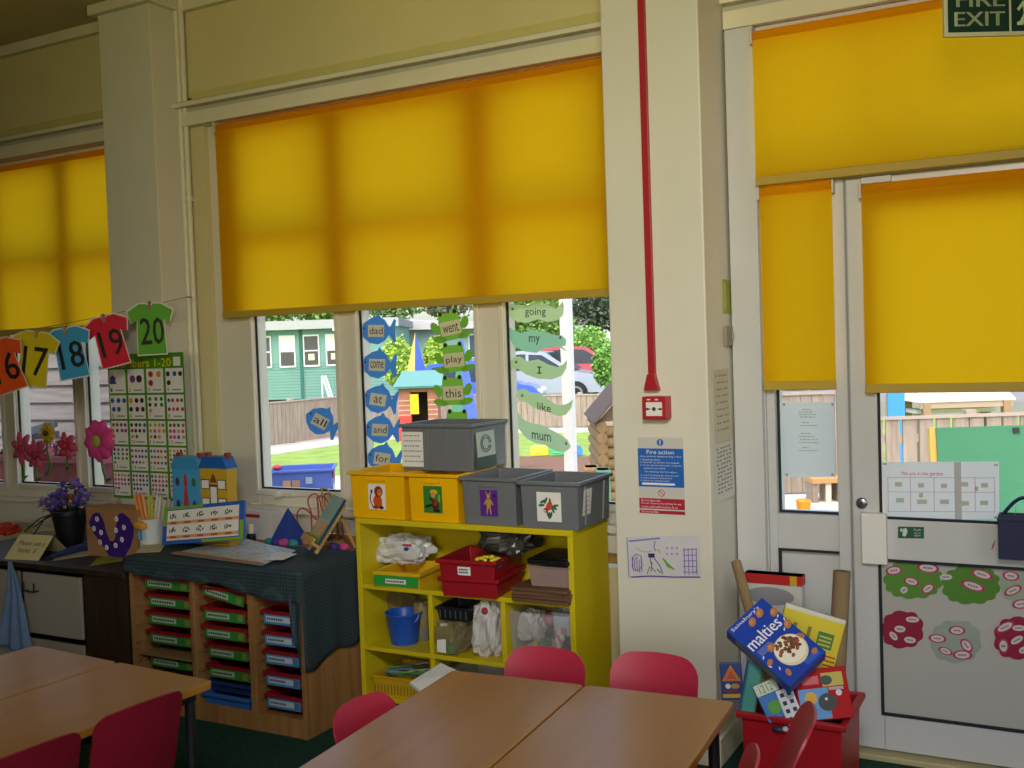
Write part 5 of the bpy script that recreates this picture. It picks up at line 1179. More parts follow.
b = MB(); y0, y1 = sx(723, 300)[0], sx(731, 300)[0]; b.box(SX, SX+.004, y0, y1, sx(727, 313)[1], sx(727, 280)[1], mat('#9aa03c', .6)); b.box(SX+.004, SX+.0045, y0+.01, y0+.03, sx(727, 311)[1], sx(727, 282)[1], mat('#c2bd7a', .6)); solo(b, 'paper_tag', 'narrow green card on the side of the pier above a grey switch', 'card')
b = MB(); y0, y1 = sx(724, 336)[0], sx(735, 336)[0]; zl, zh = sx(729, 346)[1], sx(729, 326)[1]; b.box(SX, SX+.012, y0, y1, zl, zh, mat('#8f887a', .5)); b.box(SX+.012, SX+.018, (y0+y1)/2-.008, (y0+y1)/2+.008, (zl+zh)/2-.012, (zl+zh)/2+.012, mat('#a59d8c', .4)); solo(b, 'light_switch', 'grey switch plate on the side of the pier below the green card', 'switch', bevel=.002)

# ------------------------------------------------------------------ things on the door
b = MB(); Yq = 3.888
b = MB(); px_sheet(b, [(781, 402), (834.5, 402), (836, 477), (784.5, 477)], Yq, paper_lit('#dcdfd8', .5))
for y, a, c in ((409, 802, 811), (411.5, 799, 814), (414, 799, 816), (416.5, 800, 815), (422, 802, 809), (425, 800, 818), (433, 801, 811), (436, 799, 816), (439, 800, 818), (442, 799, 819), (447, 802, 810), (450, 799, 817)):
    x = a
    while x < c-1: l = rn.uniform(1.5, 4); px_poly(b, [(x, y), (min(c, x+l), y), (min(c, x+l), y+1.1), (x, y+1.1)], Yq-.0013, mat('#a9b3ac', .8), .0004); x += l+.8
for x, y in ((784, 404.5), (832.5, 404.5), (787, 474.5), (832.5, 474.5)): px_poly(b, [(x-1, y-1.2), (x+1, y-1.2), (x+1, y+1.2), (x-1, y+1.2)], Yq-.0013, mat('#8a918c', .6), .0005)
solo(b, 'notice_sheet', 'white typed sheet taped inside the side light left of the door', 'notice')
# garden rota on the door glass
Yq = 3.822; b = MB()
px_sheet(b, [(881.5, 462), (999, 461.5), (999.5, 520), (884, 518)], Yq, paper_lit('#e6e6e0', .4)); px_poly(b, [(954, 462), (961, 462), (962, 519.5), (955, 519)], Yq-.0012, mat('#b9bab8', .6), .0005)
px_text(b, 'We are in the garden', 901, 471.5, 943, 476.5, Yq-.0026, mat('#c9566c', .7), .3)
LNC = mat('#c9a9b4', .7)
for y in (477, 491.5, 511): px_poly(b, [(887, y), (995, y+.6), (995, y+1.2), (887, y+.6)], Yq-.0018, LNC, .0004)
for x in (887.5, 910, 933.5, 974.5, 994): px_poly(b, [(x, 477), (x+.7, 477), (x+1.2, 511.5), (x+.5, 511.5)], Yq-.0018, LNC, .0004)
for x, y, w_ in ((895, 482, 7), (918, 483, 6), (941, 483.5, 6), (961, 482, 7), (981, 483, 7), (896, 498, 8), (917, 499.5, 10), (940, 499.5, 9), (961, 501, 8), (980, 500.5, 8), (919, 493, 4), (975, 486.5, 3)): px_poly(b, [(x, y), (x+w_, y), (x+w_, y+4.5), (x, y+4.5)], Yq-.0018, mat('#b9beae', .7), .0004)
for x, y in ((885, 464), (996, 465), (996, 517.5)): px_poly(b, [(x-2, y-1), (x+2, y-1), (x+2, y+1), (x-2, y+1)], Yq-.0018, mat('#a9a8a4', .5), .0005)
solo(b, 'rota_sheet', 'wide white grid sheet with red heading on the door glass', 'notice')
# small green sign on the rail
Yr = 3.80; b = MB(); px_poly(b, [(898, 526.5), (924, 527), (924, 538.5), (898, 538)], Yr, mat('#1f5a3c', .5), .002)
WG = mat('#cfd8cf', .6); px_poly(b, [(903, 529), (906.5, 528), (907.5, 532), (905.5, 536.5), (902.5, 536)], Yr-.002, WG, .0006); px_poly(b, [(900, 529), (902.5, 528.3), (902, 532), (900.5, 531.5)], Yr-.002, WG, .0006)
px_text(b, 'Push', 914, 528.8, 921, 531, Yr-.0028, WG); px_text(b, 'bar to', 914.5, 532, 920.5, 534, Yr-.0028, WG); px_text(b, 'open', 914, 535, 921, 537, Yr-.0028, WG)
solo(b, 'exit_sign', 'small green push-bar sign on the middle rail of the door', 'sign')
b = MB(); g = [at(x, y, Y=3.799) for x, y in ((991.5, 550), (993.5, 545), (995, 540))]; b.tube(g, [.001, .003, .001], mat('#b0424a', .5), 6); solo(b, 'sticker', 'thin red sticker on the door rail beside the navy basket', 'sticker')
# navy letter basket
q0, q1 = at(999, 559, Y=3.76), at(1052, 517, Y=3.76); t = thing('wall_basket', 'navy hanging basket with a round handle on the door rail at the right edge', 'basket', ((q0.x+q1.x)/2, 3.80, q0.z+.003)); w_ = (q1.x-q0.x); h_ = q1.z-q0.z; NV = mat('#20244a', .5, .4)
b = MB(); b.box(-w_/2, w_/2, -.06, -.055, 0, h_, NV); b.box(-w_/2, w_/2, -.005, 0, 0, h_, NV); b.box(-w_/2, -w_/2+.005, -.055, -.005, 0, h_, NV); b.box(w_/2-.005, w_/2, -.055, -.005, 0, h_, NV); b.box(-w_/2+.005, w_/2-.005, -.055, -.005, 0, .005, NV); b.box(-w_/2-.003, w_/2+.003, -.063, -.058, h_*.86, h_*.93, NV); b.build('basket_body', t, .002)
b = MB(); b.tube([(-w_*.40+(w_*.8)*k/14, -.03, h_+.055*math.sin(PI*k/14)) for k in range(15)], .006, NV, 8); b.build('handle', t)
b = MB(); b.box(-w_*.3, -w_*.29, -.03, -.028, h_*.4, h_+.02, mat('#a8703a', .6), T(0, 0, 0, 0, .12)); b.build('pencil', t)
# word clouds on the lower panel
YP = 3.8075
def cloud(label, cx, cy, rx, ry, col, tags, lobes=11, rot=0):
    b = MB(); pts = []
    for k in range(88):
        a = 2*PI*k/88; r = .93+.10*abs(math.sin(a*lobes/2+rot)); pts.append((cx+rx*r*math.copysign(abs(math.cos(a))**.85, math.cos(a)), cy+ry*r*math.copysign(abs(math.sin(a))**.85, math.sin(a))))
    px_poly(b, pts, YP, mat(col, .6, .3, .06, 20), .0015)
    for i, (x, y, w_, h_, r0, pk) in enumerate(tags):
        def el(k): return [(x+w_*k*math.cos(a)*math.cos(r0)-h_*k*math.sin(a)*math.sin(r0), y+w_*k*math.cos(a)*math.sin(r0)+h_*k*math.sin(a)*math.cos(r0)) for a in [2*PI*j/18 for j in range(18)]]
        if pk: px_poly(b, el(1.0), YP-.0015-.0002*i, mat('#b02a5c', .5), .0006)
        px_poly(b, el(.74), YP-.0022-.0002*i, mat('#cfc4c4', .6), .0005)
        n = 4
        for j in range(n):
            u = -.42+.84*j/n; p_ = lambda uu, vv: (x+w_*uu*math.cos(r0)-h_*vv*math.sin(r0), y+w_*uu*math.sin(r0)+h_*vv*math.cos(r0))
            px_poly(b, [p_(u, -.16), p_(u+.15, -.16), p_(u+.15, .18), p_(u, .18)], YP-.0029-.0002*i, mat('#6a5f66', .7), .0003)
    solo(b, 'word_cloud', label, 'word cloud', 'scalloped word clouds on the door panel')
cloud('left green word cloud with pink-edged labels and a red dot, top of door panel', 913, 579.5, 29, 19, '#588a34', [(894, 570.5, 8.5, 4.5, -.1, 1), (928, 568, 11.5, 5, .12, 1), (911.5, 581.5, 8, 4.2, .28, 1), (928, 588.5, 7, 4.4, -.55, 1), (904, 590, 5, 4.5, -.5, 0)], 13)
cloud('right green word cloud with two long pink-edged labels, top of door panel', 971, 585, 29, 19, '#52842f', [(946, 577, 8.5, 4, .02, 0), (982, 574.5, 11.5, 4.4, .30, 1), (973, 586, 13, 4.4, .32, 1)], 12, .4)
cloud('small crimson word cloud at the left of the door panel', 902.5, 629.5, 21, 18.5, '#8e1f38', [(912.5, 619.5, 9, 4, .05, 0), (900, 629, 7.5, 4.5, .1, 0), (893.5, 636, 7, 4, .85, 0), (910, 640, 8, 4.2, .15, 0)], 9)
cloud('grey green word cloud between the two crimson ones', 956, 641.5, 25, 21, '#96a496', [(957, 630.5, 8.5, 4.6, .06, 1), (937.5, 638.5, 9, 4.4, .12, 1), (966.5, 645.5, 8, 5, .85, 1), (945.5, 651, 7.5, 3.6, .4, 1), (962.5, 655, 10, 4.8, .05, 1)], 9, .6)
cloud('crimson word cloud at the right edge of the photo', 1018, 638, 24, 21, '#8e1f38', [(1005, 627, 10.5, 4.5, -.45, 1), (1003.5, 646, 5.2, 7.5, -.1, 1), (1019, 628, 9, 4, .02, 0), (1017, 640, 9, 4.5, -.5, 0), (1024, 650, 7, 4.5, -.3, 0)], 10)
cloud('grey green word cloud at the top right of the door panel', 1021, 583, 21, 20, '#9aa894', [(1011, 576, 8.5, 4.8, .15, 1), (1013, 590.5, 9.5, 4.5, -.4, 1), (1021, 604, 9, 4.8, -.1, 1)], 9, .2)
px = None
# hanging FIRE EXIT sign
c0 = at(944.5, 37, D=2.95); ang = math.atan2(CR.y, CR.x)
t = thing('fire_exit_sign', 'green FIRE EXIT sign hanging at the top right of the photo', 'sign', c0, ang+.04)
kx = 2.95/F_PX; SG = mat('#12352b', .4, .4); CRM = mat('#c9c79a', .5)
Wd, Ht = 150*kx, 62*kx
b = MB(); b.box(0, Wd, 0, .012, 0, Ht, CRM); b.build('sign_frame', t, .002)
b = MB(); f0 = 3.8*kx; b.box(f0, 66*kx, -.0015, 0, f0*1.1, Ht-f0, SG); b.box(68.5*kx, Wd-f0, -.0015, 0, f0*1.1, Ht-f0, SG); b.build('sign_panel', t)
LT = mat('#c2cb9c', .5); b = MB()
for dx in (0, .0012, -.0012):
    b.text('EXIT', 10.5*kx+dx, 61.5*kx+dx, 10*kx, 24*kx, -.0022, LT); b.text('FIRE', 12.5*kx+dx, 61.5*kx+dx, 29*kx, 43*kx, -.0022, LT)
b.build('lettering', t)
b = MB(); o0 = 74*kx; pl = lambda pts: b.yprism([(o0+x*kx, y*kx) for x, y in pts], -.0022, -.0015, LT)
pl([(0, 10), (6, 10), (9, 18), (13, 22), (12, 34), (6, 34), (0, 26), (2, 24), (6, 29), (7, 22), (3, 14), (0, 13)]); pl([(13, 22), (20, 18), (21, 10), (25, 10), (24, 21), (14, 27)]); b.disc(o0+11*kx, 39*kx, 3.6*kx, 3.6*kx, -.0023, LT)
pl([(34, 8), (60, 8), (60, 50), (34, 50)]); b.build('running_figure', t)
for x in (.12, .88):
    b = MB(); b.tube([(Wd*x, .006, Ht), (Wd*x, .006, H-c0.z)], .004, mat('#8f8f88', .4, metal=.6), 8); b.build('hanger', t)

# ------------------------------------------------------------------ red crate of junk modelling
KX0, KX1, KY0, KY1, KZ = at(735, 716, Y=3.10).x, at(846, 724, Y=3.10).x, 3.10, 3.43, .352
t = thing('crate', 'red plastic crate of empty packets beside the white pier', 'crate', ((KX0+KX1)/2, KY0, 0)); KR = mat('#a3141f', .4, .5, .05, 5)
b = MB(); tub_mesh(b, (KX1-KX0)*.86, .28, KX1-KX0, KY1-KY0, KZ, KR, .005, .016); b.build('crate_body', t, .004)
for s, gx in ((-1, 778), (0, 785), (1, 803)):
    g = at(gx, 729.5, Y=3.10); b = MB(); b.ball((g.x-t.location.x, .004, g.z), ((.020, .012, .009), (.010, .012, .008), (.012, .012, .011))[s+1], mat(('#2f3a4a', '#c9c9c6', '#6fa8c0')[s+1], .4), seg=10, rings=6); b.build('sticker', t)
def frame_at(px, py, Y, ax, lean=0, twist=0):
    """pose facing the room from point (px,py) on plane Y: local x turned ax (in the image sense), leaning back by lean"""
    c = at(px, py, Y=Y); return Matrix.Translation(c) @ Matrix.Rotation(.28+twist, 4, 'Z') @ Matrix.Rotation(-lean, 4, 'X') @ Matrix.Rotation(-ax, 4, 'Y')
def prop(name, label, cat, M, group='packets in the red crate'):
    t = thing(name, label, cat, M.translation, 0, group); return t, Matrix.Translation(-M.translation) @ M
# cereal box
M = frame_at(775.5, 641, 3.11, .80, .72); t, Mi = prop('cereal_box', 'blue cereal box with a bowl picture, tilted on top of the red crate', 'box', M)
w_, h_, d_ = .158, .25, .052
b = MB(Mi); b.box(-w_/2, w_/2, .0, d_, -h_/2, h_/2, mat('#1440a8', .4, .4, .04, 8)); b.box(-w_/2-.0006, -w_/2, .008, d_-.008, -h_*.3, h_*.35, mat('#7f8690', .6)); b.build('carton', t, .002)
b = MB(Mi); y = -.0006; WH = mat('#e8e8ea', .5); OR = mat('#b5763f', .6)
b.text('malties', -w_*.46, w_*.36, h_*.085, h_*.245, y, WH); b.text('malties', -w_*.46+.0012, w_*.36+.0012, h_*.085, h_*.245, y-.0002, WH); b.text("Sainsbury's", -w_*.44, w_*.30, h_*.415, h_*.475, y, WH)
for x, z in ((.22, .38), (-.02, .36), (.43, .27), (.43, .05), (-.16, -.02)): b.disc(w_*x, h_*z, .016, .011, y-.0004, OR, rot=.6); b.disc(w_*x-.002, h_*z+.003, .008, .005, y-.0006, mat('#c98f58', .6), rot=.6)
for k in range(4): b.quad(-w_*.42, -w_*(.10+.03*(k % 2)), h_*(.05-k*.022)-.002, h_*(.05-k*.022), y, mat('#8f9fd0', .6))
b.disc(.012, -h_*.20, .052, .050, y-.0003, mat('#e6d7ad', .5), seg=28); b.disc(.012, -h_*.185, .048, .043, y-.0006, mat('#f0ead6', .5), seg=28)
rr = random.Random(9)
for k in range(46):
    a = rr.random()*6.28; q = math.sqrt(rr.random()); cx = .012+.043*q*math.cos(a); cz = -h_*.17+.037*q*math.sin(a)
    if cz < -h_*.23 and rr.random() < .6: continue
    b.disc(cx, cz, .0075, .0055, y-.0008-.00002*k, mat(['#7a4526', '#8f5530', '#66391f'][k % 3], .6), rot=rr.random()*3, seg=8)
for x, z, r0 in ((-.40, -.14, .4), (-.30, -.37, 1.2), (.36, -.40, .3), (.42, -.16, 2)): b.disc(w_*x, h_*z, .012, .008, y-.0004, OR, rot=r0)
for x, z, r0 in ((.42, .20, .5), (.46, .12, 1), (.30, .03, .8), (-.42, -.05, .6), (-.46, -.18, 2), (-.36, -.27, 1)): b.disc(w_*x, h_*z, .006, .002, y-.0006, WH, rot=r0)
b.quad(.01, w_*.42, -h_*.465, -h_*.40, y, mat('#2c5fc8', .5)); b.build('front_print', t)
# yellow book/packet behind
M = frame_at(806, 650, 3.30, -.28, .12); t, Mi = prop('yellow_packet', 'bright yellow packet with green and red print behind the cereal box', 'packet', M); w_, h_ = .19, .25
b = MB(Mi); b.box(-w_/2, w_/2, 0, .03, -h_/2, h_/2, mat('#d8c41a', .45)); b.box(-w_/2, w_/2, -.0004, .03, h_*.44, h_*.5, mat('#d9d6c2', .5)); b.build('carton', t, .002)
b = MB(Mi); y = -.0008; b.quad(w_*.12, w_*.38, h_*.08, h_*.28, y, mat('#3f7a3a', .5)); 
for k in range(3): b.quad(w_*.15, w_*.35, h_*(.11+.05*k), h_*(.135+.05*k), y-.0004, mat('#b9c040', .5))
for x in (-.30, -.06): b.quad(w_*x, w_*(x+.06), h_*.05, h_*.3, y, mat('#8a7a1a', .5))
for k in range(9): b.quad(w_*.30, w_*.48, h_*(-.45+.055*k), h_*(-.43+.055*k), y, mat('#b03a28', .5))
for k in range(5): b.disc(w_*(.05+.04*(k % 3)), h_*(-.05-.09*k), .018, .010, y-.0005, mat(['#b5522a', '#d9b52a', '#a83a2a'][k % 3], .5), rot=.7)
b.build('front_print', t)
# white box with red top leaning behind
q0, q1 = at(746, 640, Y=3.55), at(803, 640, Y=3.55); zt = at(775, 575, Y=3.55).z
t = thing('game_box', 'white box with red top band and grey oval, leaning behind the crate', 'box', ((q0.x+q1.x)/2, 3.55, 0)); w_ = q1.x-q0.x
b = MB(); b.box(-w_/2, w_/2, 0, .05, .0, zt, mat('#c9c7c2', .5)); b.box(-w_/2-.001, w_/2+.001, -.001, .051, zt-.034, zt, mat('#b5231f', .5)); b.box(w_*.30, w_*.42, -.0016, -.001, zt-.034, zt, mat('#c9a02a', .5)); b.disc(-.01, zt-.075, w_*.42, .032, -.0006, mat('#8f9194', .6)); b.build('carton', t, .003)
# cardboard tubes
TUBE = mat('#8f7858', .8, .2, .08, 10)
def ctube(label, pa, pb, Ya, Yb, r, ext=.30):
    a, c = at(*pa, Y=Ya), at(*pb, Y=Yb); d = (a-c).normalized(); e = c-d*ext
    if e.z < .012: e = c+(a-c)*((.012-c.z)/(a.z-c.z))
    b = MB(); b.tube([e, a], r, TUBE, 20, cap=False); b.tube([a, e], r-.004, mat('#6a573e', .9), 20, cap=False)
    o = b.build('cardboard_tube', None, 0, None, label, 'cardboard tube', 'cardboard tubes in the red crate'); return recentre(o)
ctube('thick upright cardboard tube at the right side of the red crate', (842, 571), (836, 690), 3.38, 3.35, .027)
ctube('slanting cardboard tube leaning against the white pier', (736, 562), (751, 615), 3.44, 3.34, .017)
ctube('greyish short tube with a flat end below the cereal box', (757, 668), (768, 716), 3.17, 3.22, .018, .06)
# teal long box
M = frame_at(752, 690, 3.135, -.20, .15); t, Mi = prop('slim_carton', 'long teal carton standing on end at the left of the red crate', 'carton', M); b = MB(Mi); b.rrbox(-.025, .022, 0, .03, -.09, .085, .008, mat('#3f8f86', .45)); b.box(-.03, -.025, .002, .028, -.09, .08, mat('#2f4f9a', .5)); b.build('carton', t, .002)
# orange warning packet
M = frame_at(731.5, 681, 3.17, .05, .1); t, Mi = prop('small_packet', 'small blue packet with an orange triangle, against the pier', 'packet', M); b = MB(Mi); b.box(-.034, .034, 0, .022, -.06, .055, mat('#27407f', .5)); b.build('carton', t, .002)
b = MB(Mi); y = -.0007; b.yprism([(-.030, 0), (.030, 0), (0, .050)], y, 0, mat('#c9742a', .5)); b.yprism([(-.016, .006), (.016, .006), (0, .034)], y-.0006, y, mat('#b5522a', .5)); b.quad(-.030, .030, -.052, -.040, y, mat('#c9a42a', .5)); b.disc(-.012, -.016, .008, .008, y, mat('#d8d6c8', .5)); b.disc(.010, -.016, .014, .008, y, mat('#b58a4a', .5)); b.quad(-.02, .02, -.034, -.028, y, mat('#8a2a2a', .5)); b.build('front_print', t)
# blue/green juice carton
M = frame_at(773, 703, 3.115, .42, .25); t, Mi = prop('juice_carton', 'small blue carton with a green dot and white top, front of the crate', 'carton', M); b = MB(Mi); b.box(-.036, .036, 0, .05, -.05, .03, mat('#1f6fb8', .45)); b.box(-.036, .036, -.0004, .05, .03, .065, mat('#d3d8c8', .5)); b.build('carton', t, .002)
b = MB(Mi); y = -.0008; b.disc(0, -.012, .020, .020, y, mat('#4f9a2a', .5))
for k in range(2): b.text('12', -.022+.024*k, -.004+.024*k, .036, .060, y, mat('#4f9a2a', .5))
b.build('front_print', t)
# cardboard strip with black squares
M = frame_at(790, 705, 3.12, .35, .3); t, Mi = prop('patterned_strip', 'white strip with dark squares between two cartons in the crate', 'strip', M); b = MB(Mi); b.box(-.026, .024, 0, .006, -.055, .05, mat('#cfd3d8', .6))
for k in range(8): b.box(-.018+.022*(k % 2), -.006+.022*(k % 2), -.0006, 0, -.045+.024*(k//2), -.033+.024*(k//2), mat('#23263a', .6))
b.build('strip_card', t)
# red/blue toy box
M = frame_at(823, 694, 3.16, .14, .35); t, Mi = prop('toy_carton', 'red and blue toy carton with a clear window, right of the crate', 'carton', M); w_, h_ = .155, .15
b = MB(Mi); b.box(-w_/2, w_/2, 0, .06, -h_/2, h_/2, mat('#b01019', .6, .2)); b.build('carton', t, .003)
b = MB(Mi); y = -.0008; b.quad(-w_*.46, w_*.10, -h_*.47, h_*.12, y, mat('#3f8fc8', .4)); b.disc(-w_*.24, -h_*.06, .018, .018, y-.0006, mat('#d8a62a', .5)); b.disc(-w_*.30, -h_*.32, .020, .016, y-.0005, mat('#2a55a8', .5)); b.disc(w_*.06, -h_*.16, .027, .026, y-.0009, mat('#14161c', .25)); b.disc(w_*.045, -h_*.10, .004, .004, y-.0012, WH)
b.quad(w_*.02, w_*.42, h_*.14, h_*.40, y, mat('#b5a82a', .4)); b.disc(w_*.10, h_*.26, .018, .014, y-.0005, mat('#23402f', .5)); b.quad(-w_*.36, -w_*.04, h_*.2, h_*.36, y, mat('#c9424a', .4)); b.disc(w_*.30, h_*.0, .009, .009, y, mat('#cfd3d8', .5)); b.build('front_print', t)
b = MB(Mi); b.box(w_*.12, w_*.40, -.004, 0, h_*.06, h_*.12, film('#ffffff', .35)); b.build('clear_window', t)
# loose fill so that the packets rest on something
b = MB(); crumple(b, ((KX0+KX1)/2, (KY0+KY1)/2, .17), ((KX1-KX0)*.36, .115, .155), mat('#4a4238', .8, .2, .4, 14, bump=.5), 71, 30, 18, .07); o = solo(b, 'packing_paper', 'crumpled brown paper filling the red crate under the packets', 'paper'); o.location.z = .012

# ------------------------------------------------------------------ outside: ground
ZG = -.35
RZ = math.atan2(CR.y, CR.x)
def G(px_, py_): return at(px_, py_, Z=ZG)
def poly_ground(name, pts, dz, m, label=None):
    b = MB(); P = [(p.x, p.y) for p in pts]
    ar = sum(P[i][0]*P[(i+1) % len(P)][1]-P[(i+1) % len(P)][0]*P[i][1] for i in range(len(P)))
    if ar < 0: P = P[::-1]
    b.zprism(P, ZG-.15, ZG+dz, m); return struct(b, name)
GRASS = mat('#93ad58', .9, .1, .22, 3.0); CONC = mat('#cfc9bd', .9, .2, .06, 1.5)
b = MB(); b.box(-60, 40, 4.02, 70, ZG-.2, ZG-.01, GRASS); struct(b, 'ground_lawn')
V = Vector
poly_ground('ground_patio', [V((-14, 4.03, 0)), V((6, 4.03, 0)), V((6, 12.6, 0)), V((-5.2, 12.9, 0)), V((-6.5, 13.3, 0)), V((-10.6, 12.2, 0)), V((-14, 11.2, 0))], .0, CONC)
poly_ground('ground_path', [G(236, 452), G(262, 447), G(338, 436), G(420, 430), G(520, 428), G(640, 427.5), G(640, 431.5), G(520, 432.5), G(420, 437), G(338, 444.5), G(262, 456), G(236, 460)], .004, CONC)
poly_ground('ground_gravel', [V((-5.2, 12.9, 0)), V((-6.5, 13.3, 0)), V((-9.6, 12.6, 0)), V((-9.4, 15.2, 0)), V((-3.6, 16.2, 0)), V((-3.4, 12.8, 0))], .002, mat('#8a6a58', .95, .1, .35, 40))
poly_ground('ground_road', [V((-30, 24.5, 0)), V((10, 24.5, 0)), V((10, 34, 0)), V((-30, 34, 0))], .32, mat('#8f8d8a', .9, .2, .1, 2))
def loc(px_, py_, D): return at(px_, py_, D=D)
def otherthing(name, label, cat, px_, D, z=ZG, rz=0, group=None):
    """a thing standing on height z where pixel column px_ meets depth D"""
    p = at(px_, 384, D=D)
    return thing(name, label, cat, (p.x, p.y, z), RZ+rz, group), D/F_PX
def zof(px_, py_, D): return at(px_, py_, D=D).z
# fences
FW = mat('#9c8f80', .85, .2, .25, 4, stretch=(6, 6, .6)); FW2 = mat('#aca090', .85, .2, .1, 4)
def fence(label, pa, pb, ztop, zbot, bw, gap, post=2.0, rail=True, m=FW):
    A, B_ = Vector(pa), Vector(pb); L = (B_-A).length; t = thing('wooden_fence', label, 'fence', (A.x, A.y, zbot), math.atan2(B_.y-A.y, B_.x-A.x)); h = ztop-zbot
    b = MB(); x = 0; r = random.Random(3)
    while x < L-bw*.5: b.box(x, min(L, x+bw), -.01, .01, .02, h-.03+r.uniform(-.008, .008), m); x += bw+gap
    b.build('boards', t)
    b = MB()
    if rail: b.box(0, L, -.03, .03, h-.03, h, FW2)
    b.box(0, L, .01, .05, h*.75, h*.75+.08, FW2); b.box(0, L, .01, .05, h*.2, h*.2+.08, FW2); b.build('rails', t)
    n = max(1, round(L/post))
    for k in range(n+1):
        b = MB(); b.box(L*k/n-.05, L*k/n+.05, .01, .11, 0, h+.04, FW2); b.build('post', t)
p0, p1, p2 = G(236, 451), G(345, 436), G(505, 428); p3 = G(660, 427)
fence('pale wooden fence in front of the teal hut, seen in the left pane', (p0.x, p0.y, 0), (p1.x, p1.y, 0), zof(300, 398.5, 22.3), ZG, .11, .006)
fence('pale wooden fence across the lawn behind the brick playhouse', (p1.x, p1.y, 0), (p2.x, p2.y, 0), zof(450, 396, 23), ZG, .11, .006)
fence('pale wooden fence in front of the parked cars', (p2.x, p2.y, 0), (p3.x, p3.y, 0), zof(560, 395, 23), ZG, .13, .01)
a_, c_ = at(766, 390, D=12.2), at(872, 390, D=12.2)
fence('tall wooden fence seen behind the white notice in the side light', (a_.x, a_.y, 0), (c_.x, c_.y, 0), zof(810, 392, 12.2), ZG, .125, .008, 1.3)
a_, c_ = at(868, 390, D=10.2), at(1075, 390, D=10.2)
fence('slatted fence with a pale top rail seen through the door glass', (a_.x, a_.y, 0), (c_.x, c_.y, 0), zof(940, 415, 10.2), ZG, .135, .03, 1.2)

# teal hut and the second cabin
TEAL = mat('#78a498', .6, .3, .05, 3); TEALD = mat('#5a8478', .6, .3); WTRIM = mat('#e4e6e2', .5); DKG = mat('#4a4c4c', .25, .5); ROOF = mat('#8f9290', .7)
D = 32.0
t, k = otherthing('portable_hut', 'teal boarded hut with sash windows behind the fence', 'building', 300, D); zb = zof(300, 399, D)-ZG; zt = zof(300, 329, D)-ZG; zr = zof(300, 321.5, D)-ZG
X = lambda p: (p-300)*k
b = MB(); b.box(X(225), X(398), 0, 4, zb, zt, TEAL)
for j in range(13): b.box(X(225), X(398), -.012, 0, zb+.09*j, zb+.09*j+.012, TEALD)
b.box(X(301), X(304), -.05, 0, zb, zt, mat('#2f6a60', .6)); b.build('wall', t)
b = MB(); b.box(X(222), X(402), -.35, 4.3, zt, zr, ROOF); b.box(X(222), X(402), -.36, -.35, zt-.02, zr+.02, mat('#a9adab', .6)); b.build('roof', t)
b = MB(); b.box(X(225), X(398), .1, 3.9, 0, zb, mat('#4a463f', .9)); b.build('base', t)
for j, x in enumerate((257, 281, 305, 327.5, 232)):
    z0, z1 = zof(300, 367, D)-ZG, zof(300, 335, D)-ZG; b = MB(); b.box(X(x), X(x+16), -.06, 0, z0, z1, WTRIM); f = b.build('window', t)
    b = MB(); zm = (z0+z1)/2; b.box(X(x+1.2), X(x+14.8), -.065, -.055, z0+.05, zm-.02, DKG); b.box(X(x+1.2), X(x+14.8), -.065, -.055, zm+.02, z1-.05, DKG if j in (0, 2) else mat('#e3e0cf', .6))
    if j in (2, 3): b.box(X(x+5), X(x+11), -.07, -.065, z0+.2, zm-.1, mat('#e6dfb5', .6))
    b.build('pane', f)
for x in (268, 340):
    b = MB(); b.cbox(X(x), -.42, zt-.05, .16, .12, .1, WTRIM); b.build('lamp', t)
b = MB()
for q in ((328, 376, 336, 398), (331, 376, 339, 398)): b.tube([(X(q[0]), -.9, zof(300, q[1], D)-ZG), (X(q[2]), -1.2, zof(300, q[3], D)-ZG)], .03, WTRIM, 6)
for x in (328, 336): b.tube([(X(x), -1, zof(300, 376 if x == 328 else 397, D)-ZG), (X(x), -1, 0)], .025, WTRIM, 6)
b.build('handrail', t)
D = 37.0
t, k = otherthing('school_cabin', 'long cabin with a white flat roof behind the playhouse', 'building', 420, D); X = lambda p: (p-420)*k; zz_ = lambda y: zof(420, y, D)-ZG
b = MB(); b.box(X(355), X(500), 0, 4, 0, zz_(329), mat('#8fb0a2', .7, .2, .08, 2)); b.build('wall', t)
b = MB(); b.add([(X(355), -.5, zz_(329)), (X(505), -.5, zz_(331)), (X(505), -.5, zz_(326)), (X(355), -.5, zz_(318))]+[(X(355), 5, zz_(329)), (X(505), 5, zz_(331)), (X(505), 5, zz_(322)), (X(355), 5, zz_(312))], [(0, 1, 2, 3), (7, 6, 5, 4), (3, 2, 6, 7), (1, 5, 6, 2), (0, 3, 7, 4), (0, 4, 5, 1)], mat('#b5b4b0', .7)); b.build('roof', t)
for x in (397, 432, 470):
    b = MB(); b.box(X(x), X(x+11), -.05, 0, zz_(360), zz_(336), WTRIM); f = b.build('window', t); b = MB(); b.box(X(x+1), X(x+10), -.06, -.05, zz_(359), zz_(337), mat('#3f5568', .25)); b.build('pane', f)

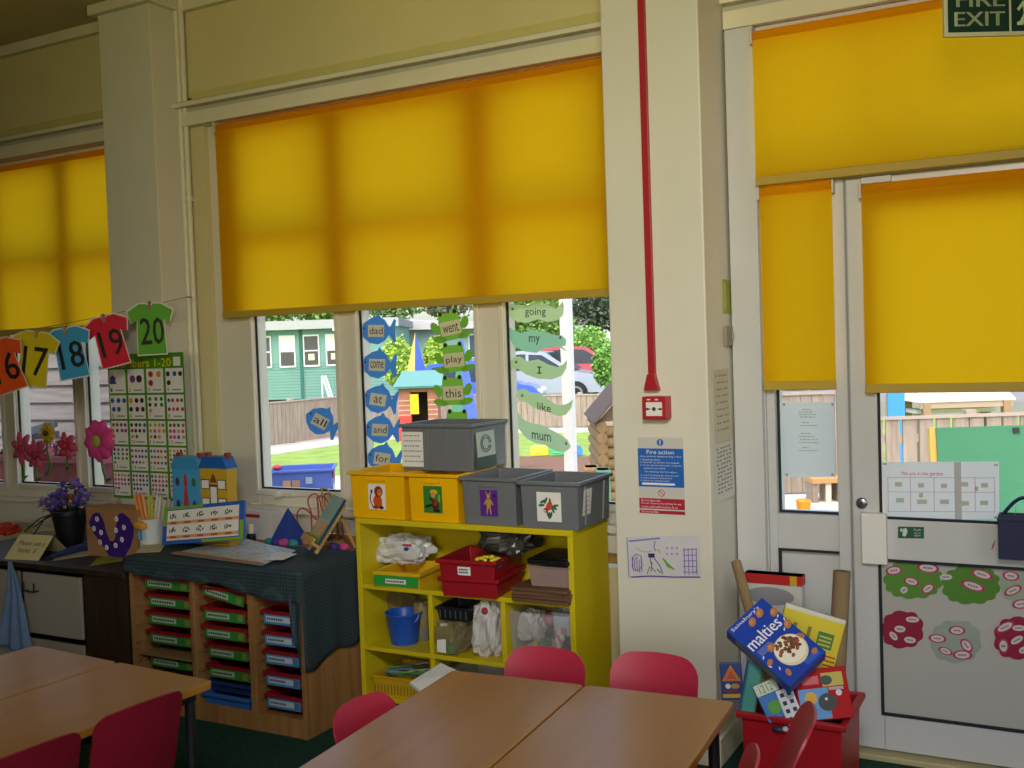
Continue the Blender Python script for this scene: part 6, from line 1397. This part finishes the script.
# playhouse, climbing wigwams
BRICK = mat('#a8705c', .8, .2, .15, 10); D = 21.5
t, k = otherthing('playhouse', 'small brick-pattern playhouse with a turquoise roof on the lawn', 'playhouse', 417, D); X = lambda p: (p-417)*k; zz_ = lambda y: zof(417, y, D)-ZG
b = MB(); b.box(X(398), X(410), 0, .03, 0, zz_(388), BRICK); b.box(X(427), X(437), 0, .03, 0, zz_(388), BRICK); b.box(X(410), X(427), 0, .03, zz_(392), zz_(388), BRICK); b.box(X(398), X(400), .03, .8, 0, zz_(388), BRICK); b.box(X(435), X(437), .03, .8, 0, zz_(388), BRICK); b.box(X(398), X(437), .8, .83, 0, zz_(388), mat('#4a3a38', .8))
for j in range(9): b.box(X(398), X(410), -.004, 0, .1*j, .1*j+.015, mat('#d0b8aa', .8)); b.box(X(427), X(437), -.004, 0, .1*j, .1*j+.015, mat('#d0b8aa', .8))
b.build('wall', t)
b = MB(); b.add([(X(393), -.12, zz_(388)), (X(445), -.12, zz_(388)), (X(445), -.12, zz_(386)), (X(393), -.12, zz_(386)), (X(401), .42, zz_(371)), (X(441), .42, zz_(371)), (X(393), .95, zz_(388)), (X(445), .95, zz_(388))], [(0, 1, 2, 3), (3, 2, 5, 4), (4, 5, 7, 6), (0, 3, 4, 6), (1, 7, 5, 2), (0, 6, 7, 1)], mat('#6a9a96', .5, .3))
for j in range(4): b.box(X(395), X(443), -.13, -.12, zz_(388), zz_(386), mat('#57ab9c', .5))
b.build('roof', t)
b = MB(); b.box(X(409.5), X(418), -.03, 0, zz_(414), zz_(394), mat('#e3c420', .5)); b.build('door', t)
b = MB(); b.box(X(398), X(411), -.22, -.02, 0, zz_(416), mat('#d8463a', .5)); b.build('window_box', t)
def wigwam(label, apex, D, half, faces):
    t, k = otherthing('climbing_wigwam', label, 'play frame', apex[0], D); h = zof(apex[0], apex[1], D)-ZG; w_ = half*k
    for i, (fa, c) in enumerate(zip(((-1, -1, 1, -1), (1, -1, 1, 1), (1, 1, -1, 1), (-1, 1, -1, -1)), faces)):
        b = MB(T(rz=.7)); b.add([(fa[0]*w_, fa[1]*w_, 0), (fa[2]*w_, fa[3]*w_, 0), (0, 0, h)], [(0, 1, 2)], mat(c, .6)); o = b.build('panel', t); m = o.modifiers.new('thickness', 'SOLIDIFY'); m.thickness = .02
    return t, w_, h
wigwam('tall pointed yellow and blue wigwam rising behind the playhouse roof', (417, 333), 25, 17, ('#4a66c8', '#e0b050', '#4a66c8', '#e8bf62')[::1])
t, w_, h = wigwam('broad blue wigwam with coloured spots behind the frog cards', (463, 329), 15.5, 16, ('#5a78d0', '#4f8f6a', '#5a78d0', '#4f8f6a'))
for i, (x, z, c) in enumerate(((.25, .45, '#c06a3a'), (.35, .16, '#e3c640'), (-.2, .32, '#c8506a'), (-.1, .12, '#e0585a'))):
    b = MB(); b.disc(w_*x, h*z, .09, .09, -w_*1.2*(1-z)+.02, mat(c, .6)); b.build('spot', t) if False else None
# white canopy post and near things outside the centre window
b = MB(); p = at(570, 440, D=7.8); b.box(p.x-.037, p.x+.037, p.y-.037, p.y+.037, ZG, 3.2, mat('#e4e4e0', .5)); b.box(p.x-.07, p.x+.07, p.y-.07, p.y+.07, ZG, ZG+.02, mat('#c9c9c6', .5)); solo(b, 'canopy_post', 'white square canopy post outside the right pane of the centre window', 'post')
D = 8.0
t, k = otherthing('storage_crate', 'blue plastic crate with stickers outside the left pane', 'crate', 297, D, zof(299, 499, D), .10); BLC = mat('#5a74c8', .5, .4, .04, 4)
b = MB(); tub_mesh(b, 59*k, .36, 65*k, .42, 28.5*k, BLC, .005, .016); b.build('crate_body', t, .004)
for x, z, w_, h_, c in ((-.11, .07, .06, .07, '#b58f6a'), (-.04, .07, .06, .07, '#a0806a'), (.06, .11, .05, .05, '#9aa8c0'), (-.08, .02, .06, .05, '#c06a5a')):
    b = MB(); b.box(x-w_/2, x+w_/2, .004, .012, z, z+h_, mat(c, .6)); b.build('sticker', t)
b = MB(); b.box(31.6*k, 31.6*k+.004, .06, .2, .13, .19, mat('#c8506a', .6)); b.box(30.6*k, 30.6*k+.004, .06, .2, .02, .09, mat('#dcdad6', .6)); b.build('end_label', t)
tw_ = t.location
b = MB(T(0, 0, 0)); b.box(-.30, .30, -.06, .42, -.03, -.002, FW2)
for x in (-.27, .27):
    for y in (-.03, .39): b.box(x-.02, x+.02, y-.02, y+.02, -(tw_.z-ZG), -.03, FW2)
o = b.build('garden_table', None, .003, None, 'plain wooden garden table under the blue crate outside', 'table'); o.location = tw_; o.rotation_euler = (0, 0, RZ+.10)
b = MB(); b.ball((0, 0, 0), (.04, .03, .025), mat('#d8506a', .5)); o = b.build('toy_ball', None, 0, None, 'small pink toy on the rim of the blue crate outside', 'toy'); o.location = at(277, 467.5, D=8.1)
D = 17.6
for i, (x0, x1, c, nm) in enumerate(((528, 546, '#e6d84a', 'yellow'), (546.5, 561, '#5fc07a', 'green'), (561.5, 580, '#4a8fd8', 'blue'))):
    t, k = otherthing('foam_block', '%s soft play block on the gravel outside the right pane' % nm, 'play block', (x0+x1)/2, D-.1*i, ZG+.003, 0, 'soft play blocks on the gravel'); w_ = (x1-x0)*k
    b = MB(); b.tube([(-w_/2, 0, .0), (-w_/2, 0, .0)], .01, CONC, 4) if False else b.yprism([(-w_/2, 0), (w_/2, 0), (w_/2, .10), (w_/2-.04, .15), (-w_/2+.04, .15), (-w_/2, .10)], -.15, .15, mat(c, .6)); b.build('foam', t, .02)
    b = MB(); b.tube([(-w_/4, -.155, .05), (w_/4, -.155, .05)], .012, mat(c, .7), 6); b.build('handle', t)
D = 10.0
t, k = otherthing('log_house', 'wooden log play hut with a dark gable roof beside the white pier', 'play hut', 652, D); X = lambda p: (p-652)*k; zz_ = lambda y: zof(652, y, D)-ZG
LOG = mat('#8a7350', .8, .2, .15, 6)
for j in range(10):
    z = .055+.105*j
    b = MB(); b.tube([(X(597), 0, z), (X(707), 0, z)], .055, LOG, 10); b.tube([(X(600), -.08, z+.05), (X(600), 1.1, z+.05)], .055, LOG, 10); b.build('log', t)
b = MB(); zt = 1.10
for s in (-1, 1):
    b.add([(0, -.15, zt+.62), (s*58*k, -.15, zt-.0), (s*58*k, 1.2, zt-.0), (0, 1.2, zt+.62), (0, -.15, zt+.66), (s*61*k, -.15, zt-.0), (s*61*k, 1.2, zt-.0), (0, 1.2, zt+.66)], [(0, 1, 2, 3), (7, 6, 5, 4), (0, 4, 5, 1), (3, 2, 6, 7), (1, 5, 6, 2)], mat('#5a4a42', .8))
b.build('roof', t)
b = MB(); b.yprism([(-55*k, zt), (55*k, zt), (0, zt+.56)], -.02, .02, mat('#7a6250', .8)); b.build('gable', t)
D = 9.0
for i, (x, c, nm) in enumerate(((589, '#b58a5a', 'tan'), (601, '#5f9a7c', 'green'))):
    t, k = otherthing('planter', '%s wooden planter box just outside the right pane, near the pier' % nm, 'planter', x, D-.2*i); h = zof(x, 468, D)-ZG; b = MB(); b.box(-.055, .055, 0, .2, 0, h, mat(c, .8, .2, .1, 6)); b.box(-.06, .06, -.005, .205, h-.03, h, mat(c, .7)); b.build('planter_box', t, .004)

# cars beyond the fence
def car(label, px_, D, z, ln, col, rz, flip=1):
    t, k = otherthing('car', label, 'car', px_, D, z, rz, 'parked cars beyond the fence'); m = mat(col, .25, .5, coat=.6); GL = mat('#3a4550', .1, .6); s = ln/4.0*flip
    body = [(-1.95, .32), (-2.0, .62), (-1.9, .82), (-1.3, .92), (1.05, .90), (1.75, .78), (1.98, .60), (1.98, .32)]
    cab = [(-1.55, .90), (-1.15, 1.36), (-.3, 1.45), (.35, 1.40), (1.10, .90)]; win = [(-1.30, .93), (-1.05, 1.28), (-.3, 1.36), (.28, 1.32), (.90, .93)]
    f = lambda P: [(x*s, z_) for x, z_ in P]
    b = MB(); b.yprism(f(body), -.78, .78, m); b.build('body', t, .06)
    b = MB(); b.yprism(f(cab), -.66, .66, m); b.build('cabin', t, .05)
    b = MB(); b.yprism(f(win), -.675, .675, GL); b.box(-.16*abs(s)/1, -.08*abs(s), -.68, .68, .9, 1.36, m); b.build('side_window', t)
    b = MB(); b.add([(1.13*s, -.58, .93), (1.13*s, .58, .93), (.42*s, .54, 1.385), (.42*s, -.54, 1.385)], [(0, 1, 2, 3)] if flip > 0 else [(3, 2, 1, 0)], GL); b.build('windscreen', t)
    for x in (-1.25, 1.22):
        for y in (-.74, .74):
            M = T(x*s, y, .31, rx=PI/2); b = MB(); b.lathe([(.20, -.10), (.31, -.09), (.31, .09), (.20, .10)], mat('#1c1c1e', .7), M, 20); w_ = b.build('wheel', t); b = MB(); b.lathe([(.02, -.09), (.19, -.105), (.19, .105), (.02, .09)], mat('#b9bcc0', .3, .5, metal=.7), M, 16); b.build('hubcap', w_)
    for y in (-.6, .6):
        b = MB(); b.ball((1.93*s, y, .64), (.08, .15, .08), mat('#e8ecee', .15)); b.build('headlight', t)
    b = MB(); b.box(1.97*s, 2.0*s, -.26, .26, .40, .50, mat('#dcd9c0', .5)); b.build('number_plate', t)
car('silver car parked beyond the fence behind the snake cards', 538, 28, -.07, 3.9, '#a9b2c0', -.25)
car('blue car parked nearest the fence at the left of the silver one', 474, 25.2, -.22, 3.4, '#4a6ad8', -.1)
car('red car parked behind the white canopy post', 572, 30.5, .02, 4.0, '#b8505e', .1)

# trees, hedges and bushes
def leafmass(b, c, r, n, m, size, seed, M=None):
    q = random.Random(seed); vs = []; fs = []
    for i in range(n):
        a = q.random()*6.283; t = math.acos(2*q.random()-1); d = Vector((math.sin(t)*math.cos(a), math.sin(t)*math.sin(a), math.cos(t))); rr = .72+.34*q.random()+.10*math.sin(5*a+seed)*math.sin(4*t)
        p = Vector((c[0]+r[0]*d.x*rr, c[1]+r[1]*d.y*rr, c[2]+r[2]*d.z*rr)); u = Vector((q.uniform(-1, 1), q.uniform(-1, 1), q.uniform(-1, 1))).normalized(); v = u.orthogonal(); s = size*q.uniform(.6, 1.3); j = len(vs)
        vs += [p-u*s, p+v*s*.6, p+u*s, p-v*s*.6]; fs.append((j, j+1, j+2, j+3))
    b.add(vs, fs, m, M)
def plant(name, label, px_, py_, D, w_px, h_px, cols, n, cat='tree', trunk=True, group=None, base=None, seed=1):
    """crown centred at pixel (px_,py_) at depth D, w_px x h_px pixels across"""
    k = D/F_PX; c = at(px_, py_, D=D); z0 = ZG if base is None else base
    t = thing(name, label, cat, (c.x, c.y, z0), RZ, group); r = (w_px*k/2, w_px*k/2*.8, h_px*k/2); cz = c.z-z0
    b = MB(); b.ball((0, 0, cz), tuple(v*.70 for v in r), mat(cols[1], .9, .1, .3, 3), seg=16, rings=10)
    for i, cc in enumerate(cols): leafmass(b, (0, 0, cz), r, n//len(cols), mat(cc, .8, .2), max(.05, min(r)*.10), seed*7+i)
    b.build('foliage', t)
    if trunk:
        b = MB(); b.tube([(0, 0, 0), (.05, 0, cz*.5), (0, 0, cz)], [min(r)*.10, min(r)*.08, min(r)*.04], mat('#5a4a3a', .9), 8); b.build('trunk', t)
TG = 'trees and bushes beyond the fence'
GA = ['#6f8f48', '#5c7e3c', '#8aa85c']; GD = ['#4a5a44', '#3f4d3c', '#62705a']; GY = ['#9fbe4a', '#86a83c', '#b5cf62']
plant('leafy_tree', 'broad green tree behind the left end of the teal hut', 262, 306, 44, 80, 46, GA, 1500, group=TG, seed=2)
plant('leafy_tree', 'broad green tree behind the right end of the teal hut', 330, 304, 46, 80, 46, GA, 1500, group=TG, seed=3)
plant('leafy_tree', 'mid green tree above the white cabin roof, left part', 392, 298, 52, 70, 44, ['#74905a', '#5f7c48', '#8fa872'], 1400, group=TG, seed=4)
plant('leafy_tree', 'greyish tree above the white cabin roof, right part', 448, 294, 56, 70, 48, ['#7f7f6c', '#6a7058', '#989484'], 1400, group=TG, seed=5)
plant('leafy_tree', 'bright green tree behind the top snake card', 512, 316, 44, 70, 70, GA, 1600, group=TG, seed=6)
plant('leafy_tree', 'green tree behind the white canopy post', 553, 318, 42, 50, 62, GA, 1400, group=TG, seed=7)
plant('leafy_tree', 'dark tree at the top right of the right pane', 600, 300, 36, 62, 62, GD, 1600, group=TG, seed=8)
plant('hedge_bush', 'green hedge bush behind the silver car roof', 525, 346, 36, 62, 34, ['#5f8a3c', '#4f7832', '#7fa654'], 1200, 'bush', True, TG, None, 9)
plant('hedge_bush', 'bright leafy bush above the red car', 588, 346, 33, 44, 40, ['#76a84a', '#5c8a3a', '#94c064'], 1200, 'bush', True, TG, None, 10)
plant('hedge_bush', 'leafy bush at the right end of the right pane above the fence', 610, 366, 25, 36, 44, ['#6fa046', '#578436', '#8cb860'], 1000, 'bush', True, TG, None, 11)
plant('hedge_bush', 'yellow green bush left of the pointed wigwam', 397, 362, 27, 32, 50, GY, 1100, 'bush', True, TG, None, 12)
plant('hedge_bush', 'yellow green bush right of the pointed wigwam', 436, 362, 28, 26, 46, GY, 1000, 'bush', True, TG, None, 13)
plant('leafy_tree', 'green tree showing under the yellow blind of the side light', 806, 376, 30, 60, 40, GA, 1200, group=TG, seed=14)
plant('hedge_bush', 'bright green shrub behind the roofed shelter through the door', 915, 398, 24, 50, 40, GY, 1000, 'bush', True, TG, None, 15)
b = MB(); t, k = otherthing('distant_house', 'pale house wall glimpsed under the dark tree', 'building', 590, 60); zz_ = lambda y: zof(590, y, 60)-ZG
b = MB(); b.box(-20*k, 24*k, 0, 5, 0, zz_(322), mat('#cfcdd0', .7)); b.build('wall', t); b = MB(); b.add([(-22*k, -.3, zz_(322)), (26*k, -.3, zz_(322)), (26*k, 2.5, zz_(306)), (-22*k, 2.5, zz_(306)), (-22*k, 5.3, zz_(322)), (26*k, 5.3, zz_(322))], [(0, 1, 2, 3), (3, 2, 5, 4), (0, 3, 4), (1, 5, 2), (0, 4, 5, 1)], mat('#7a6a62', .8)); b.build('roof', t)
# through the door
D = 14.0
t, k = otherthing('shelter', 'low wooden roofed shelter beyond the fence through the door', 'shelter', 968, D); X = lambda p: (p-968)*k; zz_ = lambda y: zof(968, y, D)-ZG
b = MB(); b.add([(X(918), -.1, zz_(399)), (X(1012), -.1, zz_(399)), (X(1018), .55, zz_(386)), (X(928), .55, zz_(386)), (X(918), 1.2, zz_(399)), (X(1012), 1.2, zz_(399)), (X(918), -.1, zz_(401)), (X(1012), -.1, zz_(401)), (X(918), 1.2, zz_(401)), (X(1012), 1.2, zz_(401))], [(0, 1, 2, 3), (3, 2, 5, 4), (6, 7, 1, 0), (0, 3, 4, 8, 6), (1, 7, 9, 5, 2), (6, 8, 9, 7), (8, 4, 5, 9)], mat('#d8cfc4', .8)); b.build('roof', t)
b = MB(); b.box(X(918), X(1010), -.08, -.02, zz_(407), zz_(401), mat('#b8a08c', .8)); b.build('beam', t)
for x, y in ((924, -.05), (1004, -.05), (938, 1.1), (1012, 1.1)):
    b = MB(); b.box(X(x)-.05, X(x)+.05, y-.05, y+.05, 0, zz_(401), mat('#a08468', .8)); b.build('post', t)
b = MB(); b.box(X(925), X(1010), .3, .7, zz_(414), zz_(410), mat('#d8d4ce', .8)); b.box(X(930), X(934), .4, .6, 0, zz_(414), FW); b.box(X(1000), X(1004), .4, .6, 0, zz_(414), FW); b.build('bench', t)
D = 13.0
t, k = otherthing('blue_board', 'bright blue board standing beyond the fence through the door', 'board', 896, D); h = zof(896, 386, D)-ZG; b = MB(); b.box(-8.5*k, 8.5*k, 0, .03, .1, h, mat('#3f95dc', .5)); b.build('panel', t, .004)
for s in (-1, 1):
    b = MB(); b.box(s*7*k-.02, s*7*k+.02, .03, .07, 0, h-.1, FW2); b.build('post', t)
D = 6.6
t, k = otherthing('chalkboard_easel', 'green outdoor chalkboard on a yellow wooden frame beyond the door', 'chalkboard', 990, D, ZG, -.05); h = zof(990, 427, D)-ZG; W = 47*k
b = MB(T(rx=-.10)); b.box(-W, W, 0, .012, .10, h, mat('#4f8f6c', .7, .2, .06, 3)); b.build('board', t, .002)
for s in (-1, 1):
    b = MB(T(rx=-.10)); b.box(s*W-.02-(.02 if s < 0 else 0), s*W+.02, .012, .05, -.0, h+.0, mat('#d8b35c', .6)); b.build('leg', t, .002)
    b = MB(); b.tube([(s*W, .45, 0), (s*W, .17, h*.95)], .018, mat('#d8b35c', .6), 6); b.build('rear_leg', t)
b = MB(T(rx=-.10)); b.box(W*.62, W*.76, -.008, .02, h-.05, h-.015, mat('#2a2c2c', .4)); b.build('clip', t)
t, k = otherthing('bucket', 'small orange bucket on the paving beyond the side light', 'bucket', 800.5, 10.8); r = 7.5*k
b = MB(); b.lathe([(r*.75, 0), (r, .13), (r*1.06, .14), (r*.98, .15), (r*.9, .13), (r*.7, .01)], mat('#f09a1e', .4), seg=20); b.build('bucket_body', t); b = MB(); b.tube([(r*math.cos(PI*j/10), -.4*r*math.sin(PI*j/10)-.0, .13-.05*math.sin(PI*j/10)) for j in range(11)], .006, mat('#e8e4dc', .5), 6); b.build('handle', t)
t, k = otherthing('toy_tray', 'small blue and white toy tray beside the orange bucket outside', 'toy', 788, 10.7); b = MB(); tub_mesh(b, .08, .1, .10, .12, .05, mat('#5f84c8', .5)); b.build('tray_body', t); b = MB(); b.ball((-.02, .05, .06), (.025, .03, .03), mat('#dfe3dc', .6)); b.build('contents', t)
t, k = otherthing('bench', 'wooden bench by the tall fence seen below the white notice', 'bench', 826, 11.5); zz_ = lambda y: zof(826, y, 11.5)-ZG
b = MB(); b.box(-16*k, 16*k, 0, .3, zz_(484), zz_(479), mat('#c49a62', .8)); b.build('seat', t, .003)
for s in (-.9, .05, .9):
    b = MB(); b.box(s*14*k-.03, s*14*k+.03, .02, .28, 0, zz_(484), mat('#d8cfc0', .8) if s == .05 else FW); b.build('leg', t)
# grey boarded shed outside the left window
t = thing('shed', 'grey weathered plank shed close outside the left window', 'shed', (-8.6, 6.1, ZG)); SHD = mat('#8c8684', .85, .2, .25, 5, stretch=(.6, 6, 6)); b = MB()
b.box(-3.6, 2.25, .01, .8, 0, 3.0, mat('#5f5a56', .9))
for j in range(20): b.add([(-3.6, -.02, .15*j), (2.25, -.02, .15*j), (2.25, 0, .15*j+.145), (-3.6, 0, .15*j+.145), (-3.6, .01, .15*j), (2.25, .01, .15*j), (2.25, .01, .15*j+.145), (-3.6, .01, .15*j+.145)], [(0, 1, 2, 3), (0, 4, 5, 1), (3, 2, 6, 7), (1, 5, 6, 2), (0, 3, 7, 4)], SHD)
for x in (-1.1, .35, 1.7): b.box(x, x+.012, -.023, -.018, 0, 3.0, mat('#6a6462', .9))
b.build('plank_wall', t)
b = MB(); b.box(-3.65, 2.3, -.05, .85, 3.0, 3.08, mat('#5a5654', .9)); b.build('roof', t)
a_, c_ = at(23, 434, Y=5.8), at(56, 423, Y=5.8); b = MB(); d = c_-a_; b.box(0, d.length, -.015, .015, -.03, .03, mat('#4f5660', .8), Matrix.Translation(a_-t.location) @ Matrix.Rotation(-math.atan2(d.z, d.x), 4, 'Y')); b.box(.05, .09, 0, .3, -.05, .0, mat('#4f5660', .8), Matrix.Translation(a_-t.location)); b.build('gutter', t)
p = at(50, 470, Y=5.2); t = thing('planter', 'long maroon planter trough close outside the left window', 'planter', (p.x, 5.2, ZG)); zt = at(50, 456, Y=5.2).z-ZG
b = MB(); b.box(-.75, .55, 0, .3, .0, zt, mat('#7a3f44', .8, .2, .15, 6)); b.box(-.78, .58, -.02, .32, zt-.05, zt, mat('#8a4a50', .7)); b.build('trough', t, .006)
b = MB()
for i in range(3): leafmass(b, (-.1, .15, zt+.02), (.6, .13, .07), 160, mat(['#8a4a52', '#a05a66', '#6f5a4a'][i], .8), .03, 90+i)
b.build('plants', t, kind='stuff')
